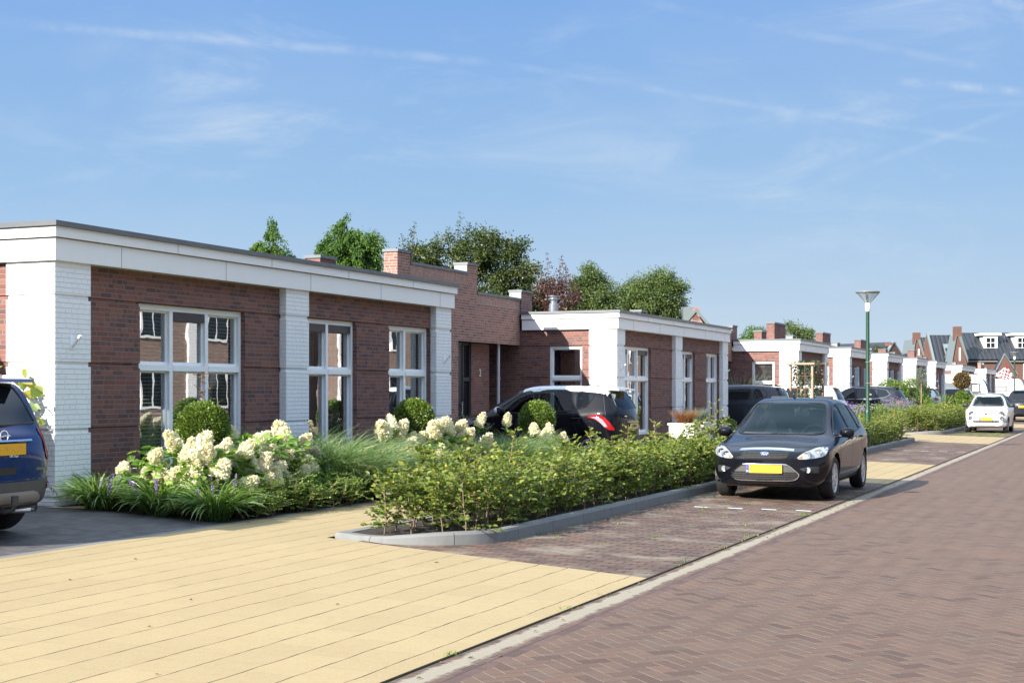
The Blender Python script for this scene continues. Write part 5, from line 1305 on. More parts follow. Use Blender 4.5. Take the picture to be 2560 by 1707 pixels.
mb = MB(); fc.line('', 'F', [(-.54, .955), (-.1, .95)], '', .010, .012, mb=mb); fc.line('', 'F', [(-.02, .95), (.5, .95)], '', .010, .012, mb=mb); mb.build('wiper', MATS['black_plastic'], fc.root, 60)
fc.seams([('F', [(-.83, .80), (-.55, .775), (-.4, .77), (0, .782), (.4, .77), (.55, .775), (.83, .80)])]+[(sd, pts) for sd in ('L', 'R') for pts in (
    [(.98, .93), (.95, .6), (.93, .28)], [(-.11, .98), (-.10, .6), (-.11, .27)], [(-.98, 1.0), (-1.0, .75), (-1.08, .66)], [(.93, .28), (-.9, .27)])])
for sd in ('L', 'R'): fc.patch('sill_trim', sd, [(-.92, .235), (.88, .235), (.88, .27), (-.92, .27)], 'black_plastic', .006); fc.line('chrome_line', sd, [(-1.4, 1.01), (-.6, .945), (.4, .915), (.95, .90)], 'black_plastic', .006, .004)
t = fc.hit('T', .02, 0, 0); mb = MB(); mb.tube([t, t+Vector((-.02, 0, .02)), t+Vector((-.24, 0, .19))], [.02, .006, .002], 6); mb.build('aerial', MATS['black_plastic'], fc.root, 50)
for sg in (1, -1): fc.patch('tail_lamp', 'B', [(sg*.60, 1.25), (sg*.70, 1.22), (sg*.80, .80), (sg*.70, .80)], 'red_lens', .006)

# ---- black hatchback with the white roof (drive beside the second bungalow)
TS = [(-1.925, .34, .62, .66, .72, .64, .58, .60), (-1.88, .27, .92, .98, 1.01, .74, .66, .66), (-1.80, .24, 1.0, 1.12, 1.16, .80, .68, .72), (-1.66, .22, 1.03, 1.33, 1.36, .835, .655, .76), (-1.52, .20, 1.03, 1.455, 1.49, .845, .63, .78),
      (-1.1, .19, 1.0, 1.50, 1.54, .848, .62, .80), (-.5, .18, .98, 1.52, 1.565, .848, .62, .80), (.0, .18, .965, 1.50, 1.56, .848, .625, .80), (.25, .18, .955, 1.44, 1.52, .848, .635, .80), (.55, .18, .94, 1.28, 1.37, .848, .66, .80),
      (.85, .18, .93, 1.11, 1.19, .848, .70, .80), (1.05, .18, .92, .99, 1.07, .845, .74, .78), (1.4, .19, .87, .90, .985, .83, .72, .76), (1.7, .20, .78, .82, .90, .78, .66, .72), (1.88, .23, .66, .72, .78, .70, .60, .66), (1.925, .28, .56, .62, .68, .66, .56, .62)]
GS = [('F', [(-.62, 1.06), (-.56, 1.44), (.56, 1.44), (.62, 1.06)])]
for sd in ('L', 'R'):
    GS += [(sd, [(.82, 1.02), (.20, 1.425), (.00, 1.455), (-.06, 1.01), (.4, 1.0)]), (sd, [(-.16, 1.03), (-.14, 1.46), (-.86, 1.45), (-.92, 1.05)]), (sd, [(-.98, 1.06), (-.95, 1.445), (-1.36, 1.40), (-1.20, 1.13)])]
GS += [('B', [(-.60, 1.09), (-.50, 1.42), (.50, 1.42), (.60, 1.09)])]
sx, sy = -11.12, 27.85
sc = Car('hatchback', 'black hatchback with white roof seen from its side on the drive', 'car', (sx, sy, gz(-10.8)+.0), PI, TS, 'paint_black', (1.15, -1.28), .30, 130,
         warp=((1, 1.4, .22, .60, .35), (-1, 1.45, .16, 1.05, .0)), glass=GS, roofm='paint_white', roofx=(-1.60, .22))
sc.glasses(); sc.wheels(spokes=5, twin=False, rimr=.20); sc.interior(.70, zc=1.0); sc.mirror(.66, 1.02, 'paint_white'); sc.handles((-.02, -1.0), .90, 'paint_black')
mb = MB(); mb.prism([(-1.50, 1.535), (-1.78, 1.485), (-1.80, 1.455), (-1.55, 1.47)], 'y', -.53, .53); mb.build('roof_spoiler', MATS['paint_white'], sc.root)
mb = MB(); mb.box(-1.803, -1.79, -.10, .10, 1.464, 1.48); mb.build('brake_light', MATS['red_lens'], sc.root)
for sd in ('L', 'R'):
    o = sc.patch('tail_lamp', sd, smoothpoly([(-1.20, .93), (-1.40, .985), (-1.58, .95), (-1.72, .80), (-1.80, .66), (-1.66, .68), (-1.55, .78), (-1.40, .89)], 1), 'red_lens', .008, step=.03)
    sc.patch('lamp_insert', sd, [(-1.30, .925), (-1.45, .94), (-1.56, .88), (-1.66, .74), (-1.60, .735), (-1.50, .83), (-1.40, .90)], 'clear_lens', .012, o, step=.03)
    mb = MB(); p = sc.hit(sd, -1.28, .76, .001); mb.lathe([(.085, 0), (.088, .002), (.091, 0)], 26, tuple(p), 'y'); mb.build('fuel_flap', MATS['black_plastic'], sc.root, 50)
    sc.patch('headlight', sd, [(1.15, .84), (1.45, .86), (1.66, .76), (1.72, .66), (1.5, .70), (1.28, .77)], 'clear_lens', .006)
sc.seams([(sd, pts) for sd in ('L', 'R') for pts in ([(.82, .98), (.80, .6), (.78, .27)], [(-.11, 1.0), (-.12, .6), (-.12, .27)], [(-.93, 1.02), (-.96, .75), (-1.02, .62)], [(-1.5, 1.44), (-1.58, 1.1), (-1.62, .96)], [(-.12, 1.5), (-.11, 1.46)])])
sc.plate('B', 0, .74, .50, .11, 'plate_old', blue=False)
text('G·020·N', .085, 'black_ink', sc.root, tuple(sc.hit('B', 0, .74, .024)), (PI/2, 0, -PI/2), .001)
mb = MB(); mb.box(-1.935, -1.90, -.32, .32, .815, .84); mb.build('plate_trim', MATS['chrome'], sc.root)
sc.patch('lower_bumper', 'B', [(-.62, .30), (-.62, .55), (.62, .55), (.62, .30)], 'black_plastic', .005)
mb = MB(); sc.line('', 'B', [(0, 1.12), (.25, 1.10)], '', .010, .012, mb=mb); mb.build('rear_wiper', MATS['black_plastic'], sc.root, 60)
t = sc.hit('T', -1.15, 0, 0); mb = MB(); mb.tube([t, t+Vector((-.03, 0, .02)), t+Vector((-.24, 0, .20))], [.025, .007, .003], 6); mb.build('aerial', MATS['black_plastic'], sc.root, 50)
sc.patch('badge', 'L', [(-1.62, .905), (-1.70, .905), (-1.70, .92), (-1.62, .92)], 'chrome', .012) if False else None
mb = MB(); p = sc.hit('B', .35, .94, .006); mb.box(p.x-.004, p.x, .28, .42, .93, .955); mb.build('badge', MATS['chrome'], sc.root)

# ---- blue crossover at the left edge, seen from behind
TM = [(-2.14, .42, .66, .72, .80, .70, .64, .62), (-2.10, .34, .80, .90, .98, .78, .70, .70), (-2.02, .31, .93, 1.04, 1.08, .83, .72, .76), (-1.86, .28, .99, 1.32, 1.36, .865, .70, .80), (-1.70, .26, 1.03, 1.50, 1.54, .88, .66, .82),
      (-1.3, .25, 1.03, 1.57, 1.61, .888, .64, .83), (-.6, .25, 1.02, 1.60, 1.645, .89, .64, .84), (0, .25, 1.0, 1.58, 1.64, .89, .64, .84), (.3, .25, .99, 1.50, 1.58, .89, .65, .84), (.7, .25, .98, 1.26, 1.37, .89, .69, .84), (1.05, .25, .97, 1.06, 1.15, .88, .76, .82),
      (1.5, .26, .93, .97, 1.05, .87, .74, .8), (1.9, .28, .80, .86, .95, .80, .68, .74), (2.09, .32, .68, .74, .82, .72, .60, .68), (2.14, .38, .6, .66, .72, .68, .58, .64)]
GM = [('F', [(-.62, 1.15), (-.56, 1.5), (.56, 1.5), (.62, 1.15)]), ('B', [(-.64, 1.12), (-.60, 1.17), (-.50, 1.50), (.50, 1.50), (.60, 1.17), (.64, 1.12), (0, 1.10)])]
for sd in ('L', 'R'): GM += [(sd, [(.85, 1.06), (.25, 1.50), (.0, 1.53), (-.02, 1.07)]), (sd, [(-.1, 1.08), (-.1, 1.53), (-.9, 1.52), (-.95, 1.12)]), (sd, [(-1.02, 1.13), (-1.0, 1.51), (-1.38, 1.46), (-1.5, 1.25)])]
mk = Car('crossover_car', 'metallic blue crossover cut off by the left edge, tow bar below its bumper', 'car', (-12.12, 10.92, gz(-11)-.0), PI, TM, 'paint_blue', (1.30, -1.32), .335, 140,
         warp=((1, 1.6, .22, .7, .3), (-1, 1.62, .17, 1.05, .0)), glass=GM, clad=.545)
mk.glasses('tinted_glass'); mk.wheels(wid=.225, spokes=5); mk.mirror(.75, 1.08, 'paint_blue')
mb = MB(); mb.prism([(-1.62, 1.605), (-1.96, 1.565), (-1.99, 1.53), (-1.70, 1.54)], 'y', -.56, .56); mb.build('roof_spoiler', MATS['paint_blue'], mk.root)
for sg in (1, -1):
    o = mk.patch('tail_lamp', 'B', smoothpoly([(sg*.62, 1.08), (sg*.70, 1.07), (sg*.775, .95), (sg*.81, .76), (sg*.69, .74), (sg*.665, .90)], 1), 'red_lens', .010, step=.03)
    mk.patch('lamp_insert', 'B', [(sg*.725, .96), (sg*.77, .90), (sg*.80, .77), (sg*.755, .765)], 'clear_lens', .014, o, step=.03)
    mk.patch('rear_reflector', 'B', [(sg*.68, .505), (sg*.80, .525), (sg*.79, .455), (sg*.73, .45)], 'red_lens', .012, step=.03)
mk.patch('skid_plate', 'B', smoothpoly([(-.44, .455), (.44, .455), (.56, .37), (.50, .315), (-.50, .315), (-.56, .37)], 1), 'skid_grey', .012, step=.04)
mk.patch('tailgate_recess', 'B', [(-.14, .70), (.14, .70), (.12, .63), (-.12, .63)], 'black_plastic', .006)
mb = MB(); mk.line('', 'B', [(-.40, .955), (.40, .955)], '', .017, .012, mb=mb); mb.build('chrome_bar', MATS['chrome'], mk.root, 60)
mk.plate('B', 0, .875, .52, .11, blue=False); specks(mk, 'B', .875, 14, off=.0225)
text('DPC Opel', .028, 'white_ink', mk.root, tuple(mk.hit('B', -.08, .808, .020)), (PI/2, 0, -PI/2), .001)
p = mk.hit('B', 0, 1.005, .018); mb = MB(); P = [Vector((0, .055*math.cos(t), .055*math.sin(t))) for t in np.linspace(0, 2*PI, 33)]; mb.tube(P, .007, 6, caps=False); mb.tube([(0, -.085, 0), (0, .0, .004)], .006, 6); mb.tube([(0, .085, 0), (0, .0, -.004)], .006, 6); o = mb.build('emblem', MATS['chrome'], mk.root, 60); o.location = p
text('TURBO', .034, 'chrome', mk.root, tuple(mk.hit('B', -.50, .665, .006)), (PI/2, 0, -PI/2), .003, bold=.001)
mk.seams([('B', [(-.64, 1.08), (-.63, .75), (-.58, .62), (-.4, .575), (0, .565), (.4, .575), (.58, .62), (.63, .75), (.64, 1.08)])])
mb = MB(); mb.tube([(-1.95, 0, .30), (-2.12, 0, .27), (-2.22, 0, .30), (-2.24, 0, .36)], .025, 8); mb.tube([(-2.24, 0, .34), (-2.24, 0, .43)], .036, 12); mb.build('tow_bar', MATS['dark_box'], mk.root, 50)
mb = MB(); mb.tube([(-1.5, 0, .27), (-1.98, -.30, .26), (-2.05, -.42, .26)], .028, 10); mb.tube([(-2.0, -.46, .265), (-2.07, -.48, .265)], .030, 12, caps=False); mb.build('exhaust', MATS['steel'], mk.root, 50)
mb = MB(); mb.box(-1.9, -1.2, -.7, .7, .24, .32); mb.build('underbody', MATS['black_plastic'], mk.root)

# ---- small white car facing us
T5 = [(-1.78, .35, .60, .68, .74, .62, .56, .58), (-1.74, .27, .84, .92, .97, .70, .62, .64), (-1.62, .22, .95, 1.10, 1.14, .77, .63, .70), (-1.40, .19, .98, 1.29, 1.33, .80, .60, .74), (-1.0, .18, .96, 1.40, 1.44, .812, .575, .76), (-.4, .18, .94, 1.44, 1.485, .814, .57, .76),
      (.1, .18, .92, 1.42, 1.48, .814, .575, .76), (.35, .18, .91, 1.32, 1.40, .812, .60, .76), (.65, .18, .89, 1.09, 1.17, .81, .65, .76), (.85, .18, .88, .95, 1.02, .805, .70, .75), (1.2, .19, .87, .92, .99, .79, .68, .73), (1.5, .20, .78, .84, .90, .74, .62, .70), (1.70, .23, .66, .73, .79, .66, .55, .64), (1.78, .28, .55, .62, .68, .60, .50, .58)]
G5 = [('F', [(-.60, 1.0), (-.47, 1.365), (.47, 1.365), (.60, 1.0)])]
for sd in ('L', 'R'): G5 += [(sd, [(.62, .99), (.15, 1.36), (-.35, 1.39), (-.40, .99)]), (sd, [(-.48, 1.0), (-.45, 1.385), (-.9, 1.35), (-1.15, 1.1)])]
T5 = [t[:4]+(t[4]+(.02 if t[4] > 1.3 else 0), t[5]*.985, t[6]*(.90 if t[4] > 1.15 else .97), t[7]) for t in T5]
wf = Car('city_car', 'small rounded white city car with round headlights in the far bay', 'car', (-4.83, 58.3, gz(-4.8)), -PI/2, T5, 'paint_white', (1.15, -1.15), .285, 110,
         warp=((1, 1.25, .26, .55, .35), (-1, 1.35, .2, .9, .0)), glass=G5, roofm='caravan_grey', roofx=(-1.4, .3))
wf.glasses(); wf.wheels(wid=.18, spokes=5, twin=False, rimr=.19); wf.interior(.55, seats='seat_light', zc=1.0); wf.mirror(.50, 1.0, 'black_plastic')
for sg in (1, -1):
    for nm, y, z, r in (('headlight', .53, .73, .092), ('lower_lamp', .56, .565, .062)):
        p = wf.hit('F', sg*y, z, .035); mb = MB(); mb.lathe([(r, -.09), (r, 0), (r*.9, .006), (r*.55, -.004), (0, .004)], 24, tuple(p), 'x'); o = mb.build(nm, MATS['dim_lens'], wf.root, 50)
        mb = MB(); mb.lathe([(r*1.12, -.09), (r*1.12, .004), (r*.96, .008)], 24, tuple(p), 'x'); mb.build('lamp_ring', MATS['dark_chrome'], o, 50)
mb = MB(); wf.line('', 'F', [(-.30, .70), (-.06, .695)], '', .009, .008, mb=mb); wf.line('', 'F', [(.06, .695), (.30, .70)], '', .009, .008, mb=mb); mb.build('chrome_whisker', MATS['chrome'], wf.root, 60)
p = wf.hit('F', 0, .70, .012); mb = MB(); mb.lathe([(.055, -.02), (.055, 0), (.048, .006), (0, .008)], 22, tuple(p), 'x'); o = mb.build('emblem', MATS['chrome'], wf.root, 50)
mb = MB(); mb.lathe([(.040, .0085), (0, .0088)], 22, tuple(p), 'x'); mb.build('emblem_field', MATS['red_lens'], o, 50)
wf.patch('grille', 'F', smoothpoly([(-.47, .475), (.47, .475), (.50, .43), (.42, .385), (-.42, .385), (-.50, .43)], 1), 'black_plastic', .006)
mb = MB()
for y in np.linspace(-.42, .42, 17): wf.line('', 'F', [(y, .395), (y, .468)], '', .005, .009, mb=mb, seg=3)
mb.build('grille_bars', MATS['alloy'], wf.root, 60)
mb = MB(); wf.line('', 'F', [(-.22, .615), (.22, .615)], '', .010, .006, mb=mb); mb.build('slot', MATS['black_plastic'], wf.root, 60)
wf.plate('F', 0, .525, .46, .105); text('RF·505·R', .075, 'amber', wf.root, tuple(wf.hit('F', 0.02, .525, .0215)), (PI/2, 0, PI/2), .001)
mb = MB(); wf.line('', 'F', [(-.5, 1.055), (.0, 1.05), (.5, 1.055)], '', .012, .010, mb=mb); mb.build('wiper', MATS['black_plastic'], wf.root, 60)
wf.seams([('F', [(-.62, .80), (-.35, .775), (0, .79), (.35, .775), (.62, .80)])]+[(sd, [(.62, .93), (.60, .3), (-.42, .3), (-.44, .95)]) for sd in ('L', 'R')])

# ---- cars farther off
def farcar(name, label, loc, rz, Tb, G, pm, WR=.33, ar=(1.30, -1.32), lamps='B', NX=90, sp=None, group=None, spoil=True, chrome=False, lampx=None, **kw):
    c = Car(name, label, 'car', (loc[0], loc[1], gz(loc[0])), rz, Tb, pm, ar, WR, NX, warp=((1, 1.6, .22, .7, .3), (-1, 1.62, .17, 1.05, .0)), glass=G, cut=False, group=group, **kw)
    c.glasses('tinted_glass'); c.wheels(wid=.215, spokes=5, twin=False); c.mirror(.78, 1.06, pm); c.handles((0.0, -.95), .93, pm)
    for sd in ('L', 'R'):
        c.patch('tail_lamp', sd, smoothpoly(lampx or [(-1.72, .98), (-2.0, .96), (-2.06, .80), (-1.9, .80)], 1), 'red_lens', .009, step=.04)
        c.patch('headlight', sd, [(1.5, .80), (1.85, .82), (1.98, .72), (1.6, .70)], 'clear_lens', .008)
        if chrome: c.line('chrome_line', sd, [(.85, 1.04), (-.9, 1.07), (-1.35, 1.12), (-1.58, 1.26), (-1.4, 1.46), (-1.0, 1.525), (0, 1.55)], 'chrome', .010, .006)
    c.seams([(sd, pts) for sd in ('L', 'R') for pts in ([(.85, 1.0), (.84, .6), (.82, .33)], [(-.06, 1.05), (-.06, .6), (-.06, .33)], [(-.98, 1.08), (-1.0, .8), (-1.05, .7)])])
    c.plate('B', 0, .78, .5, .11, blue=False)
    if spoil: mb = MB(); mb.prism([(-1.62, 1.605), (-1.90, 1.565), (-1.93, 1.54), (-1.70, 1.54)], 'y', -.54, .54); mb.build('roof_spoiler', MATS[sp or pm], c.root)
    return c
def scaled(T, kx, kz=1.0, dz=0): return [(t[0]*kx, t[1], t[2]*kz+dz, t[3]*kz+dz, t[4]*kz+dz, t[5], t[6], t[7]) for t in T]
TSUV = scaled(TM, 1.06)
G2 = [g for g in GM]
farcar('suv', 'slate grey car on the drive directly behind the second bungalow\'s end', (-12.55, 48.6), PI, scaled(TM, 1.02, .975), [(s_, [(a*1.0, b*.975) for a, b in p]) for s_, p in G2], 'paint_grey')
farcar('suv', 'white car with dark windows standing behind the ivy trellis', (-11.35, 52.3), PI, TM, G2, 'paint_white')
farcar('suv', 'large near-black estate car with chrome window line behind the lamp post', (-11.25, 66.5), PI, TSUV, G2, 'paint_dark', chrome=True, lampx=[(-1.80, .98), (-2.1, .99), (-2.2, .84), (-1.9, .86)], ar=(1.40, -1.40))
farcar('suv', 'pale blue-white car with dark roof behind the round green bush', (-12.2, 88.6), PI, scaled(TM, 1.0, .98), [(s_, [(a, b*.98) for a, b in p]) for s_, p in G2], 'paint_skyblue', roofm='paint_dark', roofx=(-1.9, .4))
farcar('hatchback', 'dark car on the drive in front of the rounded caravan', (-12.4, 111.5), PI, scaled(TM, 1.0, .96), [(s_, [(a, b*.96) for a, b in p]) for s_, p in G2], 'paint_dark', roofm='paint_silver', roofx=(-1.9, .4))
farcar('suv', 'dark car seen from behind at the right edge, red tail lamp', (-4.75, 79.2), PI/2, TSUV, G2, 'paint_dark', lampx=[(-1.75, 1.02), (-2.05, 1.02), (-2.22, .88), (-1.9, .86)], ar=(1.40, -1.40))
# ---- caravans
def caravan(label, loc, rz, L, H, W_, nose, grey, winx):
    r = thing('caravan', label, 'caravan', (loc[0], loc[1], gz(loc[0])), rz, 'caravans on the far drives'); z0 = .42
    prof = [(-L/2, z0), (-L/2, H-.25)]+[(-L/2+.25-.25*math.cos(t), H-.25+.25*math.sin(t)) for t in np.linspace(.3, PI/2, 5)]
    prof += [(L/2-nose, H)]+[(L/2-nose+nose*math.sin(t), z0+.75+(H-z0-.75)*math.cos(t)) for t in np.linspace(.15, PI/2, 10)]+[(L/2, z0+.1), (L/2-.25, z0)]
    mb = MB(); mb.prism(prof, 'y', -W_/2, W_/2); mb.build('body', MATS['caravan_white'], r, 30)
    if grey:
        mb = MB(); mb.prism([(-L/2+.1, 1.05), (L/2-.35, 1.05), (L/2-nose*.62, 2.0), (-L/2+.1, 2.0)], 'y', W_/2+.002, W_/2+.010); mb.build('side_panel', MATS['caravan_grey'], r)
        mb = MB(); mb.prism([(L/2-.02, 1.3), (L/2-.20, 1.9), (L/2-.45, 2.18), (L/2-.40, 2.24), (L/2-.12, 1.92), (L/2+.06, 1.3)], 'y', -W_/2+.1, W_/2-.1); mb.build('front_window', MATS['tinted_glass'], r)
    for (x0, x1, z0_, z1_) in winx:
        mb = MB(); mb.box(x0, x1, W_/2+.010, W_/2+.03, z0_, z1_); o = mb.build('window', MATS['black_plastic'], r)
        mb = MB(); mb.box(x0+.09, x1-.09, W_/2+.031, W_/2+.036, z0_+.09, z1_-.09); mb.build('pane', MATS['curtain'], o)
    for sy in (1, -1):
        mb = MB(); mb.lathe([(0, 0), (.2, 0), (.31, -.02), (.33, -.05), (.33, -.18)], 24, (0, sy*W_/2-.02 if sy > 0 else sy*W_/2+.2, .33), 'y'); mb.build('wheel', MATS['rubber'], r, 40)
    mb = MB(); mb.tube([(L/2-.2, .35, .48), (L/2+1.1, 0, .45)], .04, 6); mb.tube([(L/2-.2, -.35, .48), (L/2+1.1, 0, .45)], .04, 6); mb.tube([(L/2+1.0, 0, .45), (L/2+1.0, 0, .0)], .03, 6); mb.build('drawbar', MATS['steel'], r, 40)
    mb = MB(); mb.box(-L/2+.05, L/2-.6, W_/2-.0, W_/2+.004, z0+.22, z0+.26); mb.build('side_stripe', MATS['red_cloth'] if not grey else MATS['grey_plastic'], r)
    return r
caravan('grey and white caravan with a rounded nose and square dark-framed window', (-12.6, 115.0), 0, 6.0, 2.62, 2.3, 1.25, True, [(1.8, 2.5, 1.22, 1.92)])
caravan('boxy white caravan under the checked flag', (-12.5, 157.5), 0, 5.8, 2.60, 2.2, .7, False, [(-.2, 1.2, 1.25, 1.85)])
for o in [o for o in bpy.data.objects if o.name.startswith('caravan')]: o.scale = (1, -1, 1)
# ------------------------------------------------------------------ planting
hedge('nearest beech hedge, bare stems over dark soil, in front of the hydrangeas', -7.40, -6.22, 13.6, 25.4, 11, h=.64, leaf=.062)
hedge('beech hedge behind the black parked car, at the lamp post', -7.50, -6.22, 34.0, 45.8, 12, h=.68, leaf=.056)
hedge('short beech hedge left of the small white car', -7.50, -6.22, 53.7, 65.9, 13, h=.80, leaf=.06)
hedge('far beech hedge beyond the small white car', -7.50, -6.22, 74.0, 85.9, 14, h=.8, dens=.6, leaf=.07)
# the taller shoots that stick out of the near hedge
def shootplant(label, x, y, h, seed):
    rng = np.random.default_rng(seed); segs, P, D = twiggy(rng, [(0, 0, 0, 1)], h, (1, 1), 12, .16, .035, lean=.1, top=.5, bare=.55); r = thing('beech_whip', label, 'plant', (x, y, gz(x)), 0, 'tall shoots in the near hedge')
    tubes_np('stem', segs, MATS['twig'], r, 5); leaves('foliage', P, D, rng.uniform(.035, .065, len(P)), .03, MATS['leaf_hedge'], r, rng, rnd=rng.uniform(.5, 1, len(P)))
for k, (px, py, lb) in enumerate([(1500, 1070, 'leafy hedge shoot standing in front of the white-roofed car\'s wheel'), (1655, 1050, 'bare forked hedge shoot against the second bungalow\'s brick wall'), (1570, 1060, 'hedge shoot in front of the white-roofed car\'s bumper'), (1782, 1000, 'tallest hedge shoot, against the last white pillar of the second bungalow'), (1255, 1070, 'hedge shoot near the hydrangeas\' right end'), (1820, 1040, 'yellow-leaved hedge shoot beside the parked car\'s mirror')]):
    y, Z = onX(px, -6.9); shootplant(lb, -6.9, y, CAMZ+(976-py)/FPX*Z-.06, 40+k)

PCL = []
def headmesh(seed, L=.25, R=.085, n=520):
    rng = np.random.default_rng(seed); t = rng.random(n)**.8; a = rng.random(n)*2*PI; rr = R*np.sqrt(np.clip(1-(t)**1.7, 0.02, 1))*np.where(t < .12, .75+t*2, 1)*(.82+.25*rng.random(n)+.10*np.sin(a*3+t*9))
    P = np.stack([np.cos(a)*rr, np.sin(a)*rr, t*L], 1); d = np.stack([np.cos(a), np.sin(a), .25+t], 1)
    r = np.clip(.5+.35*(t-.5)+rng.normal(0, .2, n), 0, 1); r = np.where(rng.random(n) < .06, 1, np.minimum(r, .9))
    o = leaves('flower_head', P-unit(d)*.012, unit(d)+rng.normal(size=(n, 3))*.55, .030*rng.uniform(.7, 1.2, n), .027, MATS['petal'], None, rng, fold=.15, rnd=r, hexa=False)
    core = MB(); core.lathe([(0, 0), (R*.75, L*.1), (R*.7, L*.45), (R*.45, L*.75), (0, L*.95)], 10); me = o.data; COL.objects.unlink(o); bpy.data.objects.remove(o)
    # solid inner cone so that no gap shows through the florets
    bm = bmesh.new(); bm.from_mesh(me); lay = bm.verts.layers.float.get('rnd')
    vs = [bm.verts.new(v) for v in core.v]
    for v in vs: v[lay] = .2
    for f in core.f:
        try: bm.faces.new([vs[i] for i in f])
        except ValueError: pass
    bm.to_mesh(me); bm.free(); return me
HM = [headmesh(s_, L_, R_) for s_, L_, R_ in ((1, .23, .088), (2, .19, .095), (3, .27, .085), (4, .17, .075))]
def hydrangea(label, heads, X, seed, nleaf, box, xm=(-9.66, .75)):
    """heads: (px, py, size, depth) ; box: x0,x1,y0,y1,ztop of the leafy body"""
    rng = np.random.default_rng(seed); x0, x1, y0, y1, zt = box; r = thing('hydrangea', label, 'shrub', ((x0+x1)/2, (y0+y1)/2, gz(-10.2)-.01), 0, 'panicle hydrangeas along the first bungalow'); O = Vector(r.location); segs = []; HP = []
    for (px, py, s_, X_) in heads:
        X_ = xm[0]+(X_+9.9)*xm[1]
        while onX(px, X_)[0] < 14.25 and X_ > -11.6: X_ -= .05
        p = onXz(px, py, X_)-O; s_ *= 1.15; k = rng.integers(0, 4); o = bpy.data.objects.new('flower_head', HM[k]); COL.objects.link(o); o.parent = r; sc_ = s_*rng.uniform(.92, 1.08)
        t = Vector((rng.normal(.25, .35), rng.normal(0, .45), 1)).normalized(); q = Vector((0, 0, 1)).rotation_difference(t); o.rotation_mode = 'QUATERNION'; o.rotation_quaternion = q
        o.location = p-t*.12*sc_; o.scale = (sc_, sc_, sc_); HP.append(o.location.copy()); b = Vector((p.x*.5, p.y*.9, 0)); m_ = b.lerp(o.location, .55)+Vector((0, 0, .08)); segs += [(b, m_, .007, .005), (m_, o.location, .005, .004)]
    P, D = [], []
    for h in HP:
        for k in range(9):
            a = rng.random()*2*PI; d = Vector((math.cos(a), math.sin(a), rng.uniform(-.35, .5))); P.append(tuple(h-Vector((0, 0, .02+.09*rng.random())))); D.append(tuple(d))
    for k in range(nleaf):
        a = rng.random(); q = Vector((rng.uniform(x0, x1)-O.x, rng.uniform(y0, y1)-O.y, 0)); ee = 1-abs(2*(q.y+O.y-y0)/(y1-y0)-1)**3*.45
        z = zt*ee*rng.random()**.5; aa = rng.random()*2*PI; P.append((q.x, q.y, z)); D.append((math.cos(aa)+.3, math.sin(aa)-.3, rng.uniform(-.5, .5)))
        if k % 9 == 0: segs.append(((q.x*.5, q.y*.9, 0), (q.x, q.y, z), .006, .003))
    P = np.array(P); m = len(P); leaves('foliage', P, D, rng.uniform(.10, .16, m), rng.uniform(.055, .085, m), MATS['leaf_hydrangea'], r, rng, fold=.12)
    tubes_np('stems', [(tuple(a), tuple(b), c, d) for a, b, c, d in segs], MATS['twig'], r, 5); return r
z1 = lambda l, s=.2551, ox=250, oy=1000: [(ox+a*s, oy+b*s, c, X_) for a, b, c, X_ in l]
hydrangea('left flowering hydrangea, low cream panicles beside the tall window', z1([(235, 650, .8, -11.3), (450, 700, .9, -11.0), (570, 515, .95, -10.9), (700, 385, 1.0, -11.3), (610, 705, .85, -10.7), (760, 705, 1.15, -10.5), (850, 520, .9, -10.6), (980, 470, 1.35, -10.4), (1060, 540, 1.0, -10.4), (960, 640, .9, -10.4), (960, 730, 1.0, -10.2), (1205, 650, 1.2, -10.2), (1300, 400, 1.1, -11.2), (870, 745, .9, -10.3), (1180, 500, 1.0, -10.7), (1040, 430, .8, -10.6), (900, 440, .9, -10.5), (680, 745, .8, -10.6)]), -10.6, 21, 620, (-11.2, -9.9, 14.1, 15.3, .80))
hydrangea('fuller hydrangea under the second white pillar with the tallest cream panicles', z1([(1480, 440, 1.3, -10.4), (1420, 480, 1.0, -10.3), (1550, 400, 1.2, -10.5), (1635, 350, 1.25, -10.7), (1755, 265, 1.1, -10.9), (1800, 375, 1.25, -10.6), (1690, 490, 1.0, -10.3), (1820, 560, 1.1, -10.3), (1990, 440, 1.15, -10.5), (2110, 500, 1.2, -10.4), (2040, 605, 1.15, -10.2), (1600, 650, 1.1, -10.1), (1770, 650, .95, -10.1), (1500, 795, 1.15, -9.9), (1650, 760, .9, -10.0), (1850, 790, .8, -10.0), (1500, 640, .8, -10.2), (1270, 560, .9, -10.5), (1720, 740, .9, -10.0), (1960, 520, .9, -10.4), (2010, 680, .8, -10.1), (1240, 460, .9, -10.7)]), -10.4, 22, 700, (-10.6, -9.8, 14.9, 16.6, .92))
hydrangea('hydrangea with pinkish cream panicles before the door and the box ball', [(700+a*.306, 950+b*.306, c, X_) for a, b, c, X_ in [(835, 395, 1.2, -10.8), (910, 355, .9, -11.0), (985, 400, 1.1, -10.8), (1010, 370, .9, -11.0), (1250, 400, 1.1, -10.2), (1300, 370, 1.2, -10.2), (1340, 350, 1.1, -10.3), (1375, 385, 1.1, -10.4), (1480, 385, 1.1, -10.4), (1520, 460, 1.15, -10.1), (1060, 510, 1.0, -10.5), (1150, 480, 1.0, -10.6), (1120, 560, 1.1, -10.2), (1340, 520, 1.1, -10.2), (1300, 600, 1.25, -9.9), (1360, 610, 1.1, -9.9), (1430, 550, .9, -10.1), (1670, 530, 1.2, -10.0), (1640, 330, .9, -10.9), (1300, 470, 1.0, -10.4), (1080, 610, .9, -10.0), (1090, 450, .9, -10.7), (1580, 590, .9, -9.9)]], -10.4, 23, 800, (-10.3, -9.6, 19.0, 22.0, .78), (-9.6, .4))
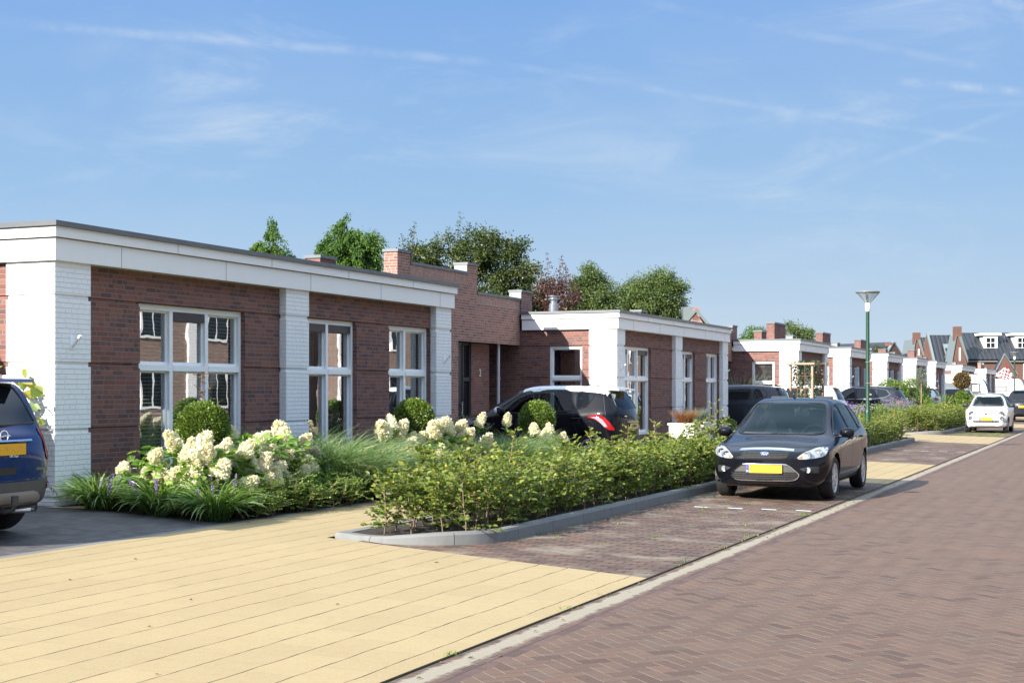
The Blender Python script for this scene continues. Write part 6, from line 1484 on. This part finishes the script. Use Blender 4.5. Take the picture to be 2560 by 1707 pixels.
hydrangea('last small hydrangea in front of the white-roofed car', [(1130+a*.2126, 900+b*.2126, c, X_) for a, b, c, X_ in [(960, 790, 1.0, -10.4), (1110, 860, 1.2, -10.2), (1150, 850, 1.0, -10.2), (1280, 960, 1.1, -9.9), (1350, 970, .8, -9.9), (650, 700, .9, -10.8)]], -10.3, 24, 200, (-10.2, -9.7, 23.0, 24.8, .6), (-9.6, .4))
def ballat(px, py, X, r, seed, label, tw=False, n=11000):
    y, Z = onX(px, X); z = CAMZ+(976-py)/FPX*Z; g = gz(X); return leafball(label, 'shrub', (X, y, g-.01), r, seed, stem=max(.1, z-g-r*.95), n=n, label=label, name='topiary_ball', group='clipped box balls on short trunks')
ballat(507, 1068, -10.9, .325, 31, 'nearest clipped box ball on a trunk, before the tall left window', n=14000)
ballat(1034, 1046, -10.2, .305, 32, 'clipped box ball before the third window and last pillar')
ballat(1343, 1046, -10.1, .33, 33, 'clipped box ball in front of the white-roofed car\'s door')
y, Z = onX(530, -10.9); shootr = thing('red_leaved_sprig', 'upright reddish sprig rising from behind the nearest box ball', 'plant', (-11.1, y+.05, gz(-11.1))); rng = np.random.default_rng(3); segs, P, D = twiggy(rng, [(0, 0, 0, 1)], 1.65, (1, 1), 10, .10, .03, lean=.02, top=.3, bare=.75); tubes_np('stem', segs, MATS['twig'], shootr); leaves('foliage', P, D, .05, .025, MATS['leaf_dry'], shootr, rng)
# ornamental grasses
def mound(px, py, X, seed, label, R=.55, n=2600, L=1.0, mat='leaf_grass'):
    y, Z = onX(px, X); return strapclump(label, 'ornamental grass', (X, y, gz(X)-.01), seed, n, L, .007, mat, .75, 1.35, 'fountain grass mounds in the front garden', 'fountain_grass', foot=.30)
mound(800, 1100, -10.3, 51, 'fountain grass mound right behind the tallest hydrangea panicles', n=3200, L=1.15)
mound(880, 1120, -9.95, 52, 'large fountain grass mound in the middle of the first garden', n=3600, L=1.1)
mound(950, 1110, -10.0, 56, 'fountain grass mound left of the pinkish hydrangea', n=3000, L=1.05)
mound(1240, 1080, -10.1, 53, 'fountain grass mound under the black car\'s bonnet', n=2800, L=.95)
mound(1300, 1100, -9.9, 54, 'fountain grass mound under the box ball by the black car', n=3000, L=1.0)
mound(720, 1060, -10.8, 55, 'fountain grass against the second white pillar', n=2000, L=1.2)
mound(1180, 1100, -9.9, 57, 'small fountain grass mound right of the pinkish hydrangea', n=1800, L=.8)
# lilyturf along the drive
for k, (px, py, lb, L_) in enumerate([(165, 1284, 'lilyturf clump nearest the blue car', .50), (310, 1292, 'second lilyturf clump from the blue car, arching over the drive edge', .50), (450, 1298, 'third lilyturf clump from the blue car, largest at the drive edge', .54),
                             (235, 1262, 'lilyturf clump behind, at the foot of the corner pillar', .5), (370, 1262, 'back-row lilyturf clump under the tall left window', .48), (520, 1262, 'back-row lilyturf clump in front of the cream panicles', .48), (595, 1250, 'lilyturf clump with the brightest purple spike, among the hydrangeas', .45), (295, 1235, 'lilyturf clump against the brick wall', .42)]):
    X = -(CAMZ*0+1); g = .17
    Z = (CAMZ-g)*FPX/(py-976); x, y = cw(px, Z); y = max(y, 14.12 if k < 3 else 14.4); strapclump(lb, 'lilyturf', (max(x, -11.9), y, gz(max(x, -11.9))-.01), 60+k, 400, L_*1.25, .026, 'leaf_liriope', .95, 1.5, 'lilyturf clumps by the first drive', 'lilyturf', foot=.15, spikes=7)
# low shrubs along the sidewalk
def low(label, x, y, r, h, seed, mat='leaf_low', n=None, leaf=.032, group='low shrubs edging the first garden', name='low_shrub', cat='shrub', htw=1.0):
    rng = np.random.default_rng(seed); root = thing(name, label, cat, (x, y, gz(x)-.01), 0, group)
    base = [(rng.normal(0, r*.42), rng.normal(0, r*.42), 0, max(.35, 1-.5*rng.random())) for _ in range(int(78*(r/.5)**2))]
    segs, P, D = twiggy(rng, base, h, (1.3, 1.3), 17, .20, .013, lean=.30, top=.5, bare=.10)
    tubes_np('stems', segs, MATS['twig'], root, 3); m = len(P); leaves('foliage', P, D, leaf*rng.uniform(.7, 1.3, m), leaf*.6, MATS[mat], root, rng, hexa=False)
    return root
for k, (y, lb) in enumerate([(14.75, 'low green shrub at the drive corner beside the lilyturf'), (15.8, 'second low shrub from the drive corner'), (16.7, 'third low shrub along the sidewalk, under round cream panicles'), (17.7, 'fourth low shrub along the sidewalk'), (18.7, 'fifth low shrub, in front of the first grass mound'), (19.7, 'sixth low shrub along the sidewalk'), (20.8, 'seventh low shrub, left of the hedge end'), (22.0, 'eighth low shrub, behind the near hedge'), (23.4, 'ninth low shrub, behind the near hedge')]):
    low(lb, -9.85+.1*math.sin(k*2), y, .50, .44+.06*math.sin(k*3.1), 70+k)
y, Z = onX(1120, -11.4); low('silvery wispy plant between third window and front door', -11.3, 23.5, .3, 1.0, 90, 'leaf_grey', leaf=.03, group=None, name='silver_plant')
low('silvery wispy plant beside the right hydrangea', -11.0, 21.2, .3, .85, 91, 'leaf_grey', leaf=.03, group=None, name='silver_plant')
# big yellowing leaves behind the blue car
rng = np.random.default_rng(8); x, y = -12.15, 13.45; r = thing('young_tree', 'yellow-green large-leaved young tree behind the blue car', 'tree', (x, y, gz(-12))); segs = []; P = []; D = []
segs.append(((0, 0, 0), (-.02, -.1, 1.5), .018, .012))
for k in range(16):
    z = rng.uniform(.95, 1.62); a = rng.random()*2*PI; e = np.array([math.cos(a)*.26-.05, math.sin(a)*.26-.1, z+.1]); segs.append(((0, -.08, z-.12), tuple(e), .006, .003))
    for q in range(5): P.append(e+rng.normal(0, .06, 3)); D.append((math.cos(a)+rng.normal()*.5, math.sin(a)+rng.normal()*.5, -.7))
tubes_np('trunk', segs, MATS['twig'], r, 5); leaves('crown', P, D, .15, .11, MATS['leaf_big'], r, rng, fold=.15)
# planter pot by the second bungalow
x, y = -10.6, onX(1712, -10.6)[0]; r = thing('planter_pot', 'tall square white planter pot by the second bungalow\'s middle pillar', 'plant pot', (x, y, gz(x)), 0)
mb = MB(); z = .62; mb.prism([(-.33, -.33), (.33, -.33), (.33, .33), (-.33, .33)], 'z', 0, z-.05); mb.box(-.36, .36, -.36, .36, z-.05, z); mb.build('pot', MATS['pot_white'], r); mb = MB(); mb.box(-.30, .30, -.30, .30, z, z+.006); mb.build('soil', MATS['soil'], r)
strapclump('reddish brown sedge growing in the nearer white pot', 'grass', (x, y, gz(x)+.62), 95, 900, .42, .006, 'leaf_dry', .7, .9, None, 'sedge', foot=.20)
r2 = thing('planter_pot', 'second white planter pot, just right of the first, with grey-green plants', 'plant pot', (x-.1, y+1.3, gz(x)), 0); mb = MB(); mb.prism([(-.33, -.33), (.33, -.33), (.33, .33), (-.33, .33)], 'z', 0, z-.05); mb.box(-.36, .36, -.36, .36, z-.05, z); mb.build('pot', MATS['pot_white'], r2)
strapclump('grey-green lavender-like plant in the farther white pot', 'grass', (x-.1, y+1.3, gz(x)+.60), 96, 700, .45, .008, 'leaf_grey', .6, .7, None, 'sedge', foot=.20)
strapclump('dry reed grass with thin stalks beside the planter pots', 'grass', (-11.0, y+2.6, gz(-11)), 97, 260, 1.1, .008, 'leaf_dry', .35, .5, None, 'sedge', foot=.25)
strapclump('dead grass plume against the third bungalow\'s brick entrance wall', 'grass', (-14.0, 55.6, gz(-14)), 98, 420, 2.3, .02, 'leaf_grey', .25, .9, None, 'pampas_grass', foot=.25)
# ivy trellis
x = -9.9; y, Z = onX(2017, x); r = thing('trellis', 'square wooden trellis tower with rusty mesh and ivy, above the black car\'s roof', 'trellis', (x, y, gz(x)), -.25); hh = zat(912, Z)-gz(x); mb = MB(); s = .40
for sx_ in (-1, 1):
    for sy_ in (-1, 1): mb.box(sx_*s-.035, sx_*s+.035, sy_*s-.035, sy_*s+.035, 0, hh)
mb.build('post', MATS['weathered_wood'], r); mb = MB(); mb.box(-s-.13, s+.13, -s-.13, -s+.05, hh, hh+.06); mb.box(-s-.13, s+.13, s-.05, s+.13, hh, hh+.06); mb.box(-s-.10, -s+.06, -s+.05, s-.05, hh, hh+.05); mb.box(s-.06, s+.10, -s+.05, s-.05, hh, hh+.05); mb.build('top_frame', MATS['weathered_wood'], r)
mb = MB()
for z in np.arange(.3, hh, .42):
    mb.box(-s, s, -s-.045, -s-.037, z, z+.014); mb.box(s+.037, s+.045, -s, s, z, z+.014)
for q in (-.14, .14): mb.box(q, q+.014, -s-.053, -s-.045, 0, hh); mb.box(s+.045, s+.053, q, q+.014, 0, hh)
mb.build('mesh', MATS['rust'], r)
iv = thing('ivy', 'variegated ivy climbing inside the trellis tower', 'climbing plant', (x, y, gz(x)), -.25); rng = np.random.default_rng(77); n = 3600; P = np.stack([rng.uniform(-.42, .42, n), rng.uniform(-.42, .42, n), rng.uniform(0, hh+.12, n)], 1); P[:, 0] += .05*np.sin(P[:, 2]*5); keep = (np.hypot(P[:, 0], P[:, 1]) > .22) & (rng.random(n) < .75+.25*np.sin(P[:, 2]*4)); P = P[keep]
leaves('foliage', P, rng.normal(size=(len(P), 3))+P*np.array([1, 1, 0]), .075, .07, MATS['leaf_ivy'], iv, rng, hexa=False); tubes_np('stems', [((rng.normal(0, .1), rng.normal(0, .1), 0), (rng.normal(0, .25), rng.normal(0, .25), hh*rng.random()), .012, .004) for _ in range(12)], MATS['twig'], iv)
# purple perennials behind the lamp-post hedge, and behind the third one
def perennial(label, x, y0, y1, h, seed, fm='purple_flower', n=60, group=None, fl=26):
    rng = np.random.default_rng(seed); r = thing('perennials', label, 'flowers', (x, y0, gz(x)), 0, group); base = [(rng.normal(0, .25), rng.uniform(0, y1-y0), 0, rng.uniform(.75, 1.1)) for _ in range(n)]
    segs, P, D = twiggy(rng, base, h, (1, 1), 9, .22, .03, lean=.12, top=.2, bare=.3); tubes_np('stems', segs, MATS['stem_green'], r, 3); leaves('foliage', P, D, .05, .022, MATS['leaf_low'], r, rng, hexa=False)
    Q = []
    for b in base:
        for k in range(fl): Q.append((b[0]+rng.normal(0, .13), b[1]+rng.normal(0, .16), h*b[3]*rng.uniform(.86, 1.08)))
    leaves('flower', Q, rng.normal(size=(len(Q), 3)), .032, .030, MATS[fm], r, rng, hexa=False); return r
perennial('tall violet flowering perennials between lamp post and dark estate car', -8.1, 40.5, 47.6, 1.02, 101, n=110)
perennial('faded lavender coloured perennials behind the third hedge', -8.6, 58.5, 64, 1.1, 102, n=70, fl=16)
perennial('white roses behind the small white car\'s bonnet side', -9.9, 66, 73, 1.15, 103, 'white_flower', n=50, fl=5)
perennial('white flowers at the foot of the thin grey-leaved tree', -9.9, 58, 63, .9, 104, 'white_flower', n=40, fl=5)
# big round green bushes, grey-leaved standard, two-ball topiary
def bushat(px, py_top, px_w, X, seed, label, mat='leaf_hydrangea', n=5200, leaf=.085, name='bush', lobes=None, cat='shrub', group=None):
    y, Z = onX(px, X); r = px_w/2*Z/FPX; zt = CAMZ+(976-py_top)/FPX*Z; z0 = gz(X); rng = np.random.default_rng(seed); root = thing(name, label, cat, (X, y, z0), 0, group)
    P, D = [], []
    for (a, b, c, rr) in (lobes or [(0, 0, zt-z0-r, r), (0, 0, max(.4, (zt-z0-r)*.45), r*.85)]):
        m = int(n*rr*rr/(r*r)/(len(lobes) if lobes else 2)); d = unit(rng.normal(size=(m, 3))); q = d*(rr*(1-.35*rng.random(m)**2)*(1+.07*np.sin(d[:, 0]*6)*np.cos(d[:, 1]*5+d[:, 2]*4)))[:, None]+np.array([a, b, c]); P.append(q); D.append(d+rng.normal(size=(m, 3))*.7)
    P = np.concatenate(P); D = np.concatenate(D); k = P[:, 2] > .03; P, D = P[k], D[k]; m = len(P); leaves('foliage', P, D, leaf*rng.uniform(.7, 1.3, m), leaf*.6, MATS[mat], root, rng, hexa=False)
    segs = [((0, 0, 0), tuple(rng.normal(0, r*.4, 2))+(rng.uniform(.5, 1)*(zt-z0-.2),), .02, .006) for _ in range(10)]; tubes_np('stems', segs, MATS['bark'], root); return root
bushat(2228, 950, 88, -10.2, 111, 'left dome of the big glossy green bush right of the lamp post', 'leaf_box', n=11000, leaf=.085)
bushat(2283, 947, 84, -10.4, 112, 'right dome of the big glossy green bush', 'leaf_box', n=11000, leaf=.085)
bushat(2300, 985, 60, -10.0, 118, 'lower leafy shrub to the right of the domed bush', n=5000, leaf=.09)
bushat(2262, 1035, 70, -9.9, 113, 'low dark clipped hedge block at the foot of the domed bush', 'leaf_conifer', n=5000, leaf=.05)
bushat(2200, 1012, 60, -9.7, 117, 'yellow-green shrub beside the dark estate car\'s tail', n=3000, leaf=.06, mat='leaf_low')
X = -9.9; y, Z = onX(2301, X); crown_tree('thin_tree', 'thin grey-leaved standard tree with pale straight stem before the white bungalows', 'tree', (X, y, gz(X)), 114, 3, [(0, 0, zat(945, Z)-gz(X), .42, .42, .55)], 'leaf_grey', 44, 26, .16, .07, .5, .03, limbs=12)
tb = MB(); tb.tube([(X+.05, y-.05, gz(X)), (X+.05, y-.05, zat(950, Z))], .022, 8); tag(tb.build('tree_stake', MATS['weathered_wood'], None, 40), 'pale round stake tied to the thin grey-leaved tree', 'stake')
X = -9.6; y, Z = onX(2405, X); rt_ = thing('two_ball_tree', 'clipped tree with a brown upper ball and smaller green lower ball', 'tree', (X, y, gz(X))); rng = np.random.default_rng(115)
for (py, r_, mt_, n) in ((951, 20, 'leaf_dry', 4600), (992, 15, 'leaf_low', 3000)):
    zz = zat(py, Z)-gz(X); R = r_*Z/FPX; d = unit(rng.normal(size=(n, 3))); P = d*(R*(1-.4*rng.random(n)**1.5)*(1+.08*rng.normal(size=n)))[:, None]+np.array([0, 0, zz]); cr_ = leaves('crown', P, d+rng.normal(size=(n, 3))*.7, .09, .06, MATS[mt_ if mt_ != 'leaf_dry' else 'leaf_bronze'] if mt_ in MATS and mt_ != 'leaf_dry' else MATS['leaf_bronze'], rt_, rng, hexa=False); cr_['label'] = 'brown upper ball' if py < 970 else 'green lower ball'
tubes_np('trunk', [((0, 0, 0), (0, 0, zat(945, Z)-gz(X)), .04, .03), ((.12, 0, 0), (.12, 0, zat(1005, Z)-gz(X)), .05, .05)], MATS['weathered_wood'], rt_, 6)
bushat(2440, 1010, 44, -9.4, 116, 'reddish loose shrub left of the small white car\'s windscreen', 'leaf_copper', n=2200, leaf=.07)
bushat(2425, 985, 50, -9.9, 119, 'green shrub behind the two-ball tree', 'leaf_low', n=2600, leaf=.07)
bushat(2360, 1040, 90, -9.8, 120, 'leafy green shrubs behind the third hedge', 'leaf_low', n=4500, leaf=.07)
bushat(1815, 1075, 60, -10.5, 121, 'dark glossy shrub at the second bungalow\'s last pillar', 'leaf_box', n=2500, leaf=.06)
# ------------------------------------------------------------------ trees behind the houses
def T(px, Z): return cw(px, Z)+(0,)
def ww(px, Z): return px*Z/FPX
Z = 50; h = zat(545, Z); crown_tree('conifer', 'small pointed conifer behind the first roof, leftmost tree', 'tree', T(678, Z), 201, h, [(0, 0, h-.35, .22, .22, .42), (0, 0, h-.95, .60, .60, .60), (.0, 0, h-1.7, .95, .95, .9), (0, 0, h-3.6, 1.2, 1.2, 1.6), (0, 0, h-5.6, 1.3, 1.3, 1.6)], 'leaf_conifer', 230, 170, .22, .11, .35, .14, sprays=True, inner=.2)
Z = 51; h = zat(537, Z); crown_tree('conifer', 'bushy bright green conifer left of the brick chimney block', 'tree', T(878, Z), 202, h, [(-.2, -.05, h-.55, .40, .40, .6), (-.6, -.2, h-1.2, .6, .6, .7), (.45, .2, h-1.05, .6, .6, .7), (0, 0, h-1.3, .8, .8, .8), (-.1, 0, h-2.4, 1.3, 1.2, 1.3), (.0, 0, h-4.5, 1.4, 1.4, 2.0)], 'leaf_conifer', 420, 190, .24, .11, .35, .16, sprays=True, inner=.3)
Z = 57; h = zat(600, Z); tr = crown_tree('broad_tree', 'broad dark leafy tree behind the stepped brick parapet', 'tree', T(1190, Z), 203, h, [(-2.0, -.8, h-1.0, .8, .8, 1.0), (-1.1, -.4, h-.95, .9, .9, 1.0), (0, .0, h-.7, .9, .9, 1.2), (.9, .4, h-1.0, .8, .8, 1.1), (1.6, .7, h-1.3, .8, .8, 1.2), (2.1, .9, h-2.2, .8, .8, 1.2), (0, 0, h-3.0, 2.5, 2.0, 1.8)], 'leaf_tree', 360, 150, .38, .105, .62, .2, inner=.35)
c_, s_ = math.cos(TH), math.sin(TH)
def sh(dx, z, hh_): return (dx*c_, dx*s_, z-hh_, hh_)
W1 = Z/FPX
shoots(tr, 33, [sh((1030-1190)*W1, zat(560, Z), 1.5), sh((1038-1190)*W1, zat(575, Z), 1.1), sh((1010-1190)*W1, zat(590, Z), .9), sh((1142-1190)*W1, zat(537, Z), 1.3), sh((1160-1190)*W1, zat(560, Z), 1.2), sh((1130-1190)*W1, zat(570, Z), 1.0), sh((1212-1190)*W1, zat(568, Z), 1.3), sh((1235-1190)*W1, zat(580, Z), 1.0), sh((1282-1190)*W1, zat(582, Z), 1.3), sh((1265-1190)*W1, zat(600, Z), 1.0), sh((1090-1190)*W1, zat(585, Z), .8), sh((1305-1190)*W1, zat(610, Z), .9)], 'leaf_tree', .085)
Z = 56; h = zat(715, Z); tr = crown_tree('copper_beech', 'sparse copper-leaved tree with thin see-through top', 'tree', T(1385, Z), 204, h, [(-.3, -.1, h-.3, .6, .6, .55), (.2, .1, h-.6, .7, .6, .7), (0, 0, h-2.2, 1.2, 1.2, 1.5)], 'leaf_copper', 120, 110, .32, .08, .6, .12, inner=.3, limbs=30)
W1 = Z/FPX
shoots(tr, 34, [sh((1370-1385)*W1, zat(638, Z), 1.5), sh((1410-1385)*W1, zat(640, Z), 1.4), sh((1432-1385)*W1, zat(668, Z), 1.1), sh((1350-1385)*W1, zat(668, Z), 1.0), sh((1420-1385)*W1, zat(690, Z), .8), sh((1402-1385)*W1, zat(660, Z), 1.1), sh((1442-1385)*W1, zat(700, Z), .8)], 'leaf_copper', .08)
Z = 66; h = zat(662, Z); crown_tree('ash_tree', 'soft green pointed ash tree right of the copper-leaved one', 'tree', T(1478, Z), 205, h, [(0, 0, h-.5, .5, .5, .5), (-.1, 0, h-1.15, 1.0, .95, .8), (.1, 0, h-1.9, 1.4, 1.3, 1.0), (0, 0, h-3.8, 1.5, 1.4, 1.6)], 'leaf_ash', 330, 130, .34, .12, .38, .15, droop=.6, inner=.35)
Z = 64; h = zat(676, Z); crown_tree('ash_tree', 'round-crowned green ash tree at the right end of the tree row', 'tree', T(1628, Z), 206, h, [(.35, .1, h-.55, .7, .7, .6), (-.55, -.1, h-1.1, .9, .9, .75), (.6, .2, h-1.3, 1.0, 1.0, .95), (0, 0, h-1.8, 1.35, 1.2, 1.1), (0, 0, h-4, 1.3, 1.3, 1.5)], 'leaf_ash', 400, 125, .33, .12, .38, .15, droop=.5, inner=.4)
Z = 70; h = zat(735, Z); crown_tree('ash_tree', 'low dark tree filling the dip between the two ash trees', 'tree', T(1545, Z), 207, h, [(0, 0, h-.9, 1.3, 1.2, .9), (0, 0, h-2.5, 1.5, 1.4, 1.4)], 'leaf_tree', 130, 120, .4, .11, .5, .14)
Z = 58; h = zat(735, Z); crown_tree('broad_tree', 'low dark tree under the copper-leaved one, behind the flue', 'tree', T(1330, Z), 208, h, [(0, 0, h-.8, 1.4, 1.2, .9), (0, 0, h-2.5, 1.6, 1.4, 1.4)], 'leaf_tree', 160, 130, .4, .09, .5, .14)
Z = 100; h = zat(813, Z); crown_tree('round_tree', 'round dark tree left of the big chimney on the third bungalow', 'tree', T(1892, Z), 209, h, [(0, 0, h-1.0, 1.5, 1.4, 1.0), (-.9, 0, h-1.6, 1.0, 1, .9), (0, 0, h-2.6, 2.0, 1.8, 1.6)], 'leaf_conifer', 240, 110, .4, .12, .5, .2, sprays=True)
Z = 96; h = zat(806, Z); crown_tree('ash_tree', 'twin-lobed green tree right of the third bungalow\'s big chimney', 'tree', T(1996, Z), 210, h, [(-.4, 0, h-.6, .65, .6, .6), (.55, .2, h-.9, .6, .6, .55), (-.5, 0, h-1.5, .9, .8, .9), (.7, .2, h-1.7, .7, .7, .8), (0, 0, h-3, 1.4, 1.3, 1.5)], 'leaf_ash', 200, 90, .32, .14, .45, .15)
Z = 175; h = zat(880, Z); crown_tree('round_tree', 'small distant tree between the low gable and the tall brick gable', 'tree', T(2280, Z), 211, h, [(0, 0, h-1.0, 1.2, 1.2, 1.1), (0, 0, h-2.6, 1.5, 1.5, 1.6)], 'leaf_tree', 60, 60, .5, .22, .5, .15)
Z = 150; h = zat(868, Z); crown_tree('round_tree', 'small distant tree left of the low brick gable', 'tree', T(2192, Z), 212, h, [(0, 0, h-1.0, 1.3, 1.3, 1.0), (0, 0, h-2.6, 1.6, 1.6, 1.6)], 'leaf_tree', 60, 60, .5, .2, .5, .15)
# flag on the ninth bungalow
x, y = cw(2478, 143); fr = thing('flag', 'red and white checked flag on a slanting pole over the far caravan', 'flag', (x, y, 2.75)); mb = MB(); mb.tube([(0, 0, 0), (1.25*c_, 1.25*s_, 1.05)], .045, 8); mb.build('flag_pole', MATS['white_paint'], fr, 40)
for mt_, par in (('red_cloth', 0), ('white_cloth', 1)):
    mb = MB()
    for i in range(5):
        for j in range(5):
            if (i+j) % 2 != par: continue
            def q(u, v):
                t = .55+u*.70; return (t*1.25*c_+v*.62*c_+.03*math.sin(v*7), t*1.25*s_+v*.62*s_+.12*math.sin(u*6+v*5), t*1.05-v*1.25*(.55+.45*u))
            u0, u1, v0, v1 = i/5, (i+1)/5, j/5, (j+1)/5; mb.face([q(u0, v0), q(u1, v0), q(u1, v1), q(u0, v1)])
    mb.build('cloth', MATS[mt_], fr)
